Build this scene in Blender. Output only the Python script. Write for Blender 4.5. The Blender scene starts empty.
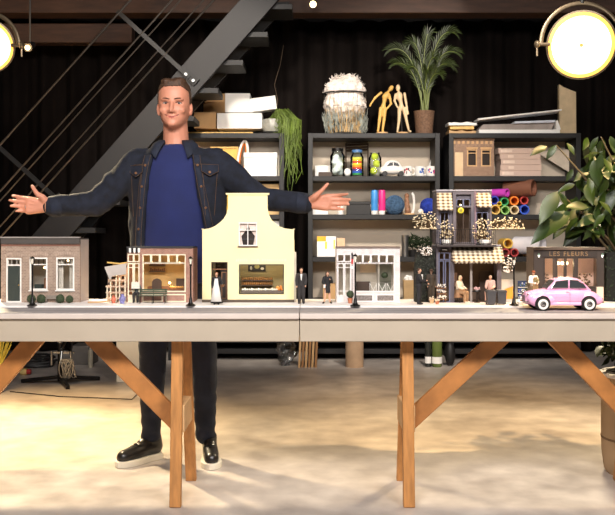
import bpy, bmesh, math, random
from mathutils import Vector, Matrix, noise
random.seed(7)
PI = math.pi
C = bpy.context.scene.collection
# camera constants: focal length in pixels, principal point, eye height (m)
F, CX, HY, CH = 850.0, 307.5, 235.0, 1.092
def WX(px, Y): return (px - CX) * Y / F
def WZ(py, Y): return CH - (py - HY) * Y / F
def lin(c):
    c = c / 255.0
    return c / 12.92 if c <= 0.04045 else ((c + 0.055) / 1.055) ** 2.4
def rgb(r, g, b): return (lin(r), lin(g), lin(b), 1.0)

# ------------------------------------------------------------------ materials
MATS = {}
def newmat(name):
    m = bpy.data.materials.new(name); m.use_nodes = True
    nt = m.node_tree
    return m, nt, nt.nodes['Principled BSDF']
def nd(nt, typ, **kw):
    n = nt.nodes.new(typ)
    for k, v in kw.items(): setattr(n, k, v)
    return n
def pm(name, c, rough=0.6, metal=0.0, var=0.12, scale=12.0, bump=0.0, bscale=None, stretch=(1, 1, 1), emit=0.0, spec=0.5, sheen=0.0, coat=0.0, c2=None, detail=4):
    if name in MATS: return MATS[name]
    m, nt, b = newmat(name)
    tc = nd(nt, 'ShaderNodeTexCoord'); mp = nd(nt, 'ShaderNodeMapping')
    mp.inputs['Scale'].default_value = stretch
    nt.links.new(tc.outputs['Object'], mp.inputs['Vector'])
    no = nd(nt, 'ShaderNodeTexNoise'); no.inputs['Scale'].default_value = scale; no.inputs['Detail'].default_value = detail
    nt.links.new(mp.outputs[0], no.inputs['Vector'])
    cr = nd(nt, 'ShaderNodeValToRGB')
    a = rgb(*c)
    lo = tuple(max(0, x * (1 - var)) for x in a[:3]) + (1,)
    hi = tuple(min(1, x * (1 + var)) for x in a[:3]) + (1,)
    if c2: lo, hi = rgb(*c2), a
    cr.color_ramp.elements[0].position = 0.32; cr.color_ramp.elements[0].color = lo
    cr.color_ramp.elements[1].position = 0.68; cr.color_ramp.elements[1].color = hi
    nt.links.new(no.outputs['Fac'], cr.inputs['Fac'])
    nt.links.new(cr.outputs['Color'], b.inputs['Base Color'])
    b.inputs['Roughness'].default_value = rough; b.inputs['Metallic'].default_value = metal
    b.inputs['Specular IOR Level'].default_value = spec
    b.inputs['Sheen Weight'].default_value = sheen; b.inputs['Coat Weight'].default_value = coat
    if emit:
        b.inputs['Emission Strength'].default_value = emit
        nt.links.new(cr.outputs['Color'], b.inputs['Emission Color'])
    if bump:
        bn = nd(nt, 'ShaderNodeTexNoise'); bn.inputs['Scale'].default_value = bscale or scale * 4
        nt.links.new(mp.outputs[0], bn.inputs['Vector'])
        bp = nd(nt, 'ShaderNodeBump'); bp.inputs['Strength'].default_value = bump; bp.inputs['Distance'].default_value = 0.01
        nt.links.new(bn.outputs['Fac'], bp.inputs['Height']); nt.links.new(bp.outputs[0], b.inputs['Normal'])
    MATS[name] = m
    return m
def brick(name, c1, c2, cm, scale, bw=0.5, rh=0.25, rough=0.85, ms=0.02):
    if name in MATS: return MATS[name]
    m, nt, b = newmat(name)
    tc = nd(nt, 'ShaderNodeTexCoord'); sp = nd(nt, 'ShaderNodeSeparateXYZ'); ad = nd(nt, 'ShaderNodeMath', operation='ADD'); cb = nd(nt, 'ShaderNodeCombineXYZ')
    nt.links.new(tc.outputs['Object'], sp.inputs[0])
    nt.links.new(sp.outputs['X'], ad.inputs[0]); nt.links.new(sp.outputs['Y'], ad.inputs[1])
    nt.links.new(ad.outputs[0], cb.inputs['X']); nt.links.new(sp.outputs['Z'], cb.inputs['Y'])
    t = nd(nt, 'ShaderNodeTexBrick'); t.inputs['Scale'].default_value = scale
    t.inputs['Color1'].default_value = rgb(*c1); t.inputs['Color2'].default_value = rgb(*c2); t.inputs['Mortar'].default_value = rgb(*cm)
    t.inputs['Mortar Size'].default_value = ms; t.inputs['Brick Width'].default_value = bw; t.inputs['Row Height'].default_value = rh
    nt.links.new(cb.outputs[0], t.inputs['Vector'])
    no = nd(nt, 'ShaderNodeTexNoise'); no.inputs['Scale'].default_value = 30
    nt.links.new(tc.outputs['Object'], no.inputs['Vector'])
    mx = nd(nt, 'ShaderNodeMixRGB', blend_type='OVERLAY'); mx.inputs['Fac'].default_value = 0.35
    nt.links.new(t.outputs['Color'], mx.inputs['Color1']); nt.links.new(no.outputs['Fac'], mx.inputs['Color2'])
    nt.links.new(mx.outputs[0], b.inputs['Base Color']); b.inputs['Roughness'].default_value = rough
    MATS[name] = m
    return m
def glass(name='window_glass', tint=(255, 255, 255), gloss=0.10, rough=0.02):
    if name in MATS: return MATS[name]
    m = bpy.data.materials.new(name); m.use_nodes = True; nt = m.node_tree
    nt.nodes.remove(nt.nodes['Principled BSDF'])
    out = nt.nodes['Material Output']
    tr = nd(nt, 'ShaderNodeBsdfTransparent'); tr.inputs[0].default_value = rgb(*tint)
    gl = nd(nt, 'ShaderNodeBsdfGlossy'); gl.inputs['Roughness'].default_value = rough
    lw = nd(nt, 'ShaderNodeLayerWeight'); lw.inputs['Blend'].default_value = gloss
    mx = nd(nt, 'ShaderNodeMixShader')
    nt.links.new(lw.outputs['Fresnel'], mx.inputs[0]); nt.links.new(tr.outputs[0], mx.inputs[1]); nt.links.new(gl.outputs[0], mx.inputs[2])
    nt.links.new(mx.outputs[0], out.inputs['Surface'])
    MATS[name] = m
    return m
def emis(name, c, s):
    if name in MATS: return MATS[name]
    m, nt, b = newmat(name)
    no = nd(nt, 'ShaderNodeTexNoise'); no.inputs['Scale'].default_value = 3
    b.inputs['Base Color'].default_value = rgb(*c); b.inputs['Emission Color'].default_value = rgb(*c); b.inputs['Emission Strength'].default_value = s
    MATS[name] = m
    return m
def stripes(name, c1, c2, fx, fz, rough=0.85, axis2='Z', duty=0.5, mix=0.5):
    """gingham: vertical stripes crossed by horizontal ones"""
    if name in MATS: return MATS[name]
    m, nt, b = newmat(name)
    tc = nd(nt, 'ShaderNodeTexCoord'); sp = nd(nt, 'ShaderNodeSeparateXYZ'); nt.links.new(tc.outputs['Object'], sp.inputs[0])
    outs = []
    for ax, f in (('X', fx), (axis2, fz)):
        mu = nd(nt, 'ShaderNodeMath', operation='MULTIPLY'); mu.inputs[1].default_value = f
        fr = nd(nt, 'ShaderNodeMath', operation='FRACT'); gt = nd(nt, 'ShaderNodeMath', operation='GREATER_THAN'); gt.inputs[1].default_value = duty
        nt.links.new(sp.outputs[ax], mu.inputs[0]); nt.links.new(mu.outputs[0], fr.inputs[0]); nt.links.new(fr.outputs[0], gt.inputs[0])
        outs.append(gt)
    s2 = nd(nt, 'ShaderNodeMath', operation='MULTIPLY'); s2.inputs[1].default_value = mix; nt.links.new(outs[1].outputs[0], s2.inputs[0])
    s1 = nd(nt, 'ShaderNodeMath', operation='MULTIPLY'); s1.inputs[1].default_value = 1 - mix; nt.links.new(outs[0].outputs[0], s1.inputs[0])
    su = nd(nt, 'ShaderNodeMath', operation='ADD'); nt.links.new(s1.outputs[0], su.inputs[0]); nt.links.new(s2.outputs[0], su.inputs[1])
    mx = nd(nt, 'ShaderNodeMixRGB'); mx.inputs['Color1'].default_value = rgb(*c1); mx.inputs['Color2'].default_value = rgb(*c2)
    nt.links.new(su.outputs[0], mx.inputs['Fac']); nt.links.new(mx.outputs[0], b.inputs['Base Color']); b.inputs['Roughness'].default_value = rough
    MATS[name] = m
    return m

# ------------------------------------------------------------------ mesh builder
class MB:
    def __init__(self): self.bm = bmesh.new(); self.mi = 0
    def _f(self, vs):
        try:
            f = self.bm.faces.new(vs); f.material_index = self.mi; return f
        except ValueError: return None
    def v(self, p): return self.bm.verts.new(p)
    def box(self, x0, x1, y0, y1, z0, z1, M=None):
        P = [Vector((x, y, z)) for x in (x0, x1) for y in (y0, y1) for z in (z0, z1)]
        if M is not None: P = [M @ p for p in P]
        V = [self.v(p) for p in P]
        for q in ((0, 1, 3, 2), (4, 6, 7, 5), (0, 4, 5, 1), (2, 3, 7, 6), (0, 2, 6, 4), (1, 5, 7, 3)): self._f([V[i] for i in q])
        return self
    def beam(self, p0, p1, w, h, up=(0, 0, 1)):
        p0, p1 = Vector(p0), Vector(p1); d = (p1 - p0); L = d.length; d.normalize()
        u = Vector(up); s = d.cross(u)
        if s.length < 1e-4: s = d.cross(Vector((1, 0, 0)))
        s.normalize(); u = s.cross(d)
        M = Matrix((s, d, u)).transposed().to_4x4(); M.translation = p0
        return self.box(-w / 2, w / 2, 0, L, -h / 2, h / 2, M)
    def loft(self, rings, cap=True, closed=True):
        R = [[self.v(p) for p in r] for r in rings]
        n = len(R[0])
        for a, b in zip(R, R[1:]):
            for i in range(n if closed else n - 1):
                j = (i + 1) % n
                self._f([a[i], a[j], b[j], b[i]])
        if cap and closed:
            self._f(list(reversed(R[0]))); self._f(R[-1])
        return self
    def tube(self, pts, r, n=8, cap=True, flat=1.0):
        pts = [Vector(p) for p in pts]
        rs = r if isinstance(r, (list, tuple)) else [r] * len(pts)
        rings = []; prev = None
        for i, p in enumerate(pts):
            d = (pts[min(i + 1, len(pts) - 1)] - pts[max(i - 1, 0)])
            if d.length < 1e-9: d = Vector((0, 0, 1))
            d.normalize()
            if prev is None:
                a = Vector((0, 0, 1)) if abs(d.z) < 0.9 else Vector((1, 0, 0))
                s = d.cross(a).normalized()
            else:
                s = (prev - d * prev.dot(d))
                s = s.normalized() if s.length > 1e-6 else d.orthogonal().normalized()
            prev = s; t = d.cross(s)
            rings.append([p + (s * math.cos(2 * PI * k / n) + t * math.sin(2 * PI * k / n) * flat) * rs[i] for k in range(n)])
        return self.loft(rings, cap)
    def cyl(self, p0, p1, r0, r1=None, n=16): return self.tube([p0, p1], [r0, r0 if r1 is None else r1], n)
    def ell(self, c, r, n=16, m=10, M=None):
        c = Vector(c); r = (r, r, r) if not isinstance(r, (tuple, list)) else r
        rings = []
        for j in range(m + 1):
            t = PI * j / m; s = max(math.sin(t), 1e-3)
            ring = []
            for i in range(n):
                a = 2 * PI * i / n
                p = Vector((r[0] * s * math.cos(a), r[1] * s * math.sin(a), -r[2] * math.cos(t)))
                if M is not None: p = M @ p
                ring.append(c + p)
            rings.append(ring)
        return self.loft(rings)
    def cap(self, p0, p1, r0, r1, n=14):
        self.tube([p0, p1], [r0, r1], n); self.ell(p0, r0, n, 8); self.ell(p1, r1, n, 8); return self
    def chain(self, pts, rs, n=14):
        for i in range(len(pts) - 1): self.cap(pts[i], pts[i + 1], rs[i], rs[i + 1], n)
        return self
    def lathe(self, prof, c=(0, 0, 0), n=24, cap=True, sx=1.0, sy=1.0):
        c = Vector(c)
        return self.loft([[c + Vector((r * sx * math.cos(2 * PI * k / n), r * sy * math.sin(2 * PI * k / n), z)) for k in range(n)] for r, z in prof], cap)
    def prism(self, poly, y0, y1):
        a = [self.v((x, y0, z)) for x, z in poly]; b = [self.v((x, y1, z)) for x, z in poly]
        self._f(a); self._f(list(reversed(b)))
        for i in range(len(poly)):
            j = (i + 1) % len(poly); self._f([a[j], a[i], b[i], b[j]])
        return self
    def prismz(self, poly, z0, z1):
        a = [self.v((x, y, z0)) for x, y in poly]; b = [self.v((x, y, z1)) for x, y in poly]
        self._f(list(reversed(a))); self._f(b)
        for i in range(len(poly)):
            j = (i + 1) % len(poly); self._f([a[i], a[j], b[j], b[i]])
        return self
    def quad(self, *ps): self._f([self.v(p) for p in ps]); return self
    def facade(self, x0, x1, z0, z1, y0, y1, holes):
        xs = sorted({x0, x1, *[h[0] for h in holes], *[h[1] for h in holes]})
        zs = sorted({z0, z1, *[h[2] for h in holes], *[h[3] for h in holes]})
        for a, b in zip(xs, xs[1:]):
            run = None
            for c, d in zip(zs, zs[1:]):
                mx, mz = (a + b) / 2, (c + d) / 2
                solid = not any(h[0] < mx < h[1] and h[2] < mz < h[3] for h in holes)
                if solid: run = [run[0], d] if run else [c, d]
                if (not solid or d == zs[-1]) and run: self.box(a, b, y0, y1, run[0], run[1]); run = None
        return self
    def frame(self, x0, x1, z0, z1, y0, y1, t, bx=(), bz=(), tb=None):
        """rectangular frame with bars at bx / bz"""
        tb = tb or t * 0.7
        self.box(x0, x0 + t, y0, y1, z0, z1); self.box(x1 - t, x1, y0, y1, z0, z1)
        self.box(x0 + t, x1 - t, y0, y1, z0, z0 + t); self.box(x0 + t, x1 - t, y0, y1, z1 - t, z1)
        for x in bx: self.box(x - tb / 2, x + tb / 2, y0, y1, z0 + t, z1 - t)
        for z in bz: self.box(x0 + t, x1 - t, y0 + 0.0002, y1 - 0.0002, z - tb / 2, z + tb / 2)
        return self
    def remesh(self, voxel, smooth=3, fac=0.5):
        me = bpy.data.meshes.new('tmp'); self.bm.to_mesh(me); self.bm.free()
        o = bpy.data.objects.new('tmp', me); C.objects.link(o)
        r = o.modifiers.new('r', 'REMESH'); r.mode = 'VOXEL'; r.voxel_size = voxel
        if smooth:
            s = o.modifiers.new('s', 'SMOOTH'); s.factor = fac; s.iterations = smooth
        dg = bpy.context.evaluated_depsgraph_get(); dg.update()
        ev = o.evaluated_get(dg); m2 = bpy.data.meshes.new_from_object(ev)
        self.bm = bmesh.new(); self.bm.from_mesh(m2)
        bpy.data.objects.remove(o); bpy.data.meshes.remove(me); bpy.data.meshes.remove(m2)
        for f in self.bm.faces: f.material_index = self.mi
        return self
    def build(self, name, mat, parent=None, loc=None, smooth=None, bev=0, rz=0, angle=40, norm=True):
        if norm: bmesh.ops.recalc_face_normals(self.bm, faces=self.bm.faces[:])
        me = bpy.data.meshes.new(name); self.bm.to_mesh(me); self.bm.free()
        for m in (mat if isinstance(mat, (list, tuple)) else [mat]): me.materials.append(m)
        o = bpy.data.objects.new(name, me); C.objects.link(o)
        if parent is not None: o.parent = parent
        if loc is not None: o.location = loc
        if rz: o.rotation_euler.z = rz
        if bev:
            b = o.modifiers.new('bevel', 'BEVEL'); b.width = bev; b.segments = 2; b.limit_method = 'ANGLE'; b.angle_limit = math.radians(50)
        if smooth is not False:
            me.shade_smooth()
            if smooth != 'all': me.set_sharp_from_angle(angle=math.radians(angle))
        return o
def tag(o, label, cat, group=None):
    o['label'] = label; o['category'] = cat
    if group: o['group'] = group
    return o
def thing(name, label, cat, loc=(0, 0, 0), rz=0, group=None):
    o = bpy.data.objects.new(name, None); C.objects.link(o); o.empty_display_size = 0.05
    o.location = loc; o.rotation_euler.z = rz
    return tag(o, label, cat, group)
def struct(o): o['kind'] = 'structure'; return o
def copy_tree(o, parent=None):
    c = o.copy(); C.objects.link(c)
    if parent is not None: c.parent = parent
    for ch in list(o.children): copy_tree(ch, c)
    return c
def text_obj(name, body, size, mat, parent, loc, extrude=0.001, align='CENTER'):
    cu = bpy.data.curves.new('t', 'FONT'); cu.body = body; cu.size = size; cu.extrude = extrude; cu.align_x = align; cu.align_y = 'CENTER'; cu.space_character = 1.25
    t = bpy.data.objects.new('t', cu); C.objects.link(t)
    dg = bpy.context.evaluated_depsgraph_get(); dg.update()
    me = bpy.data.meshes.new_from_object(t.evaluated_get(dg)); bpy.data.objects.remove(t)
    me.materials.clear(); me.materials.append(mat)
    o = bpy.data.objects.new(name, me); C.objects.link(o); o.parent = parent; o.location = loc; o.rotation_euler.x = PI / 2
    return o
def R(a, ax): return Matrix.Rotation(a, 3, ax)
def light(name, typ, loc, target, energy, color, size=0.2, spot=60, blend=0.6, size_y=None):
    d = bpy.data.lights.new(name, typ); d.energy = energy; d.color = color
    if typ == 'AREA':
        d.size = size
        if size_y: d.shape = 'RECTANGLE'; d.size_y = size_y
    else: d.shadow_soft_size = size
    if typ == 'SPOT': d.spot_size = math.radians(spot); d.spot_blend = blend
    o = bpy.data.objects.new(name, d); C.objects.link(o); o.location = loc
    if target is not None:
        o.rotation_euler = (Vector(target) - Vector(loc)).to_track_quat('-Z', 'Y').to_euler()
    return o
# ------------------------------------------------------------------ shared materials
BLACK = pm('matte_black', (22, 20, 20), 0.55)
IRON = pm('black_iron', (30, 28, 28), 0.4, 0.6)
WHITE = pm('white_paint', (236, 232, 226), 0.5, var=0.04)
PAPER = pm('white_paper', (240, 238, 234), 0.8, var=0.03)
CARD = pm('cardboard', (188, 150, 104), 0.85, var=0.1, scale=6)
PINE = pm('pine_wood', (182, 126, 70), 0.55, var=0.22, scale=9, stretch=(6, 6, 0.7), bump=0.05)
PINEX = pm('pine_wood_brace', (170, 112, 58), 0.55, var=0.22, scale=9, stretch=(1.2, 6, 1.2), bump=0.05)
PALEW = pm('pale_sawn_wood', (205, 165, 118), 0.7, var=0.15, scale=10)
GOLDW = pm('golden_wood', (222, 178, 96), 0.5, var=0.12, scale=8, stretch=(4, 4, 1))
STEEL = pm('grey_steel', (150, 150, 150), 0.3, 0.9)
GLASS = glass()
JARG = glass('jar_glass', (245, 250, 250), 0.22, 0.03)
LEAF = pm('leaf_green', (58, 84, 30), 0.35, var=0.4, scale=9)
LEAFD = pm('hedge_green', (38, 52, 26), 0.7, var=0.4, scale=60)

# ------------------------------------------------------------------ room
def floor_mat():
    m, nt, b = newmat('polished_concrete')
    tc = nd(nt, 'ShaderNodeTexCoord')
    n1 = nd(nt, 'ShaderNodeTexNoise'); n1.inputs['Scale'].default_value = 1.3; n1.inputs['Detail'].default_value = 6
    n2 = nd(nt, 'ShaderNodeTexNoise'); n2.inputs['Scale'].default_value = 7; n2.inputs['Detail'].default_value = 8
    for n in (n1, n2): nt.links.new(tc.outputs['Object'], n.inputs['Vector'])
    ad = nd(nt, 'ShaderNodeMixRGB'); ad.inputs['Fac'].default_value = 0.4
    nt.links.new(n1.outputs['Fac'], ad.inputs['Color1']); nt.links.new(n2.outputs['Fac'], ad.inputs['Color2'])
    cr = nd(nt, 'ShaderNodeValToRGB')
    cr.color_ramp.elements[0].position = 0.35; cr.color_ramp.elements[0].color = rgb(152, 142, 135)
    cr.color_ramp.elements[1].position = 0.66; cr.color_ramp.elements[1].color = rgb(214, 204, 194)
    nt.links.new(ad.outputs[0], cr.inputs['Fac']); nt.links.new(cr.outputs[0], b.inputs['Base Color'])
    rr = nd(nt, 'ShaderNodeMapRange'); rr.inputs['To Min'].default_value = 0.28; rr.inputs['To Max'].default_value = 0.46
    nt.links.new(n2.outputs['Fac'], rr.inputs['Value']); nt.links.new(rr.outputs[0], b.inputs['Roughness'])
    bp = nd(nt, 'ShaderNodeBump'); bp.inputs['Strength'].default_value = 0.05; bp.inputs['Distance'].default_value = 0.004
    nt.links.new(n1.outputs['Fac'], bp.inputs['Height']); nt.links.new(bp.outputs[0], b.inputs['Normal'])
    return m
mb = MB().box(-5, 5, -1.5, 8.3, -0.1, 0); struct(mb.build('floor', floor_mat()))
WALLM = pm('dark_wall', (20, 16, 16), 0.9)
struct(MB().box(-5, 5, 8.2, 8.3, 0, 3.6).build('wall_back', WALLM))
struct(MB().box(-5.1, -5, -1.5, 8.3, 0, 3.6).build('wall_left', WALLM))
struct(MB().box(5, 5.1, -1.5, 8.3, 0, 3.6).build('wall_right', WALLM))
CEILW = pm('dark_ceiling_wood', (62, 40, 28), 0.7, var=0.3, scale=5, stretch=(1, 6, 6))
struct(MB().box(-5, 5, -1.5, 8.3, 3.5, 3.6).build('ceiling', CEILW))
# beams
struct(MB().box(-5, 5, 7.3, 7.5, 3.0, 3.17).build('trim_1', CEILW, bev=0.008))
mb = MB()
for x in (-2.35, -1.2, 0.1, 1.35, 2.6): mb.box(x - 0.06, x + 0.06, 4.6, 7.9, 3.18, 3.46)
struct(mb.build('trim_2', CEILW, bev=0.008))
struct(MB().box(-5, -1.55, 7.5, 7.64, 2.79, 2.96).build('trim_3', CEILW, bev=0.008))

# black curtain with folds
mb = MB(); pts = []
n = 520
for i in range(n + 1):
    x = -4.6 + 9.2 * i / n
    y = 7.98 + 0.045 * math.sin(x * 21) + 0.02 * math.sin(x * 47 + 1) + 0.02 * math.sin(x * 6.3)
    pts.append((x, y))
for z0, z1 in ((0.02, 1.2), (1.2, 3.1)):
    for (a, b) in zip(pts, pts[1:]):
        mb.quad((a[0], a[1], z0), (b[0], b[1], z0), (b[0], b[1], z1), (a[0], a[1], z1))
bmesh.ops.remove_doubles(mb.bm, verts=mb.bm.verts[:], dist=1e-5)
CURT = pm('black_curtain_cloth', (22, 17, 15), 0.85, var=0.25, scale=3, spec=0.1)
o = mb.build('curtain', CURT, smooth='all'); so = o.modifiers.new('thickness', 'SOLIDIFY'); so.thickness = 0.006
tag(o, 'black floor-length curtain hanging in folds behind the shelves', 'curtain')

# ------------------------------------------------------------------ steel staircase (top left)
SY = 6.88
st = thing('staircase', 'dark grey steel staircase rising diagonally behind the man with rod railing', 'staircase', (WX(-84, SY), SY, 0))
def Q(px, py, dy=0): return Vector((WX(px, SY) - st.location.x, dy, WZ(py, SY)))
STEELD = pm('painted_dark_steel', (28, 26, 27), 0.6, 0.0, var=0.1, scale=4)
STEELB = pm('black_steel', (20, 19, 19), 0.6, 0.0)
def sx(py, x0=239.5): return x0 - py / 1.136
mb = MB(); y0, y1 = -12, 367
mb.prism([(Q(sx(y0), y0).x, Q(0, y0).z), (Q(sx(y0, 278), y0).x, Q(0, y0).z), (Q(sx(y1, 278), y1).x, Q(0, y1).z), (Q(sx(y1), y1).x, Q(0, y1).z)], 0, 0.05)
mb.build('stringer', STEELD, st, bev=0.004)
mb = MB()
mb.prism([(Q(sx(y0), y0).x, Q(0, y0).z), (Q(sx(y0, 278), y0).x, Q(0, y0).z), (Q(sx(y1, 278), y1).x, Q(0, y1).z), (Q(sx(y1), y1).x, Q(0, y1).z)], 0.41, 0.45)
mb.build('stringer', STEELB, st)
for k in range(13):
    py = 2 + k * 28.2
    p = Q(sx(py, 262), py)
    MB().box(p.x - 0.02, p.x + 0.26, 0.05, 0.41, p.z - 0.045, p.z).build('tread', STEELB, st, bev=0.003)
def rod(a, b, r, name, mat=STEELB, dy=0.02):
    MB().tube([Q(*a, dy), Q(*b, dy)], r, 8).build(name, mat, st)
RODM = pm('shiny_rod_steel', (96, 90, 84), 0.28, 0.9)
for x0, r in ((130, 0.010), (171.5, 0.008), (180, 0.006), (203, 0.006), (213, 0.008)):
    rod((x0 + 12, -11), (x0 - 330 / 1.12, 330), r, 'railing_rod', RODM, -0.03)
for (a, b) in (((118, 12), (190, 78)), ((-10, 138), (62, 203)), ((-138, 262), (-66, 327))):
    t = (Q(*b) - Q(*a)).normalized()
    MB().beam(Q(*a, -0.03), Q(*b, -0.03), 0.035, 0.012, (0, 1, 0)).build('railing_post', STEELB, st)
    pl = MB().beam(Q(b[0] - 6, b[1] - 7, -0.012), Q(b[0] + 7, b[1] + 5, -0.012), 0.07, 0.02, (0, 1, 0)).build('fixing_plate', STEELB, st)
    for du in (-3.5, 4):
        q = Q(b[0] + du, b[1] + du * 0.85, -0.024)
        MB().cyl(q, q + Vector((0, -0.02, 0)), 0.012, n=8).build('bolt', STEEL, pl)

# ------------------------------------------------------------------ shelving units
SHY, SHB = 7.40, 7.72
ROWS = [133, 176, 214.5, 257, 300, 338]
ST = [WZ(p, SHY) for p in ROWS]
UNITM = pm('charcoal_shelf_board', (14, 13, 14), 0.55, var=0.1, scale=6)
BACKM = pm('pale_grey_shelf_back', (196, 182, 164), 0.8, var=0.06, scale=3)
def shelf_unit(px0, px1, label):
    x0, x1 = WX(px0, SHY), WX(px1, SHY); w = x1 - x0
    t = thing('shelving_unit', label, 'shelf', ((x0 + x1) / 2, SHY, 0), 0, 'open charcoal shelving units by the curtain')
    T = 0.042; D = SHB - SHY
    for s in (-1, 1):
        a, b = sorted((s * w / 2, s * (w / 2 - T)))
        MB().box(a, b, 0, D, 0, ST[0]).build('side_panel', UNITM, t, bev=0.002)
    for i, z in enumerate(ST + [0.1]):
        MB().box(-w / 2 + T, w / 2 - T, 0.001, D, z - 0.042, z - (0.0005 if i == 0 else 0)).build('shelf_board', UNITM, t, bev=0.002)
    MB().box(-w / 2 + T, w / 2 - T, D, D + 0.008, ST[4] - 0.04, ST[0]).build('back_panel', BACKM, t)
    MB().box(-w / 2 + T, w / 2 - T, D, D + 0.008, 0, ST[4] - 0.041).build('lower_back_panel', BLACK, t)
    return t
shelf_unit(168, 284, 'charcoal open shelving unit behind the man, partly hidden by him')
shelf_unit(308, 440, 'charcoal open shelving unit with jars and yarn balls, middle of three')
shelf_unit(449, 581, 'charcoal open shelving unit with coloured paper rolls, rightmost of three')

# ------------------------------------------------------------------ spotlights
LENS = emis('lamp_lens', (255, 240, 196), 4.0)
GLOWR = emis('lamp_reflector_rim', (255, 196, 84), 1.3)
RINGM = pm('lamp_housing_metal', (120, 105, 84), 0.35, 0.7)
def studio_lamp(px, py, Y, rad, label, tgt):
    X, Z = WX(px, Y), WZ(py, Y)
    t = thing('studio_lamp', label, 'lamp', (X, Y, Z), 0, 'round studio lamps hung from the ceiling')
    d = (Vector(tgt) - Vector((X, Y, Z))).normalized()
    d = Vector((d.x * 0.55, d.y, d.z * 0.5)).normalized()
    M = Vector((0, 0, 1)).rotation_difference(d).to_matrix()
    def ax(r, z): return (r, z)
    def L(prof, n=40, cap=True):
        m = MB(); m.loft([[M @ Vector((r * math.cos(2 * PI * k / n), r * math.sin(2 * PI * k / n), z)) for k in range(n)] for r, z in prof], cap); return m
    L([(rad * 0.3, -0.26), (rad * 0.6, -0.25), (rad * 0.85, -0.17), (rad * 1.0, -0.05), (rad * 1.06, 0.0), (rad * 1.06, 0.03), (rad * 0.98, 0.032), (rad * 0.97, -0.02), (rad * 0.3, -0.03)]).build('housing', RINGM, t)
    L([(rad * 1.0, 0.0325), (rad * 0.985, 0.036), (rad * 0.9, 0.0355), (rad * 0.885, 0.022), (rad * 0.95, -0.01), (rad * 1.0, 0.0325)], cap=False).build('reflector_rim', GLOWR, t)
    L([(rad * 0.96, -0.015), (rad * 0.9, 0.006), (rad * 0.6, 0.018), (rad * 0.2, 0.022), (0.001, 0.022)]).build('lens', LENS, t)
    L([(rad * 0.06, 0.02), (rad * 0.06, 0.03), (0.001, 0.03)], 12).build('bulb_cap', GOLDW, t)
    pts = []
    for k in range(25):
        a = PI * k / 24
        pts.append((rad * 1.28 * math.cos(a), -0.02, rad * 1.28 * math.sin(a) * 1.0))
    MB().tube(pts, 0.009, 8, flat=1.6).build('yoke', RINGM, t)
    MB().cyl((0, -0.02, rad * 1.28), (0, -0.02, 3.5 - Z), 0.014, n=10).build('hanging_pole', BLACK, t)
    for s in (-1, 1):
        kb = MB().cyl((s * rad * 1.0, -0.02, 0), (s * rad * 1.36, -0.02, 0), 0.012, n=10)
        kb.ell((s * rad * 1.4, -0.02, 0), (0.02, 0.025, 0.025), 10, 6); kb.cyl((s * rad * 1.4, -0.02, 0), (s * rad * 1.4, -0.02, -0.075), 0.007, n=8)
        kb.build('pivot_knob', RINGM, t)
    return Vector((X, Y, Z)) + d * 0.06
lampR = studio_lamp(581, 45, 5.5, 0.207, 'glowing round studio lamp hanging upper right, seen whole', (0.4, 2.2, 0.6))
lampL = studio_lamp(-13, 46, 5.5, 0.165, 'glowing round studio lamp at upper left edge, half cut off', (-0.6, 2.2, 0.6))
# small ceiling spots
for (px, py, lab) in ((313, 4, 'small lit ceiling spotlight over the gap between shelves'), (30, 47, 'tiny lit spotlight beside the left studio lamp')):
    Y = 7.0 if px > 100 else 6.2
    t = thing('ceiling_spot', lab, 'spotlight', (WX(px, Y), Y, WZ(py, Y)))
    z = 3.5 - t.location.z
    MB().cyl((0, 0, 0.03), (0, 0, z), 0.008, n=8).build('stem', BLACK, t)
    MB().cyl((0, -0.05, -0.015), (0, 0.06, 0.03), 0.032, 0.024, 14).build('housing', BLACK, t)
    MB().cyl((0, -0.052, -0.016), (0, -0.058, -0.018), 0.027 if px > 100 else 0.018, n=14).build('lens', emis('spot_lens', (255, 226, 170), 6), t)
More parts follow.
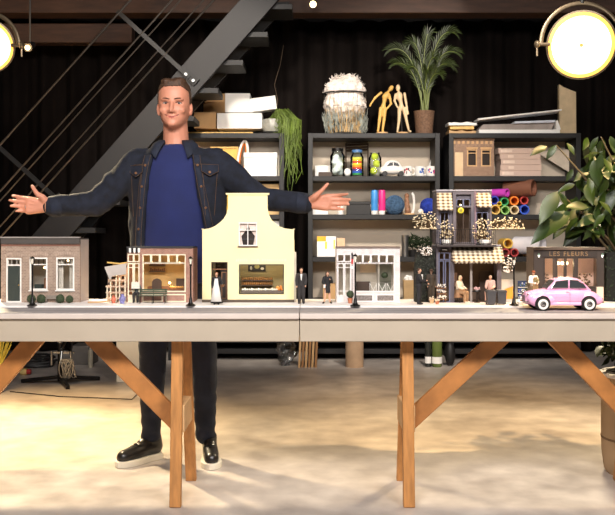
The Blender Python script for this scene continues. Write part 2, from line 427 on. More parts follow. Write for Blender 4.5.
# ------------------------------------------------------------------ trestle tables carrying the model street
TY0, TY1, TT, SW = 3.36, 3.99, 0.7837, 0.7917
def Ysw(py): return F * (CH - SW) / (py - HY)      # depth of a ground point seen at row py on the pavement
def Yrd(py): return F * (CH - TT) / (py - HY)
FASC = pm('beige_painted_board', (174, 162, 145), 0.6, var=0.05, scale=5)
LIPM = pm('pale_edge_strip', (200, 188, 180), 0.55, var=0.05, scale=8)
ROADM = pm('grey_model_asphalt', (146, 140, 140), 0.75, var=0.16, scale=5, stretch=(0.35, 5, 1), bump=0.1, bscale=400)
PAVEM = pm('white_model_pavement', (232, 226, 222), 0.7, var=0.06, scale=14)
def table(x0, x1, legs, label):
    cx = (x0 + x1) / 2
    t = thing('trestle_table', label, 'table', (cx, TY0, 0), 0, 'trestle tables joined end to end')
    a, b = x0 - cx, x1 - cx; D = TY1 - TY0
    MB().box(a, b, 0.012, D, TT - 0.115, TT - 0.026).build('fascia_frame', FASC, t, bev=0.003)
    MB().box(a, b, 0.0, D, TT - 0.0255, TT - 0.002).build('tabletop', LIPM, t, bev=0.004)
    MB().box(a, b, 0.004, 0.25, TT - 0.0015, TT).build('road_surface', ROADM, t)
    MB().box(a, b, 0.25, D, TT - 0.0015, SW).build('pavement', PAVEM, t, bev=0.0015)
    for px, s, bl in legs:
        lx = WX(px, 3.413) - cx
        zt = TT - 0.116
        MB().beam((lx, 3.413 - TY0, 0.0), (lx, 3.47 - TY0, zt), 0.046, 0.03, (0, 1, 0)).build('leg', PINE, t, bev=0.003)
        MB().beam((lx + 0.012, 3.788 - TY0, 0.0), (lx + 0.012, 3.60 - TY0, zt), 0.046, 0.03, (0, 1, 0)).build('leg', PINE, t, bev=0.003)
        MB().box(lx - 0.018, lx + 0.03, 3.452 - TY0, 3.69 - TY0, 0.29, 0.40).build('spacer_block', PALEW, t, bev=0.003)
        # diagonal brace up towards the middle of the table
        MB().beam((lx + s * 0.01, 3.53 - TY0, 0.315), (lx + s * bl, 3.50 - TY0, zt + 0.015), 0.028, 0.074, (0, 0, 1)).build('brace', PINEX, t, bev=0.003)
        c = MB().cyl((lx - 0.004, 3.436 - TY0, 0.345), (lx - 0.004, 3.43 - TY0, 0.345), 0.006, n=10); c.build('bolt_head', IRON, t)
    return t
XS = WX(299.5, TY0)
table(-1.62, XS - 0.0012, ((-50, 1, 0.33), (175.5, -1, 0.362)), 'pine-legged trestle table under the left half of the model street')
table(XS + 0.0012, 1.462, ((409, 1, 0.398), (650, -1, 0.365)), 'pine-legged trestle table under the right half of the model street')
# ------------------------------------------------------------------ the man behind the table
PY = 4.106; KP = PY / F; PX0 = WX(177, PY)
man = thing('person', 'man in open dark denim jacket over blue t-shirt, arms spread wide behind the table', 'person', (PX0, PY, 0))
def P(px, py, dy=0.0):
    Y = PY + dy
    return Vector((WX(px, Y) - PX0, dy, WZ(py, Y)))
SKIN = pm('skin', (204, 138, 112), 0.5, var=0.07, scale=14, bump=0.02)
LIPS = pm('lip_skin', (186, 100, 88), 0.45, var=0.05)
HAIR = pm('brown_hair', (74, 50, 34), 0.55, var=0.35, scale=40, stretch=(4, 1, 1), bump=0.5, bscale=90)
DENIM = pm('dark_denim', (18, 23, 37), 0.9, var=0.45, scale=26, bump=0.2, bscale=260)
DENIM2 = pm('dark_denim_worn', (25, 31, 47), 0.85, var=0.28, scale=30, bump=0.2, bscale=260)
JEANM = pm('navy_jeans', (27, 33, 50), 0.85, var=0.25, scale=14, bump=0.2, bscale=200)
TEE = pm('blue_tshirt_cotton', (17, 29, 84), 0.85, var=0.1, scale=9, bump=0.1, bscale=30, sheen=0.2)
STITCH = pm('tan_stitching', (104, 76, 50), 0.8)
BUTTON = pm('copper_button', (140, 100, 70), 0.35, 0.8)
LEATH = pm('black_leather', (26, 23, 22), 0.35, var=0.2, scale=20, coat=0.2)
SOLE = pm('white_rubber_sole', (226, 218, 200), 0.6, var=0.05)
hx, hy = P(175, 103).x, -0.01
def Hh(x, y, z): return (hx + x, hy + y, z)
# --- body: head, neck, trunk, arms, hands, legs in one skin
HR = [(1.600, .016, -.078, -.04), (1.606, .031, -.090, -.01), (1.620, .046, -.096, .02), (1.640, .0600, -.095, .055), (1.662, .0660, -.0925, .072), (1.688, .0700, -.091, .087),
      (1.712, .0740, -.089, .098), (1.742, .0755, -.0925, .104), (1.772, .0745, -.091, .104), (1.798, .0690, -.082, .098), (1.818, .0570, -.064, .083), (1.830, .0380, -.040, .058), (1.834, .012, -.012, .02)]
def headloft(mb, off=0.0, z0=0, dz=0.0, n=40):
    rings = []
    for z, w, yf, yb in HR:
        if z < z0: continue
        r = []
        for k in range(n):
            a = 2 * PI * k / n; sn, cs = math.sin(a), math.cos(a)
            e = 0.86
            x = (w + off) * math.copysign(abs(sn) ** e, sn)
            y = (-(yf - off) if cs > 0 else (yb + off)) * math.copysign(abs(cs) ** e, -cs)
            r.append(Vector(Hh(x, y, z + dz * max(0, (z - 1.70) / 0.13))))
        rings.append(r)
    mb.loft(rings)
mb = MB()
headloft(mb)
for s in (-1, 1):
    mb.ell(Hh(s * 0.040, -0.066, 1.683), (0.024, 0.022, 0.020), 12, 8)   # cheek
    mb.ell(Hh(s * 0.029, -0.081, 1.733), (0.028, 0.012, 0.007), 12, 8)   # brow ridge
    e = R(s * 0.35, 'Z')
    mb.ell(Hh(s * 0.077, 0.010, 1.698), (0.009, 0.019, 0.032), 12, 8, e)  # ear
    mb.ell(Hh(s * 0.0115, -0.099, 1.672), (0.0085, 0.012, 0.007), 10, 6)   # nostril wing
mb.cap(Hh(0, -0.088, 1.724), Hh(0, -0.110, 1.678), 0.007, 0.0105, 10)    # nose
mb.ell(Hh(0, -0.090, 1.650), (0.026, 0.011, 0.011), 14, 8)
mb.ell(Hh(0, -0.086, 1.618), (0.022, 0.014, 0.014), 14, 8)
mb.chain([(hx, 0.005, 1.65), (hx + 0.002, 0.018, 1.56), (hx + 0.003, 0.025, 1.47)], [0.058, 0.062, 0.072])
for s in (-1, 1): mb.cap((hx + s * 0.04, 0.03, 1.515), (s * 0.17 + 0.002, 0.03, 1.43), 0.045, 0.045)
for z, rx, ry in ((1.40, 0.165, 0.095), (1.25, 0.16, 0.095), (1.08, 0.15, 0.09), (0.93, 0.155, 0.095)): mb.ell((0, 0.02, z), (rx, ry, 0.14), 20, 10)
# arms: shoulder, elbow, wrist
SHL, ELL, WRL = P(139, 164, 0.01), P(98, 202.5, -0.02), P(50, 206.5, -0.10)
SHR, ELR, WRR = P(216, 164, 0.01), P(258, 198.5, -0.01), P(307, 203.5, -0.02)
mb.chain([SHL, ELL, WRL], [0.055, 0.042, 0.029]); mb.chain([SHR, ELR, WRR], [0.055, 0.042, 0.029])
def hand(mb, W, dyw, palm, knk, tips, th, dyt, rf=0.0088):
    """palm pts (px,py): list; knuckles and tips per finger; thumb base/mid/tip"""
    pts = [P(*q, dyw) for q in palm]
    for a in pts: mb.cap(W, a, 0.026, 0.0155, 10)
    for i in range(len(pts) - 1):
        mb.cap(pts[i], pts[i + 1], 0.0155, 0.0155, 10)
    for i, (k, t) in enumerate(zip(knk, tips)):
        a = P(*k, dyw - 0.002); b = P(*t, dyt[i])
        m = a.lerp(b, 0.45) + Vector((0, 0.010, 0)); m2 = a.lerp(b, 0.75) + Vector((0, 0.006, 0))
        root = W.lerp(a, 0.55)
        r = rf * (0.88 if i == 3 else 1.0)
        mb.chain([root, a, m, m2, b], [r * 1.25, r * 1.16, r * 1.02, r * 0.95, r * 0.8], 10)
    t0, t1, t2 = [P(*q, dyw + d) for q, d in zip(th, (-0.012, -0.022, -0.028))]
    mb.chain([W.lerp(t0, 0.35), t0, t1, t2], [0.020, 0.0165, 0.0115, 0.0088], 10)
hand(mb, WRL, -0.115, [(29.5, 199.5), (28.5, 203.5), (28, 208), (28.5, 211.5)],
     [(28.5, 198.8), (27, 202.8), (26.8, 207), (27.5, 211)],
     [(12.5, 195.6), (9.8, 200.2), (10.8, 205.8), (16.2, 211)],
     [(42.5, 197.5), (37, 194), (32.2, 186)], (-0.145, -0.14, -0.135, -0.13))
hand(mb, WRR, -0.05, [(328, 196.5), (329.5, 200), (329, 204), (327, 208)],
     [(330.5, 195.8), (332, 199.6), (331, 204), (329, 208.4)],
     [(347.5, 194), (350, 199.4), (348.6, 204.2), (344, 209.4)],
     [(314.5, 197), (320.6, 191.5), (327.6, 184)], (-0.085, -0.08, -0.075, -0.07))
LEGL = [P(163, 285, 0.03), P(153, 345, -0.005), P(152, 385, -0.01), P(151, 434, 0.03)]
LEGR = [P(191, 285, 0.03), P(203, 345, -0.005), P(205, 385, -0.02), P(205, 434, 0.02)]
for L in (LEGL, LEGR): mb.chain(L, [0.075, 0.055, 0.046, 0.035])
mb.remesh(0.0046, 4, 0.5)
# eye sockets and mouth line pressed in
EZ = 1.7155
for v in mb.bm.verts:
    p = v.co
    for s in (-1, 1):
        d = ((p.x - hx - s * 0.031) / 0.017) ** 2 + ((p.z - EZ) / 0.0105) ** 2
        if p.y < -0.03 and d < 1.6: p.y += 0.008 * max(0, 1 - d / 1.6) ** 0.8
    if p.y < -0.05 and abs(p.x - hx) < 0.03:
        zz = 1.648 + 14 * (p.x - hx) ** 2
        p.y += 0.004 * math.exp(-((p.z - zz) / 0.003) ** 2)
from mathutils.bvhtree import BVHTree
bvh = BVHTree.FromBMesh(mb.bm)
def onface(x, z, off=0.0):
    h = bvh.ray_cast(Vector((hx + x, -1, z)), Vector((0, 1, 0)))[0]
    return Vector((hx + x, (h.y if h else -0.09) - off, z))
mb.build('body', SKIN, man, smooth='all')
# face details
EYEW = pm('eye_white', (206, 194, 186), 0.25, var=0.02); IRIS = pm('dark_iris', (40, 34, 32), 0.2)
LID = pm('eyelid_skin', (92, 58, 48), 0.6)
for s in (-1, 1):
    q = onface(s * 0.031, EZ)
    e = MB().ell(q + Vector((0, 0.0045, 0)), (0.0125, 0.0085, 0.0052), 16, 10).build('eye', EYEW, man)
    MB().ell(q + Vector((0.001, -0.003, 0.0006)), (0.0056, 0.0022, 0.0052), 14, 8).build('iris', IRIS, e)
    MB().tube([onface(s * x, EZ + dz, 0.001) for x, dz in ((0.0165, 0.001), (0.024, 0.0055), (0.033, 0.006), (0.040, 0.004), (0.046, -0.001))], [0.0012, 0.0024, 0.0027, 0.0024, 0.0012], 6).build('eyelid', LID, e)
    MB().tube([onface(s * x, z, 0.000) for x, z in ((0.011, 1.7325), (0.024, 1.7365), (0.038, 1.7370), (0.053, 1.7305))], [0.004, 0.0054, 0.005, 0.0025], 8, flat=0.6).build('eyebrow', HAIR, man)
xs = (-0.030, -0.021, -0.010, 0, 0.010, 0.021, 0.030)
for k, nm in enumerate(('lip', 'lip')):
    MB().tube([onface(x, (1.6505, 1.6445)[k] + 13 * x * x * (1, 1.25)[k], -0.001) for x in xs], [0.0007, 0.0020, 0.0027, 0.0026, 0.0027, 0.0020, 0.0007], 8).build(nm, LIPS, man, smooth='all')
MB().tube([onface(x, 1.6478 + 13 * x * x, 0.0005) for x in (-0.033,) + xs + (0.033,)], 0.0013, 6).build('mouth_line', LID, man)
# hair: cropped sides, swept top
mb = MB()
headloft(mb, 0.0042, 1.63, 0.008)
mb.ell(Hh(0.018, -0.030, 1.822), (0.046, 0.052, 0.022), 20, 10, R(-0.15, 'Y'))
mb.ell(Hh(-0.020, -0.034, 1.820), (0.042, 0.050, 0.020), 16, 10, R(0.15, 'Y'))
mb.ell(Hh(0.0, -0.066, 1.812), (0.046, 0.022, 0.018), 16, 10)
mb.ell(Hh(0.004, 0.02, 1.822), (0.056, 0.075, 0.024), 16, 10)
mb.remesh(0.0045, 3, 0.5)
for v in mb.bm.verts:
    p = v.co; y = p.y - hy; x = abs(p.x - hx)
    if y < -0.035: lim = 1.795 - 0.012 * max(0, (x - 0.045) / 0.02)
    elif y < 0.012: lim = 1.720 if y > -0.022 else 1.720 + (-0.022 - y) / 0.013 * 0.06
    else: lim = 1.65 + (0.03 if y < 0.04 else 0)
    if p.z < lim:
        c = Vector(Hh(0, 0.02, 1.74)); p.x = c.x + (p.x - c.x) * 0.82; p.y = c.y + (p.y - c.y) * 0.82
    if p.z > 1.78: p.z += noise.noise(Vector((p.x * 90, p.y * 16, p.z * 30))) * 0.004
mb.build('hair', HAIR, man, smooth='all')

# --- t-shirt
def ring(z, rx, ry, cx=0.0, cy=0.02, n=40): return [Vector((cx + rx * math.sin(2 * PI * k / n), cy - ry * math.cos(2 * PI * k / n), z)) for k in range(n)]
mb = MB()
prof = [(0.86, 0.178, 0.112), (0.96, 0.186, 0.12), (1.1, 0.192, 0.128), (1.25, 0.203, 0.138), (1.36, 0.206, 0.138), (1.43, 0.196, 0.125), (1.475, 0.165, 0.104), (1.505, 0.115, 0.085), (1.528, 0.076, 0.070)]
mb.loft([ring(z, rx, ry) for z, rx, ry in prof])
mb.remesh(0.008, 3)
for v in mb.bm.verts:
    p = v.co
    p.y += 0.006 * noise.noise(Vector((p.x * 9, 3.1, p.z * 7))) + 0.004 * math.sin(p.z * 26 + p.x * 14) * max(0, 1.35 - p.z)
mb.build('tshirt', TEE, man, smooth='all')
nk = []
for k in range(41):
    a = 2 * PI * k / 40
    nk.append((hx * 0.5 + 0.079 * math.sin(a), 0.02 - 0.074 * math.cos(a), 1.526 - 0.014 * math.cos(a)))
MB().tube(nk, 0.0065, 8).build('neckband', TEE, [c for c in man.children if c.name == 'tshirt'][0], smooth='all')

# --- denim jacket
EDGE = [(1.53, P(159, 146).x, P(192, 146).x), (1.47, P(155, 155).x, P(195, 155).x), (1.33, P(150.5, 187).x, P(200, 187).x), (1.12, P(146.5, 230).x, P(208.5, 230).x), (0.98, P(145.5, 252).x, P(213, 252).x)]
def edge(z):
    for (z1, a1, b1), (z0, a0, b0) in zip(EDGE, EDGE[1:]):
        if z >= z0:
            t = min(1, (z - z0) / (z1 - z0)); return a0 + (a1 - a0) * t, b0 + (b1 - b0) * t
    return EDGE[-1][1], EDGE[-1][2]
JP = [(0.985, 0.226, 0.150), (1.06, 0.232, 0.155), (1.2, 0.236, 0.160), (1.33, 0.238, 0.160), (1.42, 0.236, 0.148), (1.465, 0.215, 0.126), (1.495, 0.165, 0.108), (1.52, 0.110, 0.092)]
def jrad(z):
    for (z0, a0, b0), (z1, a1, b1) in zip(JP, JP[1:]):
        if z <= z1:
            t = max(0, (z - z0) / (z1 - z0)); return a0 + (a1 - a0) * t, b0 + (b1 - b0) * t
    return JP[-1][1:]
def jpt(x, z, off=0.0):
    rx, ry = jrad(z); s = max(-0.999, min(0.999, x / (rx + off)))
    return Vector((x, 0.02 - (ry + off) * math.sqrt(1 - s * s), z))
mb = MB(); rings = []
for z, rx, ry in JP:
    xl, xr = edge(z)
    al, ar = math.asin(max(-0.98, xl / rx)), math.asin(min(0.98, xr / rx))
    n = 44; out = []; inn = []
    for k in range(n + 1):
        a = ar + (2 * PI + al - ar) * k / n
        out.append(Vector((rx * math.sin(a), 0.02 - ry * math.cos(a), z)))
        inn.append(Vector(((rx - 0.022) * math.sin(a), 0.02 - (ry - 0.022) * math.cos(a), z)))
    rings.append(out + list(reversed(inn)))
mb.loft(rings)
for a, e, w, s in ((SHL, ELL, WRL, -1), (SHR, ELR, WRR, 1)):
    d = (w - e).normalized()
    mb.chain([a + Vector((-s * 0.03, 0.01, 0.005)), a, a.lerp(e, 0.5), e, e.lerp(w, 0.5), w - d * 0.012], [0.076, 0.079, 0.071, 0.062, 0.054, 0.049], 18)
mb.remesh(0.0075, 4)
mb.bm.normal_update()
ax = [(SHL, ELL), (ELL, WRL), (SHR, ELR), (ELR, WRR)]
for v in mb.bm.verts:                    # sleeve creases
    p = v.co
    if abs(p.x) > 0.22:
        n = noise.noise(Vector((p.x * 16, p.y * 9, p.z * 16 + p.x * 12)))
        w = 1.4 if abs(abs(p.x) - 0.38) < 0.09 else 0.8
        v.co = p + v.normal * (0.0075 * w * n)
    else:
        v.co = p + v.normal * 0.004 * noise.noise(Vector((p.x * 12, p.y * 8, p.z * 9)))
jk = mb.build('denim_jacket', DENIM, man, smooth='all')
# cuffs
for e, w in ((ELL, WRL), (ELR, WRR)):
    d = (w - e).normalized()
    MB().tube([w - d * 0.050, w - d * 0.046, w - d * 0.004, w - d * 0.000], [0.048, 0.0515, 0.0495, 0.046], 22, flat=1.0).build('cuff', DENIM2, jk, bev=0.002)
# collar: two flat leaves folded onto the shoulders
for s in (-1, 1):
    r0, r1 = [], []
    for k in range(9):
        t = k / 8
        a = (0.50 + t * 2.65)
        x0 = hx + s * 0.082 * math.sin(a); y0 = 0.022 - 0.078 * math.cos(a); z0 = 1.545 + 0.022 * t
        o = 0.150 - 0.055 * t
        x1 = hx + s * (o * math.sin(a) + (0.004 if k == 0 else 0)); y1 = 0.022 - (o - 0.012) * math.cos(a) - 0.012 * (1 - t); z1 = 1.487 + 0.012 * t + (-0.03 if k == 0 else 0)
        r0.append(Vector((x0, y0, z0))); r1.append(Vector((x1, y1, z1)))
    mb = MB()
    mb.loft([[a, a.lerp(b, 0.5) + Vector((0, -0.004, 0.012)), b, b + Vector((0, 0.004, -0.008)), a.lerp(b, 0.5) + Vector((0, 0.004, -0.002)), a + Vector((0, 0.006, -0.012))] for a, b in zip(r0, r1)])
    mb.build('collar', DENIM2, jk, smooth='all')
# front plackets, pocket flaps, buttons, seams
for side in (0, 1):
    pts_o, pts_i = [], []
    zs = [0.99 + i * 0.03 for i in range(17)]
    strip = []
    for z in zs:
        x = edge(z)[side]; s = -1 if side == 0 else 1
        a = jpt(x + s * 0.002, z, 0.004); b = jpt(x + s * 0.036, z, 0.005)
        strip.append([a, b, b + Vector((0, 0.008, 0)), a + Vector((0, 0.008, 0))])
    pk = MB().loft(strip).build('placket', DENIM2, jk, smooth='all')
    for off in (0.004, 0.034):
        MB().tube([jpt(edge(z)[side] + (-1 if side == 0 else 1) * off, z, 0.0075) for z in zs], 0.0007, 5).build('stitch_line', STITCH, pk)
    for z in (1.02, 1.12, 1.22, 1.32, 1.42):
        p = jpt(edge(z)[side] + (-1 if side == 0 else 1) * 0.019, z, 0.005)
        MB().cyl(p, p + Vector((0, -0.005, 0)), 0.0065, 0.005, 10).build('button', BUTTON, pk)
def flap(px0, px1, py0, py1, s):
    x0, x1 = P(px0, 0).x, P(px1, 0).x; z0, z1 = P(0, py0).z, P(0, py1).z; xm = (x0 + x1) / 2
    pt = [(x0, z0), (x1, z0), (x1, z1 + 0.006), (xm, z1 - 0.016), (x0, z1 + 0.006)]
    mb = MB(); a = [mb.v(jpt(x, z, 0.014)) for x, z in pt]; b = [mb.v(jpt(x, z, -0.002)) for x, z in pt]
    mb._f(a); mb._f(list(reversed(b)))
    for i in range(5): mb._f([a[i], b[i], b[(i + 1) % 5], a[(i + 1) % 5]])
    f = mb.build('pocket_flap', DENIM2, jk, smooth=False)
    MB().tube([jpt(x, z, 0.0148) for x, z in pt + pt[:1]], 0.0008, 5).build('stitch_line', STITCH, f)
    p = jpt(xm, z1 + 0.002, 0.014); MB().cyl(p, p + Vector((0, -0.005, 0)), 0.006, n=10).build('button', BUTTON, f)
    for (xa, xb) in ((x0 + 0.006, x0 + 0.018), (x1 - 0.006, x1 - 0.018)):      # pocket seams running down
        MB().tube([jpt(xa + (xb - xa) * t, z1 - 0.002 - 0.20 * t, 0.006) for t in [i / 8 for i in range(9)]], 0.0008, 5).build('seam', STITCH, jk)
flap(133, 147, 167, 175, -1); flap(204.5, 220, 166, 174, 1)
for side in (0, 1):                                                                # yoke seam across the chest
    xa = edge(1.41)[side]; xb = (-0.205, 0.205)[side]
    MB().tube([jpt(xa + (xb - xa) * t, 1.425, 0.006) for t in [i / 10 for i in range(11)]], 0.0008, 5).build('seam', STITCH, jk)

# --- jeans
mb = MB()
mb.ell((0, 0.04, 0.90), (0.19, 0.115, 0.12), 20, 12)
mb.chain(LEGL, [0.10, 0.069, 0.060, 0.048], 20); mb.chain(LEGR, [0.10, 0.069, 0.059, 0.048], 20)
mb.remesh(0.009, 4)
mb.bm.normal_update()
for v in mb.bm.verts:
    p = v.co
    am = 0.010 if p.z < 0.34 else 0.005
    v.co = p + v.normal * am * noise.noise(Vector((p.x * 10, p.y * 10, p.z * 22)))
mb.build('jeans', JEANM, man, smooth='all')
# --- shoes
def shoe(heel, toe, kids):
    h = Vector((heel[0], heel[1], 0)); t = Vector((toe[0], toe[1], 0)); d = t - h; L = d.length; d.normalize(); s = Vector((-d.y, d.x, 0))
    def at(u, w, z): return h + d * (u * L) + s * w + Vector((0, 0, z))
    out = [(0.0, 0.018), (0.03, 0.032), (0.15, 0.037), (0.35, 0.037), (0.6, 0.047), (0.78, 0.048), (0.92, 0.034), (1.0, 0.012)]
    ol = [(u, w) for u, w in out] + [(u, -w) for u, w in reversed(out)]
    so = MB().loft([[at(u, w * 1.02, z) for u, w in ol] for z in (0.0, 0.006, 0.029)])
    so.build('shoe_sole', SOLE, man, bev=0.003)
    mb = MB()
    mb.chain([at(0.13, 0, 0.055), at(0.35, 0, 0.062), at(0.6, 0, 0.05), at(0.84, 0, 0.042)], [0.035, 0.037, 0.039, 0.034], 14)
    mb.cap(at(0.12, 0, 0.06), at(0.16, 0, 0.105), 0.036, 0.038)
    mb.cap(at(0.16, 0, 0.10), at(0.42, 0, 0.078), 0.033, 0.032)
    mb.remesh(0.006, 3)
    for v in mb.bm.verts: v.co.z = max(v.co.z, 0.03)
    up = mb.build('shoe_upper', LEATH, man, smooth='all')
    lc = MB()
    for k in range(5):
        u = 0.33 + k * 0.075; z = 0.112 - k * 0.0065
        lc.tube([at(u, -0.02, z - 0.006), at(u + 0.02, 0, z + 0.002), at(u, 0.02, z - 0.006)], 0.0028, 6)
    lc.build('shoelaces', BLACK, up)
shoe((P(157, 0).x + 0.005, 0.075), (P(119.5, 0).x + 0.012, -0.125), 0)
shoe((P(207, 0).x, 0.085), (P(216, 0).x, -0.165), 0)
# --- jewellery
d = (WRR - ELR).normalized()
MB().tube([WRR + d * 0.012 + Vector((0, 0.033 * math.cos(a), 0.031 * math.sin(a))) for a in [2 * PI * k / 20 for k in range(21)]], 0.0045, 6).build('bracelet', pm('silver_beads', (220, 200, 190), 0.3, 0.5), man)
d = (WRL - ELL).normalized()
MB().tube([WRL + d * 0.012 + Vector((0, 0.033 * math.cos(a), 0.031 * math.sin(a))) for a in [2 * PI * k / 20 for k in range(21)]], 0.003, 6).build('bracelet', pm('tan_cord', (170, 120, 90), 0.6), man)
rp = P(26.2, 207.2, -0.118)
MB().tube([rp + Vector((0, 0.0112 * math.cos(a), 0.0112 * math.sin(a))) for a in [2 * PI * k / 14 for k in range(15)]], 0.0016, 6).build('ring', STEEL, man)
# ------------------------------------------------------------------ things on the shelves
def at_shelf(px, row, Y=7.52): return (WX(px, Y), Y, ST[row])
def hs(py, row, Y=7.52): return WZ(py, Y) - ST[row]
KS = 7.52 / F
def box_thing(name, label, cat, px0, px1, pyt, row, depth, mat, Y=7.46, rz=0, group=None, lid=None, lidname='lid'):
    x0, x1 = WX(px0, Y), WX(px1, Y); h = WZ(pyt, Y) - ST[row]; w = x1 - x0
    if lid:
        t = thing(name, label, cat, ((x0 + x1) / 2, Y, ST[row]), rz, group)
        MB().box(-w / 2, w / 2, 0, depth, 0, h * 0.78).build('box_body', mat, t, bev=0.003)
        MB().box(-w / 2 - 0.004, w / 2 + 0.004, -0.004, depth + 0.004, h * 0.785, h).build(lidname, lid, t, bev=0.003)
        return t
    o = MB().box(-w / 2, w / 2, 0, depth, 0, h).build(name, mat, None, ((x0 + x1) / 2, Y, ST[row]), bev=0.003, rz=rz)
    return tag(o, label, cat, group)
# --- left unit, top
def carton(label, px0, px1, pyt, pyb, Y, depth, rz, mats, tilt=0):
    x0, x1 = WX(px0, Y), WX(px1, Y); z0, z1 = WZ(pyb, Y), WZ(pyt, Y); w, h = x1 - x0, z1 - z0
    t = thing('cardboard_box', label, 'box', ((x0 + x1) / 2, Y, z0), rz)
    t.rotation_euler.y = tilt
    MB().box(-w / 2, w / 2, 0, depth, 0, h).build('box_body', mats[0], t, bev=0.004)
    MB().box(-w / 2 + 0.002, w / 2 - 0.002, -0.0015, 0, h * 0.12, h * 0.9).build('front_sheet', mats[1], t)
    return t
zt = ST[0]
tag(MB().box(-0.30, 0.27, 0, 0.25, 0, 0.012).build('tray', GOLDW, None, (WX(222, 7.42), 7.42, zt), bev=0.003), 'flat pale wooden tray under the boxes on top of left shelves', 'tray')
carton('long white carton lying at the bottom of pile on left shelves', 217, 262, 113, 128.6, 7.46, 0.20, 0, (PAPER, PAPER))
carton('low tan cardboard box at the left of the pile by the head', 194, 216, 112, 128.6, 7.47, 0.20, 0, (CARD, CARD))
t = thing('cardboard_box', 'large white and tan cardboard box turned cornerwise on top of pile', 'box', (WX(226, 7.5), 7.5, WZ(111.5, 7.46)), 0)
k = 7.5 / F; zb = (111.5 - 92.5) * k
MB().prismz([(-24 * k, 0.10), (-1 * k, 0.0), (-1 * k, 0.2), (-12 * k, 0.22)], 0, zb * 0.55).build('tan_side', CARD, t)
MB().prism([(-22 * k, zb * 0.56), (-1.2 * k, zb * 0.56), (-1.2 * k, zb), (-7 * k, zb)], 0.02, 0.2).build('tan_flap', CARD, t)
MB().box(-1 * k, 24 * k, 0, 0.2, 0, zb).build('white_side', PAPER, t, bev=0.003)
carton('small white box tilted on the right end of the pile', 250, 277, 97, 110.5, 7.48, 0.14, 0, (PAPER, PAPER), -0.13)
# hanging plant
t = thing('hanging_plant', 'trailing green plant in pale glass bowl at the right end of left shelves', 'plant', (WX(272, 7.5), 7.5, zt))
MB().lathe([(0.03, 0.0), (0.075, 0.02), (0.095, 0.07), (0.085, 0.125), (0.078, 0.13), (0.086, 0.07), (0.06, 0.02), (0.001, 0.012)], n=24).build('pot', pm('frosted_grey_pot', (150, 150, 142), 0.3, var=0.2, scale=20), t)
mb = MB(); rnd = random.Random(3)
for i in range(150):
    a = rnd.uniform(-0.9, 1.5); r = rnd.uniform(0.02, 0.16)
    x1 = r * math.cos(a) + (0.07 if i % 3 else 0.0) + 0.03; y1 = -abs(r * math.sin(a)) * 0.8 - 0.02
    L = rnd.choice((0.12, 0.2, 0.3, 0.42, 0.58)) * rnd.uniform(0.6, 1.05) * (1.15 if x1 > 0.10 else 0.3)
    pts = [Vector((rnd.uniform(-0.05, 0.05), rnd.uniform(-0.04, 0.04), 0.12))]
    pts.append(Vector((x1 * 0.6, y1 * 0.6, 0.17 + rnd.uniform(0, 0.05)))); pts.append(Vector((x1, y1, 0.12)))
    nseg = 5
    for s in range(1, nseg + 1): pts.append(Vector((x1 + rnd.uniform(-.012, .012) * s * 0.7, y1 + rnd.uniform(-.008, .008) * s, 0.12 - L * s / nseg)))
    mb.tube(pts, [0.0035] * 2 + [0.003] * (len(pts) - 3) + [0.0015], 4, cap=False)
mb.build('foliage', pm('trailing_green', (96, 116, 40), 0.6, var=0.45, scale=8), t)
MB().tube([(0.02, 0, 0.12), (0.05, 0.02, 0.3), (0.02, 0.05, 0.45), (0.07, 0.05, 0.62), (0.10, 0.06, 0.80)], [0.004, 0.004, 0.003, 0.003, 0.002], 5).build('dry_twig', pm('dry_twig', (74, 58, 40), 0.8), t)
# --- left unit, second row
YEL = pm('yellow_board', (232, 190, 92), 0.6)
t = thing('wooden_tray', 'golden wooden tray standing on edge behind the jacket shoulder', 'tray', at_shelf(226, 1, 7.54))
MB().box(-0.13, 0.10, 0, 0.02, 0, 0.25).build('panel', YEL, t, bev=0.003)
MB().frame(-0.14, 0.11, 0, 0.27, -0.012, 0.03, 0.018).build('rim', GOLDW, t, bev=0.003)
t = thing('picture_frame', 'oval white and orange striped frame leaning beside the white box', 'frame', at_shelf(240.5, 1, 7.5)); t.rotation_euler.y = 0.12
pts = [(0.04 * math.sin(2 * PI * k / 24), 0, 0.16 + 0.16 * math.cos(2 * PI * k / 24)) for k in range(25)]
MB().tube(pts, 0.011, 8).build('outer_hoop', PAPER, t)
MB().tube([(x * 0.65, 0.004, 0.16 + (z - 0.16) * 0.82) for x, y, z in pts], 0.008, 8).build('inner_hoop', pm('orange_paint', (220, 120, 40), 0.5), t)
box_thing('storage_box', 'white storage box standing on left shelves below the trailing plant', 'box', 244, 277, 152.5, 1, 0.2, PAPER, lid=PAPER)
box_thing('storage_box', 'thin pale box behind the right end of white storage box', 'box', 276.5, 281, 155, 1, 0.15, pm('cream_card', (214, 204, 184), 0.8), Y=7.5)
# row 2 of left unit
box_thing('board_wedge', 'tan wedge of board lying on shelf under the white storage box', 'board', 256, 279, 184, 2, 0.12, pm('warm_tan_board', (214, 178, 124), 0.75), Y=7.5)
box_thing('storage_box', 'white box on lower left shelf, beside the yellow gable', 'box', 265, 281, 221, 3, 0.18, PAPER)
o = MB().cyl((0, 0, 0), (0, 0, 0.3), 0.05, n=20).build('paper_roll', pm('bright_yellow_paper', (244, 196, 60), 0.6), None, at_shelf(232, 2, 7.55)); tag(o, 'yellow paper roll standing upright between jacket and gable', 'roll')
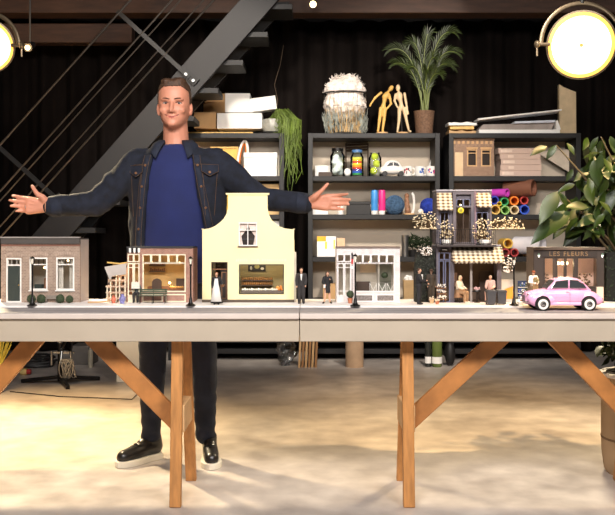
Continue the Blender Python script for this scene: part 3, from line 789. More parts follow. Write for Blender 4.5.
# --- middle unit, top: wool basket
t = thing('wire_basket', 'wire basket of white fleece and dried grass on middle shelves', 'basket', (WX(345, 7.52), 7.52, zt))
mb = MB(); HB = 0.36
for k in range(26):
    a = 2 * PI * k / 26
    mb.tube([(0.15 * math.cos(a), 0.13 * math.sin(a), 0.0), (0.185 * math.cos(a), 0.15 * math.sin(a), HB * 0.5), (0.185 * math.cos(a), 0.15 * math.sin(a), HB)], 0.0012, 4)
for z, r in ((0.004, 0.15), (0.12, 0.172), (0.24, 0.18)): mb.tube([(r * math.cos(2 * PI * k / 32), r * 0.83 * math.sin(2 * PI * k / 32), z) for k in range(33)], 0.0025, 4)
mb.build('wire_body', STEEL, t)
MB().tube([(0.19 * math.cos(2 * PI * k / 40), 0.155 * math.sin(2 * PI * k / 40), HB) for k in range(41)], 0.007, 8).build('rim', BLACK, t)
mb = MB(); mb.ell((0, 0, 0.27), (0.186, 0.155, 0.15), 40, 26); mb.ell((0.0, 0, 0.40), (0.178, 0.145, 0.09), 40, 24); mb.ell((0.02, 0, 0.45), (0.11, 0.1, 0.075), 32, 20); mb.remesh(0.009, 1)
for v in mb.bm.verts:
    p = v.co; d = Vector((p.x, p.y, p.z - 0.35)).normalized()
    v.co = p + d * (0.018 * noise.noise(p * 22) + 0.012 * noise.noise(p * 70))
mb.build('fleece', pm('white_fleece', (232, 222, 214), 0.95, var=0.12, scale=30, bump=0.5, bscale=120), t, smooth='all')
mb = MB(); rnd = random.Random(5)
for i in range(420):
    a = rnd.uniform(0, 2 * PI); z = 0.36 + rnd.uniform(0, 0.16); r = 0.17 * math.sqrt(max(0.05, 1 - ((z - 0.34) / 0.2) ** 2))
    p = Vector((r * math.cos(a), r * 0.8 * math.sin(a), z)); d = Vector((rnd.uniform(-1, 1), rnd.uniform(-1, 0.5), rnd.uniform(-0.3, 1))).normalized() * 0.035
    mb.tube([p, p + d * 0.6, p + d + Vector((rnd.uniform(-.01, .01), 0, rnd.uniform(-.012, .004)))], [0.003, 0.002, 0.001], 3, cap=False)
mb.build('fleece_wisps', pm('white_fleece'  , (232, 222, 214)), t)
mb = MB()
for i in range(300):
    a = rnd.uniform(0, 2 * PI); z = rnd.uniform(0.0, 0.14); r = 0.178
    p = Vector((r * math.cos(a), r * 0.83 * math.sin(a), z)); d = Vector((rnd.uniform(-.03, .03), rnd.uniform(-.02, .01), rnd.uniform(0.04, 0.10)))
    mb.tube([p, p + d * 0.5 + Vector((rnd.uniform(-.012, .012), -0.004, 0)), p + d], [0.0035, 0.004, 0.001], 3, cap=False)
mb.build('dried_moss', pm('grey_green_moss', (128, 132, 124), 0.9, var=0.5, scale=25), t)
mb = MB()
for i in range(70):
    a = rnd.uniform(-PI, 0); r = 0.187
    p = Vector((r * 0.8 * math.cos(a) , r * 0.83 * math.sin(a), 0.005)); q = p * 1.0 + Vector((rnd.uniform(-.04, .04), -0.003, rnd.uniform(0.15, 0.33)))
    mb.tube([p, q], [0.002, 0.0012], 4)
mb.build('dried_stems', pm('straw', (196, 166, 120), 0.8), t)
# mannequins
def mannequin(label, px, J, mat, pyb=131):
    Y = 7.5; k = Y / F
    t = thing('artist_mannequin', label, 'mannequin', (WX(px, Y), Y, zt), 0, 'wooden artist mannequins')
    def q(a, dy=0): return Vector(((a[0] - px) * k, dy, (130.5 - a[1]) * k))
    mb = MB()
    h = q(J['head']); mb.ell(h, (0.020, 0.022, 0.030), 14, 10, R(J.get('ht', 0), 'Y')); mb.cap(q(J['neck']), h, 0.009, 0.010, 8)
    mb.cap(q(J['chest']), q(J['neck']) - Vector((0, 0, 0.02)), 0.028, 0.030, 12); mb.cap(q(J['hip']), q(J['waist']), 0.024, 0.016, 12); mb.cap(q(J['waist']), q(J['chest']), 0.016, 0.024, 12)
    for s in ('A', 'B'):
        sh, el, wr, ha = [q(p, -0.005) for p in J['arm' + s]]
        mb.chain([sh, el, wr, ha], [0.013, 0.011, 0.008, 0.009], 8); mb.ell(el, 0.0125, 10, 6)
        hp, kn, an, to = [q(p) for p in J['leg' + s]]
        mb.chain([hp, kn, an], [0.019, 0.014, 0.010], 10); mb.ell(kn, 0.016, 10, 6); mb.cap(an, to + Vector((0, -0.03, 0.004)), 0.010, 0.011, 8)
    mb.remesh(0.0042, 2); mb.build('figure', mat, t, smooth='all')
    MB().lathe([(0.055, 0), (0.055, 0.014), (0.048, 0.018), (0.001, 0.018)], n=24).build('base', PALEW, t)
    MB().cyl(q(J['hip']) + Vector((0, 0.03, 0)), (0, 0.03, 0.015), 0.003, n=6).build('support_rod', STEEL, t)
mannequin('wooden artist mannequin leaning sideways with one arm out, on middle shelves', 382, dict(head=(391, 84.5), ht=0.6, neck=(387, 89), chest=(385, 93), waist=(384, 99), hip=(383, 104),
    armA=((381, 89), (375, 94), (371, 100), (370, 102)), armB=((389, 91), (391, 100), (386, 106), (385, 108)), legA=((381, 105), (379.5, 116), (378, 127), (377.5, 128)), legB=((385, 105), (384, 116), (382.5, 127), (382.5, 128))), GOLDW)
mannequin('pale wooden artist mannequin standing upright with legs apart beside the palm', 402.5, dict(head=(398, 84), ht=0.05, neck=(399, 89), chest=(399.5, 94), waist=(401, 99), hip=(401.5, 104),
    armA=((395.5, 91), (394.5, 97), (397, 103), (399, 104.5)), armB=((404.5, 90), (406, 99), (407.5, 107), (408, 110)), legA=((399.5, 105), (399, 117), (397.5, 127), (397, 128.5)), legB=((404, 105), (406.5, 117), (409, 127), (410, 128.5))), pm('pale_maple', (226, 200, 160), 0.5))
# palm
def palm(label, px, hpx, Y=7.52):
    t = thing('potted_palm', label, 'plant', (WX(px, Y), Y, zt))
    MB().lathe([(0.075, 0), (0.082, 0.10), (0.092, 0.195), (0.094, 0.205), (0.086, 0.205), (0.08, 0.16), (0.001, 0.16)], n=28).build('pot', pm('woven_brown_pot', (112, 84, 64), 0.8, var=0.3, scale=60), t)
    rnd = random.Random(11); mb = MB(); st = MB()
    fr = [(-0.36, 0.74, 0.0), (-0.33, 0.56, -0.1), (-0.14, 0.82, 0.05), (0.05, 0.90, 0), (0.30, 0.90, -0.1), (0.36, 0.72, 0.05), (0.24, 0.55, -0.1), (-0.16, 0.52, -0.1), (0.10, 0.62, -0.1), (0.32, 0.58, 0.1), (0.02, 0.48, -0.15), (0.14, 0.44, -0.12)]
    for dx, dz, dy in [(q[0] * 0.86, q[1], q[2]) for q in fr]:
        a = Vector((rnd.uniform(-.03, .03), rnd.uniform(-.03, .03), 0.17)); c = Vector((dx * 0.25, dy * 0.3, 0.17 + dz * 0.92)); e = Vector((dx, dy, 0.17 + dz * 0.78))
        N = 24; P_ = [a * (1 - u) ** 2 + c * 2 * u * (1 - u) + e * u * u for u in [i / N for i in range(N + 1)]]
        st.tube(P_, [0.006 - 0.0045 * i / N for i in range(N + 1)], 5)
        for i in range(6, N + 1):
            d = (P_[min(i + 1, N)] - P_[i - 1]).normalized(); L = 0.105 * math.sin(PI * min(1, (i - 3) / (N - 1))) ** 0.6 + 0.02
            for s in (-1, 1):
                o = d.cross(Vector((0, 1, 0))).normalized() * s
                tip = P_[i] + (d * 0.95 + o * 0.42 + Vector((0, rnd.uniform(-.25, .25), -0.18))) * L
                m = P_[i].lerp(tip, 0.5) + Vector((0, 0, 0.012)); wv = d.cross(o).cross(tip - P_[i]).normalized() * 0.0075
                wv = (tip - P_[i]).cross(Vector((0, -1, 0.3))).normalized() * 0.0042
                mb.quad(P_[i] - wv * 0.4, m - wv, m + wv, P_[i] + wv * 0.4); mb._f([mb.v(m - wv), mb.v(tip), mb.v(m + wv)])
    mb.build('fronds', pm('palm_green', (48, 60, 20), 0.45, var=0.35, scale=7), t, norm=False)
    st.build('stems', pm('palm_stem', (110, 122, 52), 0.5), t)
palm('tall feathery palm in brown woven pot on the middle shelves', 424, 110)
# --- middle unit row 1
def jar(label, px, pyt, w, contents, lid=None, Y=7.5):
    t = thing('glass_jar', label, 'jar', at_shelf(px, 1, Y), 0, 'glass jars of craft material')
    h = hs(pyt, 1, Y); r = w * Y / F / 2
    MB().lathe([(r * 0.9, 0), (r, 0.01), (r, h * 0.72), (r * 0.72, h * 0.86), (r * 0.72, h * 0.93), (r * 0.66, h * 0.93), (r * 0.66, h * 0.85), (r * 0.93, h * 0.71), (r * 0.93, 0.012), (0.001, 0.010)], n=24).build('glass_body', JARG, t)
    if lid: MB().lathe([(r * 0.78, h * 0.90), (r * 0.78, h), (0.001, h)], n=24).build('lid', lid, t)
    contents(t, r * 0.88, h)
def c_cotton(t, r, h):
    mb = MB(); rnd = random.Random(2)
    for i in range(16): mb.ell((rnd.uniform(-.5, .5) * r, rnd.uniform(-.5, .5) * r, 0.02 + r * 0.4 + h * 0.62 * (i / 18)), r * 0.5, 10, 8)
    mb.remesh(0.008, 2); mb.build('cotton_wool', PAPER, t, smooth='all')
def c_layers(t, r, h):
    cols = [(70, 150, 80), (40, 90, 190), (90, 60, 140), (226, 70, 40), (244, 160, 40), (250, 210, 60), (214, 60, 50), (246, 190, 50), (250, 220, 90)]
    n = len(cols)
    for i, c in enumerate(cols):
        z0 = 0.014 + h * 0.66 * i / n; z1 = 0.014 + h * 0.66 * (i + 1) / n
        MB().lathe([(0.001, z0), (r, z0), (r * 1.01, (z0 + z1) / 2), (r, z1 - 0.0005), (0.001, z1 - 0.0005)], n=20).build('coloured_layer', pm('bead_layer_%d' % i, c, 0.7, var=0.25, scale=120), t)
def c_balls(t, r, h):
    m = pm('lime_pompom', (214, 218, 70), 0.9, var=0.15, scale=60, bump=0.5, bscale=200)
    for i, (x, z) in enumerate(((-0.25, 0.18), (0.3, 0.46), (-0.05, 0.74))): MB().ell((x * r, 0, h * z + 0.01), r * 0.66, 14, 10).build('pompom', m, t)
jar('glass jar of white cotton wool with dark lid on middle shelves', 337.5, 148.5, 15, c_cotton, IRON)
jar('glass jar filled with rainbow coloured layers on middle shelves', 357, 150, 13.5, c_layers, pm('blue_lid', (70, 110, 160), 0.4))
jar('glass jar of lime yellow pompoms on middle shelves', 375, 151, 13, c_balls)
box_thing('storage_box', 'low white box lying left of the cotton jar', 'box', 315, 331, 165.5, 1, 0.12, PAPER, Y=7.56)
box_thing('wooden_block', 'small flat dark block in front of the low white box', 'block', 318.5, 332, 172, 1, 0.04, pm('dark_brown_wood', (66, 50, 40), 0.6), Y=7.44)
o = MB().ell((0, 0, 0.036), (0.03, 0.03, 0.036), 14, 10).build('foam_egg', PAPER, None, at_shelf(347.5, 1, 7.46)); tag(o, 'white egg-shaped ball between cotton jar and rainbow jar', 'ball')
t = thing('wire_rack', 'dark metal wire holder standing behind the rainbow jar', 'holder', at_shelf(357, 1, 7.62))
mb = MB(); k = 7.62 / F
for a in range(7): mb.tube([(-11 * k, 0.03 * (a % 2), 0.31 - 0.012 * a), (11 * k, 0.03 * (a % 2), 0.32 - 0.012 * a)], 0.006, 6)
mb.build('top_rail', pm('brown_metal', (70, 54, 42), 0.5, 0.4), t)
for x in (-11, 11): MB().cyl((x * k, 0.015, 0), (x * k, 0.015, 0.31), 0.006, n=8).build('upright', pm('brown_metal', (70, 54, 42)), t)
# white toy car
def toycar(label, px0, px1, pyt, row, Y):
    w = (px1 - px0) * Y / F; h = hs(pyt, row, Y)
    t = thing('model_car', label, 'toy car', (WX((px0 + px1) / 2, Y), Y, ST[row]))
    mb = MB(); mb.ell((0, 0, h * 0.42), (w / 2, 0.05, h * 0.3), 24, 12); mb.ell((0.0, 0, h * 0.6), (w * 0.33, 0.042, h * 0.4), 20, 12); mb.ell((-w * 0.32, 0, h * 0.35), (w * 0.18, 0.05, h * 0.24), 16, 10); mb.remesh(0.006, 2)
    mb.build('car_body', WHITE, t, smooth='all')
    MB().prism([(-w * 0.22, h * 0.62), (w * 0.0, h * 0.64), (w * 0.0, h * 0.84), (-w * 0.12, h * 0.82)], -0.045, 0.045).build('side_window', pm('dark_car_glass', (60, 62, 66), 0.2), t)
    MB().prism([(w * 0.03, h * 0.64), (w * 0.24, h * 0.62), (w * 0.17, h * 0.80), (w * 0.03, h * 0.84)], -0.045, 0.045).build('side_window', pm('dark_car_glass', (60, 62, 66)), t)
    for x in (-0.3, 0.3):
        for y in (-0.045, 0.045): MB().cyl((x * w, y - 0.012, h * 0.16), (x * w, y + 0.012, h * 0.16), h * 0.16, n=16).build('wheel', BLACK, t)
toycar('white toy car parked between jars and mugs on the middle shelves', 379, 406, 160, 1, 7.48)
def mug(label, px, pal, Y=7.46):
    t = thing('mug', label, 'mug', at_shelf(px, 1, Y), 0, 'white patterned mugs in a row')
    r = 0.042; h = 0.088
    MB().lathe([(r * 0.9, 0), (r, 0.006), (r, h), (r * 0.92, h), (r * 0.9, 0.01), (0.001, 0.01)], n=24).build('cup', PAPER, t)
    MB().tube([(r + 0.028 * math.sin(a) - 0.002, 0, h * 0.5 + 0.03 * math.cos(a)) for a in [PI * i / 12 for i in range(13)]], 0.006, 8).build('handle', PAPER, t)
    mb = MB(); rnd = random.Random(px); n = 24
    for i in range(9):
        a0 = -PI / 2 + rnd.uniform(-1.0, 0.8); z0 = rnd.uniform(0.012, 0.055); da = rnd.uniform(0.2, 0.4); dz = rnd.uniform(0.012, 0.025); mb.mi = i % 2
        rr = r + 0.0008
        mb.quad(*[(rr * math.cos(a), rr * math.sin(a), z) for a, z in ((a0, z0), (a0 + da, z0), (a0 + da, z0 + dz), (a0, z0 + dz))])
    mb.build('print', [pm('print_%d' % i, c, 0.5) for i, c in pal], t)
PAL = [(0, (190, 60, 70)), (1, (60, 50, 60)), (2, (50, 80, 160)), (3, (220, 90, 130)), (4, (80, 120, 190))]
mug('white mug with red and dark print, leftmost of the mug row', 407.5, (PAL[0], PAL[1]))
mug('white mug with blue print, middle of the mug row', 419.5, (PAL[2], PAL[4]))
mug('white mug with red and blue print, rightmost of the mug row', 430.5, (PAL[3], PAL[2]))
o = MB().prism([(-0.06, 0), (0.05, 0), (0.05, 0.26), (0.03, 0.26)], 0, 0.004).build('paper_sheet', PAPER, None, at_shelf(431, 1, 7.66)); tag(o, 'white paper offcut leaning in the right corner behind the mugs', 'paper')
# --- middle unit row 2
box_thing('storage_box', 'black lidded box on the middle shelves beside the outstretched hand', 'box', 347, 370.5, 201.5, 2, 0.16, BLACK, lid=BLACK)
box_thing('card_box', 'flat white box behind the outstretched hand on the shelf', 'box', 311, 328, 206, 2, 0.12, PAPER, Y=7.5)
def bottle(label, px, c):
    t = thing('paint_bottle', label, 'bottle', at_shelf(px, 2, 7.46), 0, 'upright paint bottles')
    MB().lathe([(0.030, 0.035), (0.031, 0.04), (0.031, 0.19), (0.027, 0.215), (0.001, 0.22)], n=20).build('tube_body', pm('paint_%s' % label[:4], c, 0.35), t)
    MB().lathe([(0.026, 0), (0.029, 0.004), (0.029, 0.036), (0.001, 0.036)], n=20).build('cap', WHITE, t)
bottle('blue paint bottle standing cap down, left of a pair', 374.5, (64, 140, 210)); bottle('pink paint bottle standing cap down, right of a pair', 382, (226, 50, 130))
t = thing('small_tin', 'small white tin under the outstretched hand on the shelf', 'tin', at_shelf(340.5, 2, 7.46))
MB().lathe([(0.026, 0), (0.028, 0.004), (0.028, 0.09), (0.001, 0.09)], n=20).build('tin_body', WHITE, t); MB().lathe([(0.02, 0.0905), (0.02, 0.108), (0.001, 0.108)], n=16).build('lid', IRON, t)
def yarn(label, px, r, c, Y=7.48):
    mb = MB(); mb.ell((0, 0, r), (r, r * 0.95, r * 0.98), 24, 16); rnd = random.Random(int(px))
    for i in range(34):
        ax = Vector((rnd.gauss(0, 1), rnd.gauss(0, 1), rnd.gauss(0, 1))).normalized(); u = ax.orthogonal().normalized(); v = ax.cross(u); o = rnd.uniform(-.35, .35)
        rr = math.sqrt(1 - o * o) * r * 1.01
        mb.tube([Vector((0, 0, r)) + ax * o * r + (u * math.cos(a) + v * math.sin(a)) * rr for a in [2 * PI * k / 26 for k in range(27)]], r * 0.05, 5, cap=False)
    for v in mb.bm.verts:
        if v.co.z < 0: v.co.z = 0
    o = mb.build('yarn_ball', pm('yarn_%d' % px, c, 0.95, var=0.3, scale=40), None, at_shelf(px, 2, Y)); tag(o, label, 'yarn', 'balls of wool')
yarn('large slate blue ball of yarn on the middle shelves', 394.5, 0.084, (64, 92, 122)); yarn('royal blue ball of yarn in the right corner of middle shelves', 428.5, 0.072, (38, 62, 160))
t = thing('figurine', 'small painted shell figure between the two balls of yarn', 'figurine', at_shelf(409, 2, 7.47))
mb = MB(); mb.cap((-0.01, 0, 0.03), (-0.02, 0, 0.13), 0.028, 0.02); mb.ell((-0.02, 0, 0.165), (0.022, 0.022, 0.026), 12, 8); mb.remesh(0.006, 2); mb.build('figure', pm('brown_figure', (140, 100, 74), 0.6, var=0.5, scale=40), t, smooth='all')
MB().tube([(0.02 + 0.035 * math.sin(a) * 0.7, 0.0, 0.10 + 0.095 * math.cos(a)) for a in [0.2 + 2.6 * i / 12 for i in range(13)]], 0.012, 8).build('shell', WHITE, t)
MB().lathe([(0.05, 0), (0.05, 0.012), (0.001, 0.012)], n=18).build('base', PALEW, t)
o = MB().ell((0, 0, 0.026), 0.026, 14, 10).build('foam_ball', PAPER, None, at_shelf(420.5, 2, 7.43)); tag(o, 'small white ball in front of royal blue yarn', 'ball')
# --- middle unit row 3 (257)
t = thing('storage_box', 'white and yellow printed carton above the woman figurine', 'box', at_shelf(327, 3, 7.46)); k = 7.46 / F
MB().box(-10 * k, 9 * k, 0, 0.18, 0, 20.5 * k).build('box_body', PAPER, t, bev=0.003)
MB().box(-10 * k, -1 * k, -0.002, 0, 15.5 * k, 20.5 * k).build('orange_band', pm('orange_print', (246, 176, 40), 0.5), t)
MB().box(-2 * k, 0, -0.002, 0, 8 * k, 15 * k).build('yellow_stripe', pm('yellow_print', (246, 214, 70), 0.5), t)
MB().box(6.5 * k, 8 * k, -0.002, 0, 8 * k, 17 * k).build('yellow_stripe', pm('yellow_print', (246, 214, 70)), t)
box_thing('storage_box', 'small peach carton beside the white and yellow printed carton', 'box', 336.8, 345, 238, 3, 0.16, pm('peach_card', (226, 186, 150), 0.7), Y=7.48)
tag(MB().lathe([(0.03, 0), (0.032, 0.18), (0.034, 0.19), (0.001, 0.19)], n=20).build('metal_can', STEEL, None, at_shelf(405, 3, 7.46)), 'tall slim metal can on shelf right of the white shopfront', 'can')
def bushpot(name, label, px, row, Y, potmat, pr, ph, fr, fz, n, leafmat, seed):
    t = thing(name, label, 'plant', at_shelf(px, row, Y)); rnd = random.Random(seed)
    MB().lathe([(pr * 0.75, 0), (pr, ph), (pr * 0.92, ph), (pr * 0.9, ph * 0.8), (0.001, ph * 0.8)], n=22).build('pot', potmat, t)
    mb = MB()
    for i in range(n):
        d = Vector((rnd.gauss(0, 1), rnd.gauss(0, 1), rnd.gauss(0, .8))).normalized() * fr * rnd.uniform(.4, 1); p = Vector((0, 0, fz)) + d
        u = Vector((rnd.uniform(-1, 1), rnd.uniform(-1, 1), rnd.uniform(-1, 1))).normalized() * fr * 0.3; w = u.orthogonal().normalized() * fr * 0.1
        mb._f([mb.v(p - u), mb.v(p + w), mb.v(p + u), mb.v(p - w)])
    mb.build('foliage', leafmat, t, norm=False)
    return t
bushpot('potted_plant', 'dark leafy plant beside the metal can on middle shelves', 413, 3, 7.52, BLACK, 0.05, 0.06, 0.075, 0.13, 260, LEAFD, 1)
bushpot('potted_plant', 'small dark plant in silver bucket left of the café model', 425.5, 3, 7.46, STEEL, 0.06, 0.085, 0.06, 0.125, 200, LEAFD, 2)
# row 4 middle: paper bag
t = thing('paper_bag', 'brown paper bag with white tissue, right of the white shopfront', 'bag', (WX(409, 7.44), 7.44, ST[4])); k = 7.44 / F
MB().loft([[Vector((x * s, y * s, z)) for x, y in ((-0.045, 0), (0.045, 0), (0.045, 0.07), (-0.045, 0.07))] for z, s in ((0, 1), (0.1, 1.02), (0.17, 1.05))]).build('bag', pm('kraft_paper', (176, 146, 104), 0.85), t)
mb = MB(); mb.ell((0.0, 0.035, 0.18), (0.04, 0.03, 0.03), 14, 10); mb.remesh(0.008, 0)
for v in mb.bm.verts: v.co += Vector((noise.noise(v.co * 60), noise.noise(v.co * 70 + Vector((3, 1, 2))), noise.noise(v.co * 55))) * 0.012
mb.build('tissue', PAPER, t)
box_thing('cardboard_box', 'plain brown carton on shelf behind the woman figurine', 'box', 323, 337, 284, 4, 0.2, CARD, Y=7.5)
# --- right unit top
t0 = [(449, 476, 127.2, 131.3, 0.02), (450, 474, 123, 126.8, -0.03), (448.5, 477, 119.4, 122.8, 0.02)]
for (a, b, z1, z0, rz), lab, mt in zip(t0, ('bottom piece of the small stack of wood offcuts on right shelves', 'middle piece of the small stack of wood offcuts on right shelves', 'white topmost piece of the small stack of offcuts on right shelves'), (PALEW, GOLDW, PAPER)):
    Y = 7.46; k = Y / F
    mb = MB(); w = (b - a) * k; rnd = random.Random(a * 3)
    zb = ST[0] + (131.3 - z0) * k + 0.0
    pts = [(-w / 2 + w * i / 10, 0.028 + rnd.uniform(-.006, .004)) for i in range(11)]
    mb.prism([(-w / 2, 0)] + [(w / 2, 0)] + list(reversed(pts)), 0, 0.16)
    tag(mb.build('wood_offcut', mt, None, (WX((a + b) / 2, Y), Y, zb), rz=rz, bev=0.002), lab, 'wood', 'stacked wood offcuts')
t = thing('foam_board_tray', 'large shallow white foam board box lying on top of right shelves', 'box', (WX(520, 7.44), 7.44, ST[0])); k = 7.44 / F
GREYC = pm('grey_board', (150, 140, 134), 0.8)
MB().box(-41 * k, 40 * k, 0, 0.25, 0, 4 * k).build('base', PAPER, t, bev=0.002)
MB().prism([(-41 * k, 4 * k), (32 * k, 4 * k), (36 * k, 11 * k), (-36 * k, 9.6 * k)], 0.03, 0.24).build('grey_side', GREYC, t)
MB().prism([(-6 * k, 10.2 * k), (35 * k, 11.2 * k), (35.5 * k, 13.5 * k), (-5 * k, 12.2 * k)], 0.0, 0.24).build('flap', pm('bluish_white_card', (206, 212, 226), 0.7), t)
MB().prism([(36.5 * k, 4.1 * k), (41 * k, 4.1 * k), (37.5 * k, 13.5 * k), (36.2 * k, 11.5 * k)], 0.0, 0.24).build('end_flap', PAPER, t)
o = MB().prism([(-42 * k, 0), (42 * k, 9.5 * k), (42 * k, 10.8 * k), (-42 * k, 1.6 * k)], 0, 0.2).build('foam_sheet', PAPER, None, (WX(520, 7.46), 7.46, ST[0] + 14.6 * k - 0.5 * k)); o.location.z = ST[0] + 0.122
tag(o, 'long white foam sheet lying aslant across the foam board box', 'board')
o = MB().prism([(-0.078, 0), (0.075, 0), (0.072, 0.40), (-0.04, 0.445), (-0.078, 0.47)], 0, 0.05).build('cream_board', pm('cream_panel', (208, 184, 146), 0.7), None, (WX(568, 7.66), 7.66, ST[0])); tag(o, 'cream cardboard panel standing upright below the right studio lamp', 'panel')
# row 1 right: brick house model
t = thing('model_house', 'small brown brick model house on the right shelves', 'model house', at_shelf(473, 1, 7.45)); k = 7.45 / F
BR2 = brick('tan_model_brick', (150, 118, 96), (134, 102, 82), (180, 160, 140), 26)
def bx(a): return (a - 473) * k
def bz(a): return (176 - a) * k + 0.0
hol = [(bx(467), bx(477), bz(166), bz(149)), (bx(481), bx(491), bz(166), bz(149)), (bx(455), bx(463), 0, bz(152))]
MB().facade(bx(452.5), bx(494), 0, bz(139), 0, 0.015, hol).build('brick_front', BR2, t)
MB().box(bx(452.5), bx(494), 0.016, 0.17, 0, bz(140)).build('house_body', pm('dark_inner', (52, 44, 40), 0.9), t)
for i in range(9): MB().box(bx(453 + i * 4.6), bx(455.4 + i * 4.6), -0.006, 0, bz(143.5), bz(140.5)).build('cornice_bracket', PALEW, t)
MB().box(bx(452), bx(494.5), -0.01, 0.17, bz(139.6), bz(138)).build('cornice', BR2, t)
for h in hol[:2]:
    f = MB().frame(h[0], h[1], h[2], h[3], -0.004, 0.01, 0.010, (), (h[2] + (h[3] - h[2]) * 0.78,)).build('window', PALEW, t)
    MB().box(h[0] + 0.006, h[1] - 0.006, 0.004, 0.006, h[2] + 0.006, h[3] - 0.006).build('pane', GLASS, f)
    MB().box(h[0] - 0.006, h[1] + 0.006, -0.008, 0, h[3] + 0.004, h[3] + 0.018).build('lintel', PALEW, t)
MB().box(hol[2][0], hol[2][1], -0.002, 0.012, 0, hol[2][3]).build('door', pm('pale_door', (222, 190, 150), 0.6), t)
# stack of six boxes
bc = pm('pale_pink_carton', (204, 178, 164), 0.8, var=0.08, scale=4)
zc = ST[1]
for i, (a, b, h, lab) in enumerate(((500, 541, 6.2, 'bottom carton of the flat stack on right shelves'), (500.5, 541.5, 5.6, 'second carton from the bottom of the flat stack'), (501, 541, 5.6, 'third carton from the bottom of the flat stack'), (500, 540.5, 5.4, 'fourth carton from the bottom of the flat stack'), (498.5, 539, 5.6, 'topmost carton of the flat stack on right shelves'))):
    Y = 7.45; k = Y / F
    t = thing('flat_carton', lab, 'box', (WX((a + b) / 2, Y), Y, zc), 0, 'flat cartons in a stack')
    w = (b - a) * k; MB().box(-w / 2, w / 2, 0, 0.2, 0.0, h * k - 0.0015).build('carton_body', bc, t, bev=0.002)
    MB().box(-w / 2 + 0.02 + 0.05 * (i % 2), -w / 2 + 0.12, -0.001, 0, h * k * 0.25, h * k * 0.75).build('label_strip', pm('pale_label', (228, 206, 190), 0.7), t)
    zc += h * k
o = MB().prism([(-0.20, 0.22), (0.16, 0.0), (0.17, 0.0), (0.17, 0.24), (-0.02, 0.26)], 0, 0.012).build('card_sheet', pm('tan_grey_card', (198, 184, 166), 0.8), None, (WX(560, 7.6), 7.6, ST[1])); tag(o, 'large pale card sheet leaning at the right end of right shelves', 'card')
# row 2 right: tubes and rolls
def roll(label, px, py, r_px, row, col, L=0.22, Y=7.44, name='paper_roll', ang=0.0, wall=0.72, group='rolled coloured paper', zoff=None):
    k = Y / F; r = r_px * k
    z = WZ(py, Y) if zoff is None else zoff
    m = pm('roll_%d_%d_%d' % col, col, 0.6, var=0.06)
    mb = MB(); n = 24
    mb.loft([[Vector((rr * math.cos(2 * PI * q / n), y, rr * math.sin(2 * PI * q / n))) for q in range(n)] for rr, y in ((r * wall, L), (r, L), (r, 0), (r * wall, 0), (r * wall, L))], cap=False)
    bmesh.ops.remove_doubles(mb.bm, verts=mb.bm.verts[:], dist=1e-6)
    o = mb.build(name, m, None, (WX(px, Y), Y, z), rz=ang); tag(o, label, 'paper roll', group); return o
zb2 = ST[2]; k = 7.44 / F
def zr(r): return zb2 + r * k + 0.0005
roll('gold paper roll at the left end of bottom row of rolls', 495.5, 0, 5.0, 2, (224, 184, 96), zoff=zr(5.0))
roll('pale green paper roll in bottom row of rolls', 505.3, 0, 4.5, 2, (150, 200, 110), zoff=zr(4.5))
roll('cream paper roll in bottom row of rolls', 514.6, 0, 4.6, 2, (226, 204, 160), zoff=zr(4.6))
roll('royal blue paper roll at right end of bottom row of rolls', 524.6, 0, 5.0, 2, (50, 90, 200), zoff=zr(5.0))
roll('dark blue paper roll at the upper left of pile of rolls', 494.5, 0, 4.4, 2, (40, 60, 180), zoff=zr(5.0) + 9.4 * k)
roll('emerald green paper roll lying in the second row of pile', 504.6, 0, 4.2, 2, (50, 160, 90), zoff=zr(4.5) + 8.6 * k)
roll('orange paper roll lying in the second row of pile', 514.4, 0, 4.6, 2, (240, 130, 30), zoff=zr(4.6) + 9.2 * k)
roll('small yellow paper roll tucked between blue and green rolls', 499.3, 0, 2.3, 2, (240, 200, 40), zoff=zr(4.5) + 6.2 * k, Y=7.43)
roll('red paper roll lying over the royal blue roll', 524.4, 0, 4.2, 2, (190, 60, 50), zoff=zr(5.0) + 9.3 * k)
roll('magenta paper roll lying across the top of the pile', 507.5, 0, 4.2, 2, (206, 70, 190), L=0.24, zoff=zr(4.4) + 17.4 * k, ang=0.75, Y=7.42)
roll('big brown cardboard tube lying above the coloured rolls', 534, 0, 8.6, 2, (120, 76, 56), L=0.26, zoff=zr(5.0) + 21.5 * k, ang=0.95, Y=7.40, name='cardboard_tube', wall=0.82)
for px, lab, pl in ((548, 'crumpled white paper bundle at the right end of row of rolls', [(-0.07, 0), (0.09, 0), (0.05, 0.07), (0.0, 0.13)]), (553, 'folded white card behind leaves on right shelves', [(-0.05, 0), (0.08, 0), (0.08, 0.10), (0.02, 0.16)])):
    o = MB().prism(pl, 0, 0.08).build('paper_bundle', PAPER, None, at_shelf(px, 2, 7.45 if px < 550 else 7.56)); tag(o, lab, 'paper')
# row 3 right
zb2 = ST[3]
roll('large white paper roll lying right of the café model', 543, 0, 9.0, 3, (226, 222, 226), L=0.26, zoff=zb2 + 9.1 * k + 0.02, ang=0.9, wall=0.86)
tag(MB().box(-0.16, 0.02, 0.0, 0.2, 0, 0.0195).build('board', CARD, None, (WX(543, 7.46) + 0.04, 7.5, zb2)), 'thin cardboard sheet under the large white paper roll', 'board')
roll('yellow paper roll leaning left of the large white roll', 508, 0, 5.0, 3, (226, 180, 70), zoff=zb2 + 13.5 * k)
roll('dark red paper roll, left of a pair under the yellow roll', 505.5, 0, 4.2, 3, (170, 60, 60), zoff=zb2 + 4.3 * k)
roll('dark red paper roll, right of a pair under the white roll', 514.6, 0, 4.2, 3, (176, 58, 58), zoff=zb2 + 4.3 * k)
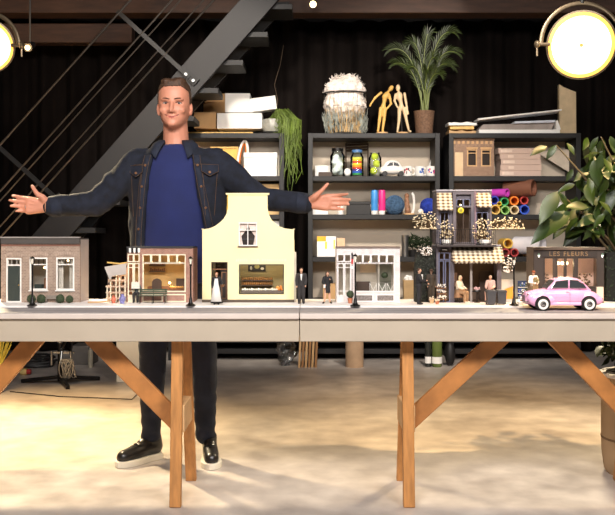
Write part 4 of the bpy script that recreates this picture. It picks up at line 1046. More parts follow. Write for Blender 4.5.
# ------------------------------------------------------------------ things on the floor at the back
def floor_at(px, Y): return (WX(px, Y), Y, 0)
t = thing('light_stand', 'folded black light stand with clamps on floor at the left', 'stand', floor_at(60, 6.25))
k = 6.25 / F
for x1, y1 in ((-0.29, 0.02), (0.26, 0.13), (0.13, -0.25)): MB().beam((0, 0, 0.05), (x1, y1, 0.016), 0.026, 0.026).build('leg', IRON, t, bev=0.003)
MB().cyl((0, 0, 0.02), (0, 0, 0.30), 0.018, n=12).build('column', IRON, t)
MB().cyl((0, 0, 0.30), (0, 0, 0.34), 0.022, n=12).build('clamp_collar', STEEL, t)
mb = MB(); mb.beam((-0.06, -0.02, 0.23), (0.11, -0.02, 0.23), 0.02, 0.012); mb.cyl((0.02, -0.05, 0.16), (0.02, -0.02, 0.26), 0.012); mb.cyl((0.09, -0.04, 0.06), (0.09, -0.04, 0.24), 0.010); mb.cyl((-0.05, -0.04, 0.14), (-0.05, -0.04, 0.24), 0.008); mb.build('clamp', STEEL, t)
MB().tube([(0.02, -0.03, 0.24), (0.07, -0.05, 0.34), (0.1, -0.04, 0.30), (0.09, -0.04, 0.22)], 0.007, 8).build('spring_arm', IRON, t)
mb = MB()
for i in range(9): mb.tube([(0.04 + 0.03 * math.cos(a + i) + i * 0.008, -0.06 + 0.01 * math.sin(i), 0.12 + 0.07 * math.sin(a)) for a in [2 * PI * q / 14 for q in range(15)]], 0.0045, 5)
mb.build('chain_loops', STEEL, t)
mb = MB(); rnd = random.Random(9)
for i in range(5): mb.tube([(0.17 * math.cos(a) * (1 + 0.1 * i % 0.3), 0.10 * math.sin(a), 0.012 + 0.018 * i + 0.008 * math.sin(3 * a + i)) for a in [2 * PI * q / 30 for q in range(31)]], 0.010, 6)
tag(mb.build('cable_coil', BLACK, None, floor_at(32, 7.05)), 'coiled black cable on the floor behind the light stand', 'cable')
t = thing('plug', 'yellow and red cable connector lying by the coiled cable', 'plug', (WX(27, 6.62), 6.62, 0.028))
MB().cyl((-0.05, 0, 0), (0.0, 0, 0), 0.026, n=14).build('plug_body', pm('yellow_plastic', (220, 190, 120), 0.5), t); MB().cyl((0.0005, 0, 0), (0.03, 0, 0), 0.02, n=14).build('red_ring', pm('red_plastic', (170, 50, 46), 0.5), t)
o = MB().box(-0.09, 0.09, 0, 0.2, 0, 0.16).build('storage_crate', pm('grey_plastic', (96, 90, 84), 0.6), None, floor_at(82, 7.15), bev=0.006); tag(o, 'low grey crate on the floor beyond the light stand', 'crate')
t = thing('paper_canister', 'pale slim canister standing beside the low grey crate', 'canister', floor_at(90.5, 7.0))
MB().lathe([(0.02, 0), (0.02, 0.15), (0.001, 0.15)], n=16).build('canister_body', pm('pale_tin', (170, 160, 140), 0.5), t); MB().lathe([(0.021, 0.1505), (0.021, 0.165), (0.001, 0.165)], n=16).build('lid', STEEL, t)
t = thing('lidded_box', 'white box column standing on floor left of the man', 'box', floor_at(127.5, 6.3)); k = 6.3 / F
MB().box(-0.083, 0.09, 0, 0.18, 0, 0.40).build('box_body', pm('warm_white_board', (238, 228, 206), 0.7, var=0.03), t, bev=0.004)
MB().box(-0.088, 0.095, -0.005, 0.185, 0.4005, 0.46).build('lid', PAPER, t, bev=0.004)
mb = MB(); rnd = random.Random(4)
for i in range(60):
    a = rnd.uniform(0, 6.28); r = rnd.uniform(0, .05)
    mb.tube([(r * math.cos(a) * 0.5, r * math.sin(a) * 0.5, 0.0), (r * math.cos(a), r * math.sin(a), 0.2), (r * math.cos(a) * 2.0 + 0.02, r * math.sin(a) * 2, rnd.uniform(0.33, 0.47))], [0.004, 0.004, 0.002], 4)
t = thing('straw_bundle', 'bundle of yellow straw standing on floor at the left edge', 'straw', floor_at(-5, 5.9)); mb.build('stalks', pm('yellow_straw', (196, 176, 66), 0.7, var=0.3), t)
MB().lathe([(0.055, 0), (0.06, 0.14), (0.052, 0.14), (0.048, 0.01), (0.001, 0.01)], n=20).build('vase', BLACK, t)
o = MB().tube([(WX(10, 5.9), 5.9, 0.006), (WX(60, 5.72), 5.72, 0.006), (WX(132, 5.62), 5.62, 0.006), (WX(140, 5.9), 5.9, 0.006), (WX(144, 6.2), 6.2, 0.006)], 0.0035, 6).build('floor_cable', BLACK, None); tag(o, 'thin dark cable lying across the floor left of the man', 'cable')
# centre
t = thing('plastic_bag', 'crumpled clear plastic sheet hanging beside cardboard sheets', 'plastic bag', floor_at(286, 7.1))
mb = MB(); mb.ell((0, 0, 0.12), (0.075, 0.06, 0.12), 40, 26)
for v in mb.bm.verts: v.co += Vector((noise.noise(v.co * 25), noise.noise(v.co * 25 + Vector((5, 0, 0))), 0)) * 0.035
for v in mb.bm.verts: v.co.z = max(0.001, v.co.z)
mb.build('film', glass('plastic_film', (225, 225, 225), 0.55, 0.12), t)
k = 7.0 / F
for i in range(6):
    lab = ['leftmost', 'second', 'third', 'fourth', 'fifth', 'rightmost'][i] + ' of the upright cardboard sheets leaning below the table'
    o = MB().box(0, 0.018, 0, 0.25, 0, 0.27).build('cardboard_sheet', [CARD, pm('dark_cardboard', (150, 108, 68), 0.85)][i % 2], None, (WX(298 + i * 3.3, 7.0), 7.0, 0)); o.rotation_euler.y = 0.05
    tag(o, lab, 'cardboard', 'upright cardboard sheets')
t = thing('cardboard_tube', 'short wide cardboard tube standing upright on floor at the centre', 'tube', floor_at(354.5, 7.05)); k = 7.05 / F
MB().loft([[Vector((r * math.cos(2 * PI * q / 28), r * math.sin(2 * PI * q / 28), z)) for q in range(28)] for r, z in ((9 * k, 0), (9 * k, 0.30), (7.6 * k, 0.30), (7.6 * k, 0.0))], cap=False).build('tube_wall', pm('tube_card', (176, 146, 116), 0.8), t)
MB().loft([[Vector((r * math.cos(2 * PI * q / 28), r * math.sin(2 * PI * q / 28), z)) for q in range(28)] for r, z in ((9.4 * k, 0.301), (9.4 * k, 0.318), (7.4 * k, 0.318), (7.4 * k, 0.301), (9.4 * k, 0.301))], cap=False).build('rim', PALEW, t)
def jug(label, px, h, r, c, Y=7.05):
    t = thing('glass_bottle', label, 'bottle', floor_at(px, Y), 0, 'bottles on the floor')
    MB().lathe([(r * .9, 0), (r, 0.008), (r, h * .62), (r * .4, h * .78), (r * .38, h * .95), (0.001, h * .95)], n=22).build('bottle_body', pm('bottle_%d' % c[1], c, 0.15), t)
    MB().lathe([(r * 1.015, 0.03), (r * 1.015, 0.085)], n=22, cap=False).build('label', PAPER, t)
    MB().lathe([(r * .42, h * .952), (r * .42, h), (0.001, h)], n=14).build('cap', BLACK, t)
jug('dark bottle with white label on floor under right table half', 428, 0.34, 0.026, (44, 46, 44)); jug('green bottle with white label beside the dark bottle on floor', 437, 0.36, 0.042, (96, 110, 56))
o = MB().ell((0, 0, 0.10), (0.045, 0.045, 0.10), 18, 12).build('black_vase', BLACK, None, floor_at(450, 7.1)); tag(o, 'rounded black vase on floor right of the green bottle', 'vase')
# ------------------------------------------------------------------ model street on the pavement
class Fr:
    """pixel-sized frame of a model standing on the pavement at depth Y (local metres)"""
    def __init__(s, Y, pxc, ground=SW):
        s.Y, s.k, s.c, s.g = Y, Y / F, pxc, ground
        s.loc = (WX(pxc, Y), Y, ground); s.pb = HY + (CH - ground) * F / Y
    def x(s, px): return (px - s.c) * s.k
    def z(s, py): return (s.pb - py) * s.k
    def h(s, x0, x1, y0, y1): return (s.x(x0), s.x(x1), max(0.0, s.z(y1)), s.z(y0))   # hole / rect from pixel rows top,bottom
def window(root, fr, x0, x1, y0, y1, mat, t=1.2, bx=(), by=(), yb=0.0, yf=-0.003, name='window', pane=True, tb=None):
    a, b, c, d = fr.h(x0, x1, y0, y1)
    f = MB().frame(a, b, c, d, yf, yb + 0.004, t * fr.k, [fr.x(p) for p in bx], [fr.z(p) for p in by], (tb or t * 0.7) * fr.k).build(name, mat, root)
    if pane: MB().box(a + 0.001, b - 0.001, yb + 0.0005, yb + 0.0012, c + 0.001, d - 0.001).build('pane', GLASS, f)
    return f
def shell(root, a, b, z, D, wallm, inner, roofm, y0=0.012, back=True, ry=-0.003):
    """side walls, back wall, inner floor and roof behind a front"""
    MB().box(a, a + 0.005, y0, D, 0, z).build('side_wall', wallm, root)
    MB().box(b - 0.005, b, y0, D, 0, z).build('side_wall', wallm, root)
    if back: MB().box(a + 0.005, b - 0.005, D - 0.005, D, 0, z).build('back_wall', inner, root)
    MB().box(a + 0.005, b - 0.005, y0, D - 0.005, 0, 0.004).build('inner_floor', inner, root)
    MB().box(a, b, ry, D, z + 0.0002, z + 0.006).build('roof', roofm, root)
def bulb(root, x, y, z, r=0.005, e=0.12, col=(1, 0.72, 0.4), mat=None):
    MB().ell((x, y, z), r, 10, 8).build('lamp_bulb', mat or emis('warm_bulb', (255, 214, 150), 5), root)
    W_ = root.matrix_basis @ Vector((x, y - r * 1.6, z))
    light('model_lamp_light', 'POINT', W_, None, e, col, r)
YF = 3.79
WARMIN = pm('warm_interior_plaster', (206, 170, 112), 0.8, var=0.1, scale=20)
GREYIN = pm('grey_interior_plaster', (176, 170, 160), 0.8, var=0.06, scale=20)
DARKG = pm('dark_green_door', (50, 58, 54), 0.5)
LACE = pm('lace_curtain', (206, 200, 190), 0.9, var=0.1, scale=90)
DWOOD = pm('dark_brown_wood', (66, 50, 40), 0.6)
MWOOD = pm('mid_brown_wood', (126, 84, 52), 0.6, var=0.2)
TILED = pm('dark_roofing', (52, 50, 50), 0.7)

# ---- 1 brown brick house at the left
fr = Fr(YF, 40.5)
t = thing('model_house', 'single-storey brown brick model house at the far left of the street', 'model house', fr.loc)
BRK = brick('brown_model_brick', (160, 138, 121), (140, 118, 103), (182, 164, 150), 36)
top = fr.z(238)
holes = [fr.h(6.5, 21.5, 258, 303), fr.h(29.8, 47.6, 257.5, 290), fr.h(56.3, 74.4, 257.5, 290)]
MB().facade(fr.x(1), fr.x(80), 0, fr.z(244), 0, 0.012, holes).build('brick_front', BRK, t)
shell(t, fr.x(1), fr.x(80), fr.z(239.5), 0.15, pm('grey_render', (182, 172, 164), 0.8, var=0.05), GREYIN, TILED)
MB().box(fr.x(1), fr.x(80), -0.007, 0.012, fr.z(244), fr.z(238)).build('cornice', pm('dark_cornice', (74, 68, 64), 0.6), t, bev=0.001)
MB().box(fr.x(0.5), fr.x(80.3), -0.011, 0.012, fr.z(238), fr.z(236.8)).build('roof_edge', pm('pale_roof_edge', (150, 142, 136), 0.6), t)
MB().box(fr.x(1), fr.x(80), -0.003, 0, fr.z(246), fr.z(244.6)).build('string_course', pm('reddish_course', (132, 92, 78), 0.8), t)
for (a, b, yb) in ((5.5, 22.5, 257.5), (29, 48.5, 257), (55.5, 75.5, 257)):
    n = 9; xm = (a + b) / 2; mb = MB()
    for i in range(n):
        u0, u1 = -1 + 2 * i / n + 0.03, -1 + 2 * (i + 1) / n - 0.03
        def arc(u, o): return (fr.x(xm + u * (b - a) / 2 * (1 + o * 0.06)), fr.z(yb - (1 - u * u) * 2.2 - o * 3.0))
        mb.prism([arc(u0, 0), arc(u1, 0), arc(u1, 1), arc(u0, 1)], -0.003, 0)
    mb.build('brick_arch', pm('pale_arch_brick', (176, 154, 138), 0.85, var=0.15, scale=90), t)
d = window(t, fr, 6.5, 21.5, 258, 303, WHITE, 1.3, by=(265.4,), bx=(), name='door_frame', pane=False)
df = MB().box(fr.x(7.8), fr.x(20.2), 0.002, 0.006, 0.002, fr.z(266)).build('door', DARKG, t)
for z0, z1 in ((299, 286), (283, 269)): MB().box(fr.x(9.6), fr.x(18.4), 0.0005, 0.002, fr.z(z0), fr.z(z1)).build('door_panel', DARKG, df, bev=0.0006)
MB().ell((fr.x(18.8), -0.001, fr.z(285)), 0.003, 10, 6).build('door_knob', pm('brass', (200, 160, 80), 0.3, 0.9), df)
MB().frame(fr.x(8), fr.x(20), fr.z(264.8), fr.z(259.2), 0.003, 0.005, 0.002, (fr.x(11.5), fr.x(16.5))).build('transom_light', WHITE, t)
for a, b in ((29.8, 47.6), (56.3, 74.4)):
    w_ = window(t, fr, a, b, 257.5, 290, WHITE, 1.4, by=(264.5,), bx=(), yb=0.002)
    for i in range(3): MB().box(fr.x(a + (b - a) * (i + 1) / 4) - 0.0012, fr.x(a + (b - a) * (i + 1) / 4) + 0.0012, 0.0, 0.004, fr.z(264), fr.z(259)).build('glazing_bar', IRON, w_)
    MB().box(fr.x(a - 0.8), fr.x(b + 0.8), -0.008, 0.0, fr.z(291.2), fr.z(290.1)).build('window_sill', WHITE, t)
for (a, b) in ((57.8, 62.5), (68.5, 73)):
    pts = [(fr.x(a + (b - a) * i / 12), 0.017 + 0.003 * math.sin(i * 2.4)) for i in range(13)]
    mb = MB()
    for p, q in zip(pts, pts[1:]): mb.quad((p[0], p[1], fr.z(289)), (q[0], q[1], fr.z(289)), (q[0], q[1], fr.z(259)), (p[0], p[1], fr.z(259)))
    mb.build('curtain', LACE, t, norm=False)
MB().box(fr.x(40), fr.x(46), 0.06, 0.09, 0.004, fr.z(279)).build('cupboard', MWOOD, t)
MB().box(fr.x(31), fr.x(39), 0.05, 0.07, 0.004, fr.z(285)).build('sofa', DARKG, t)
bulb(t, fr.x(41.5), 0.05, fr.z(268), 0.006, 0.10); bulb(t, fr.x(65), 0.05, fr.z(261), 0.005, 0.05, (1, 0.85, 0.7))
# bench against the wall
fb = Fr(3.772, 51)
b_ = thing('model_bench', 'small grey model bench between bushes of the brown brick house', 'bench', fb.loc)
mb = MB(); mb.box(fb.x(45.5), fb.x(56.5), 0, 0.012, fb.z(299), fb.z(298)); mb.build('seat', pm('weathered_wood', (140, 130, 120), 0.8), b_)
MB().box(fb.x(45.5), fb.x(56.5), 0.011, 0.0135, fb.z(297.8), fb.z(295.5)).build('backrest', pm('weathered_wood', (140, 130, 120)), b_)
for x in (46, 55.5): MB().box(fb.x(x), fb.x(x + 0.7), 0.001, 0.0135, 0, fb.z(299.1)).build('leg', pm('weathered_wood', (140, 130, 120)), b_)
def topiary(label, px, py, w, h, seed, group='round bushes along the brown brick house', pot=None):
    Y = Ysw(py); f = Fr(Y, px); t = thing('topiary_bush', label, 'bush', f.loc, 0, group)
    r = w * f.k / 2; hh = h * f.k; zp = 0.0
    if pot:
        zp = pot * f.k
        MB().lathe([(r * 0.55, 0), (r * 0.75, zp * 0.9), (r * 0.82, zp), (r * 0.7, zp), (0.001, zp * 0.85)], n=18).build('pot', pm('terracotta', (190, 120, 88), 0.8), t)
    MB().cyl((0, 0, zp * 0.8), (0, 0, zp + hh * 0.4), r * 0.12, n=8).build('stem', DWOOD, t)
    mb = MB(); mb.ell((0, 0, zp + (hh - zp) * 0.5 + 0.001), (r, r, (hh - zp) * 0.5), 26, 18)
    for v in mb.bm.verts:
        v.co += Vector((noise.noise(v.co * 300 + Vector((seed, 0, 0))), noise.noise(v.co * 300), noise.noise(v.co * 300 + Vector((0, seed, 0))))) * r * 0.16; v.co.z = max(v.co.z, 0.0008)
    rnd = random.Random(seed)
    for i in range(150):
        d = Vector((rnd.gauss(0, 1), rnd.gauss(0, 1), rnd.gauss(0, 1))).normalized(); p = Vector((d.x * r, d.y * r, zp + (hh - zp) * (0.5 + d.z * 0.5)))
        if p.z < 0.003: continue
        u = d.orthogonal().normalized() * r * 0.12; mb._f([mb.v(p - u), mb.v(p + d * r * 0.16), mb.v(p + u)])
    mb.build('foliage', pm('box_green', (56, 68, 44), 0.8, var=0.45, scale=220), t, norm=False)
topiary('leftmost round bush, behind the first black lamp post', 31.3, 303.2, 8, 8.5, 1)
topiary('second round bush from the left at the brown brick house', 41.2, 303.2, 8.4, 8.5, 2)
topiary('third round bush, just right of the small grey bench', 60.2, 303.2, 8, 8.6, 3)
topiary('rightmost round bush at the corner of brown brick house', 69.4, 303.2, 7, 7.6, 4)

# ---- lamp posts
def lamppost(label, px, py, ptop):
    Y = Ysw(py); f = Fr(Y, px); H = (f.pb - ptop) * f.k
    t = thing('model_lamp_post', label, 'lamp post', f.loc, 0, 'black model lamp posts along the kerb')
    MB().lathe([(0.021, 0), (0.021, 0.003), (0.013, 0.006), (0.008, 0.014), (0.0065, 0.03), (0.0045, 0.034), (0.0035, 0.05), (0.0035, H * 0.8), (0.006, H * 0.805), (0.003, H * 0.82), (0.001, H * 0.83)], n=16).build('post', IRON, t)
    z0 = H * 0.83
    cage = MB()
    for a in range(4):
        c, s = math.cos(a * PI / 2 + PI / 4), math.sin(a * PI / 2 + PI / 4)
        cage.tube([(0.005 * c, 0.005 * s, z0), (0.010 * c, 0.010 * s, H * 0.95)], 0.0009, 5)
    cage.lathe([(0.0055, z0 - 0.001), (0.0055, z0 + 0.001), (0.001, z0 + 0.001)], n=8); cage.lathe([(0.012, H * 0.95), (0.006, H * 0.98), (0.0025, H * 0.985), (0.001, H)], n=8)
    cage.build('lantern_cage', IRON, t)
    MB().lathe([(0.0042, z0 + 0.0012), (0.0078, H * 0.945), (0.001, H * 0.945)], n=8).build('lantern_glass', pm('milk_glass', (240, 232, 214), 0.3), t)
    return t
lamppost('first black lamp post from the left, before brown brick house', 32.3, 305.6, 256)
lamppost('second black lamp post, between brick shop and yellow house', 190.7, 305.6, 256)
lamppost('third black lamp post, in front of the white shop', 355.3, 305.8, 253.5)
l4 = lamppost('fourth black lamp post, between grey bins and florist shop', 514, 305.4, 257)
# hanging sign by third post
f = Fr(Ysw(304.2), 352.2); t = thing('hanging_sign', 'thin red and white hanging sign beside the third lamp post', 'sign', f.loc)
MB().cyl((0, 0.004, 0), (0, 0.004, f.z(252)), 0.0012, n=6).build('pole', IRON, t)
mb = MB(); mb.mi = 0; mb.box(-0.004, 0.004, 0, 0.002, f.z(259), f.z(253)); mb.mi = 1; mb.box(-0.004, 0.004, 0, 0.002, f.z(264), f.z(259)); mb.mi = 2; mb.box(-0.006, 0.006, 0, 0.002, f.z(269), f.z(266)); mb.build('board', [BLACK, pm('red_sign', (190, 50, 46), 0.5), WHITE], t)

# ---- shopfront family
def shopfront(t, fr, o, wall, trim, inner, xd0, xd1, x0, x1, roofm, bars=5, awn=None, riser=None, D=0.15):
    ztop = fr.z(248)
    holes = [fr.h(x0 + o[0], x1 - o[1], 254.3, 292), fr.h(xd0 + 0.8, xd1 - 0.8, 254, 303)]
    MB().facade(fr.x(xd0), fr.x(x1), 0, ztop, 0, 0.010, holes).build('front_wall', wall, t)
    shell(t, fr.x(xd0), fr.x(x1), ztop, D, wall, inner, roofm, 0.010)
    MB().box(fr.x(xd0 - 0.4), fr.x(x1 + 0.4), -0.005, 0.01, fr.z(248), fr.z(246.6)).build('cornice', roofm, t)
    a, b = x0 + o[0], x1 - o[1]
    # transom lights and display window
    bx = [a + (b - a) * i / bars for i in range(1, bars)]
    tr = window(t, fr, a, b, 254.3, 263.2, trim, 1.0, bx=bx, name='transom_window', tb=2.0)
    window(t, fr, a, b, 262.6, 292, trim, 1.2, name='display_window')
    # stall riser panels
    m = (a + b) / 2
    for p, q in ((a, m - 1.2), (m + 1.2, b)):
        MB().frame(fr.x(p), fr.x(q), fr.z(302), fr.z(294), -0.003, 0, 1.2 * fr.k).build('riser_panel', trim, t)
        MB().box(fr.x(p + 1.4), fr.x(q - 1.4), -0.001, 0, fr.z(300.6), fr.z(295.4)).build('riser_infill', riser or wall, t)
    # entrance bay: two upper lights, double door with tall panes
    xm = (xd0 + xd1) / 2
    window(t, fr, xd0 + 0.8, xd1 - 0.8, 254, 262, trim, 1.0, bx=(xm,), name='door_transom', tb=1.6)
    for p, q in ((xd0 + 0.9, xm - 0.1), (xm + 0.1, xd1 - 0.9)):
        d = window(t, fr, p, q, 263, 296, trim, 1.1, by=(267.5, 291), name='door_leaf')
        MB().box(fr.x(p), fr.x(q), 0, 0.004, 0, fr.z(296.1)).build('door_panel', trim, d)
fr = Fr(YF, 160)
t = thing('model_shop', 'red brick model shop with cream window frames and lit brown interior', 'model shop', fr.loc)
RBR = brick('red_model_brick', (160, 114, 98), (140, 98, 84), (196, 168, 150), 46)
CREAM = pm('cream_paint', (240, 228, 200), 0.5, var=0.03)
shopfront(t, fr, (4.0, 7.2), RBR, CREAM, WARMIN, 127, 140.5, 138.5, 193, TILED)
mb = MB()                                                    # black and white valance over the entrance
for i in range(6):
    xa, xb = 127 + i * 2.2, 127 + (i + 1) * 2.2; mb.mi = i % 2
    mb.prism([(fr.x(xa), fr.z(248)), (fr.x(xb), fr.z(248)), (fr.x(xb), fr.z(251.5)), (fr.x((xa + xb) / 2), fr.z(253.6)), (fr.x(xa), fr.z(251.5))], -0.006, -0.003)
mb.build('valance', [BLACK, WHITE], t)
# interior
MB().box(fr.x(143), fr.x(168), 0.105, 0.14, 0.005, fr.z(288)).build('counter', MWOOD, t)
for y in (267, 273): MB().box(fr.x(144), fr.x(160), 0.12, 0.144, fr.z(y), fr.z(y - 0.9)).build('wall_shelf', DWOOD, t)
mb = MB(); rnd = random.Random(2)
for x in range(145, 160, 2): mb.box(fr.x(x), fr.x(x + 1.2), 0.125, 0.135, fr.z(266.1), fr.z(266.1) + 0.008 + 0.006 * rnd.random()); mb.box(fr.x(x), fr.x(x + 1.3), 0.125, 0.135, fr.z(272.1), fr.z(272.1) + 0.008 + 0.006 * rnd.random())
mb.build('shelf_wares', MWOOD, t)
nz = [(fr.x(148.5), fr.z(291)), (fr.x(158), fr.z(291)), (fr.x(158), fr.z(283)), (fr.x(156.5), fr.z(280.6)), (fr.x(153.2), fr.z(279.4)), (fr.x(150), fr.z(280.6)), (fr.x(148.5), fr.z(283))]
MB().prism(nz, 0.085, 0.1).build('arched_cabinet', DWOOD, t)
MB().box(fr.x(168), fr.x(183), 0.04, 0.07, 0.005, fr.z(289)).build('display_table', MWOOD, t)
mb = MB()
for i in range(7): mb.ell((fr.x(169 + i * 2), 0.05, fr.z(289) + 0.005), (0.005, 0.005, 0.006), 8, 6)
mb.build('table_wares', pm('loaf_crust', (226, 170, 90), 0.6), t)
MB().box(fr.x(172), fr.x(184), 0.12, 0.14, 0.005, fr.z(280)).build('sideboard', DWOOD, t)
MB().cyl((fr.x(167.5), 0.06, fr.z(289)), (fr.x(167.5), 0.06, fr.z(285.5)), 0.003, n=8).build('lamp_stem', DWOOD, t)
bulb(t, fr.x(167.5), 0.06, fr.z(283.6), 0.006, 0.12); bulb(t, fr.x(150), 0.05, fr.z(263), 0.004, 0.16); bulb(t, fr.x(178), 0.05, fr.z(263), 0.004, 0.16)

fr = Fr(YF, 368)
t = thing('model_shop', 'white model shop with white café chairs behind its window', 'model shop', fr.loc)
WBR = brick('white_model_brick', (226, 218, 216), (214, 204, 202), (200, 190, 188), 46)
shopfront(t, fr, (0.8, 5.2), WBR, pm('cool_white_paint', (230, 224, 222), 0.5, var=0.03), pm('pale_interior', (200, 190, 174), 0.8, var=0.05), 336.5, 352, 354, 400, pm('grey_brown_roof', (120, 104, 96), 0.7), riser=pm('grey_grille', (120, 112, 108), 0.7, var=0.4, scale=120))
MB().box(fr.x(362), fr.x(378), 0.138, 0.144, fr.z(274), fr.z(263.5)).build('wall_picture', pm('beige_picture', (222, 196, 160), 0.7), t)
MB().box(fr.x(379.5), fr.x(381.5), 0.10, 0.144, 0.004, fr.z(262)).build('partition', GREYIN, t)
MB().box(fr.x(382), fr.x(394), 0.13, 0.144, 0.004, fr.z(263)).build('rear_door', pm('grey_green_door', (132, 134, 120), 0.7), t)
MB().box(fr.x(358), fr.x(372), 0.09, 0.13, 0.005, fr.z(283)).build('counter', DWOOD, t)
for x in (374, 383, 391.5):
    mb = MB(); a, b = fr.x(x - 3.4), fr.x(x + 3.4)
    for y0 in (0.03, 0.05):
        mb.beam((a, y0, 0.02), (b, y0, fr.z(284)), 0.0014, 0.0014); mb.beam((b, y0, 0.02), (a, y0, fr.z(284)), 0.0014, 0.0014)
    mb.box(a, b, 0.028, 0.052, 0.026, 0.028); mb.tube([(a, 0.05, 0.004), (a, 0.05, fr.z(283.5)), (b, 0.05, fr.z(283.5)), (b, 0.05, 0.004)], 0.0013, 6); mb.tube([(a, 0.03, 0.004), (a, 0.03, 0.026)], 0.0013, 6); mb.tube([(b, 0.03, 0.004), (b, 0.03, 0.026)], 0.0013, 6)
    mb.build('cafe_chair', WHITE, t)
MB().lathe([(0.016, 0.005), (0.002, 0.008), (0.002, 0.038), (0.024, 0.039), (0.024, 0.041), (0.001, 0.041)], (fr.x(378.7), 0.06, 0), n=16).build('cafe_table', WHITE, t)
MB().ell((fr.x(386), 0.07, fr.z(276)), (0.016, 0.014, 0.014), 12, 8).build('plant_ball', LEAFD, t)
bulb(t, fr.x(370), 0.05, fr.z(262.8), 0.003, 0.08, (1, 0.85, 0.66)); bulb(t, fr.x(388), 0.05, fr.z(262.8), 0.003, 0.05, (1, 0.85, 0.66))
topiary('round bush in terracotta pot at the white shop entrance', 350.2, 303.2, 7.2, 12.4, 7, None, 5.2)

# ---- flower stall left of the brick shop
fs = Fr(3.78, 117)
t = thing('market_stall', 'rickety cream model market stall with slanting grey awning', 'market stall', fs.loc)
for x in (106.5, 110, 115.5, 119, 124.5): MB().box(fs.x(x), fs.x(x + 1.1), 0, 0.005, 0, fs.z(272 if x > 108 else 287)).build('upright', CREAM, t)
for y in (299, 293, 287, 281): MB().box(fs.x(105.5 if y > 286 else 110), fs.x(126), -0.001, 0.03, fs.z(y), fs.z(y - 1)).build('slat_shelf', pm('pinkish_wood', (214, 184, 160), 0.7), t)
MB().prism([(fs.x(105.5), fs.z(267.5)), (fs.x(110.5), fs.z(280)), (fs.x(113), fs.z(276)), (fs.x(127), fs.z(274)), (fs.x(127), fs.z(264))], -0.016, -0.012).build('awning', pm('grey_canvas', (188, 178, 170), 0.8), t)
MB().prism([(fs.x(105.5), fs.z(267.5)), (fs.x(127), fs.z(264)), (fs.x(127), fs.z(263.2)), (fs.x(105.5), fs.z(266.7))], -0.016, 0.05).build('awning_top', pm('grey_canvas', (188, 178, 170)), t)
MB().box(fs.x(105.5), fs.x(126), 0.045, 0.05, 0, fs.z(268)).build('back_board', pm('pinkish_wood', (214, 184, 160)), t)
mb = MB(); mb.beam((fs.x(107), 0.005, fs.z(262.4)), (fs.x(126.5), 0.01, fs.z(264.4)), 0.01, 0.006); mb.beam((fs.x(112), 0.02, fs.z(264.9)), (fs.x(126.5), 0.016, fs.z(262.5)), 0.012, 0.006); mb.build('roof_planks', GOLDW, t)
bulb(t, fs.x(120), 0.012, fs.z(271), 0.004, 0.10)
mb = MB(); rnd = random.Random(8)
for i in range(26): mb.box(*(lambda x, y: (fs.x(x), fs.x(x + 1.6), 0.004, 0.02, fs.z(y), fs.z(y) + 0.008 + 0.006 * rnd.random()))(rnd.uniform(107, 124), rnd.choice((298, 292, 286, 280)) - 1.02 + 0.0))
mb.build('goods', pm('dark_goods', (92, 70, 56), 0.7, var=0.7, scale=60), t)
def vase(label, px, py, w, h, c):
    f = Fr(Ysw(py), px); r = w * f.k / 2; H = h * f.k
    t = thing('model_vase', label, 'vase', f.loc)
    MB().lathe([(r * .6, 0), (r, H * .4), (r * .85, H * .65), (r * .4, H * .8), (r * .5, H), (r * .38, H), (0.001, H * .8)], n=18).build('vase_body', pm('vase_%d_%d' % (c[0], c[2]), c, 0.35, var=0.4, scale=150), t)
    MB().tube([(r * 0.42 + r * 0.5 * math.sin(a), 0, H * 0.62 + H * 0.2 * math.cos(a)) for a in [PI * i / 10 for i in range(11)]], r * 0.1, 6).build('handle', pm('vase_%d_%d' % (c[0], c[2]), c), t)
vase('blue and white model vase at the foot of market stall', 122.3, 303.6, 6.5, 9.5, (128, 126, 180)); vase('red and cream model vase at the foot of market stall', 113.5, 303.2, 5, 7.5, (206, 110, 84))
f = Fr(3.74, 101); mb = MB(); mb.tube([(f.x(88), 0, 0.004), (f.x(98), -0.006, 0.005), (f.x(105), 0.0, 0.008), (f.x(111), 0.01, 0.012)], 0.0035, 6)
tag(mb.build('driftwood_stick', PALEW, None, f.loc), 'thin pale stick lying on pavement left of market stall', 'stick')

# ---- yellow gabled house
fr = Fr(YF, 248)
t = thing('model_house', 'tall pale yellow model house with curved gable and shop window', 'model house', fr.loc)
YW = pm('pale_yellow_render', (250, 232, 180), 0.7, var=0.03, scale=6)
x, z = fr.x, fr.z
hd, hw, hu = fr.h(211.4, 227.6, 262, 303.4), fr.h(239, 284, 264.2, 294), fr.h(238.8, 257, 222.5, 246)
MB().facade(x(202.3), x(294), 0, z(229.5), 0, 0.010, [(hd[0], hd[1], 0, hd[3]), hw, (hu[0], hu[1], hu[2], z(229.5))]).build('front_wall', YW, t)
def curve(side):
    c = []
    for i in range(9):
        a = PI / 2 * i / 8
        c.append((math.sin(a), 1 - math.cos(a)))
    # from shoulder (outer) to neck: concave quarter
    return c
L = [(202.3, 229.5), (209, 227.6), (215, 225.2)]
Rr = [(294, 229.5), (284, 228), (277, 225)]
left_low = [(x(202.3), z(229.5)), (hu[0], z(229.5)), (hu[0], z(222.5)), (x(219.8), z(222.5)), (x(215.5), z(225.8)), (x(210), z(228.3))]
right_low = [(hu[1], z(229.5)), (x(294), z(229.5)), (x(285), z(228.4)), (x(278), z(226)), (x(274), z(222.5)), (hu[1], z(222.5))]
upper = [(x(219.8), z(222.5)), (x(274), z(222.5)), (x(270.8), z(218.5)), (x(268.6), z(214)), (x(267.5), z(208)), (x(267.5), z(195)), (x(228), z(195)), (x(228), z(208)), (x(226.6), z(213.5)), (x(223.8), z(218.5))]
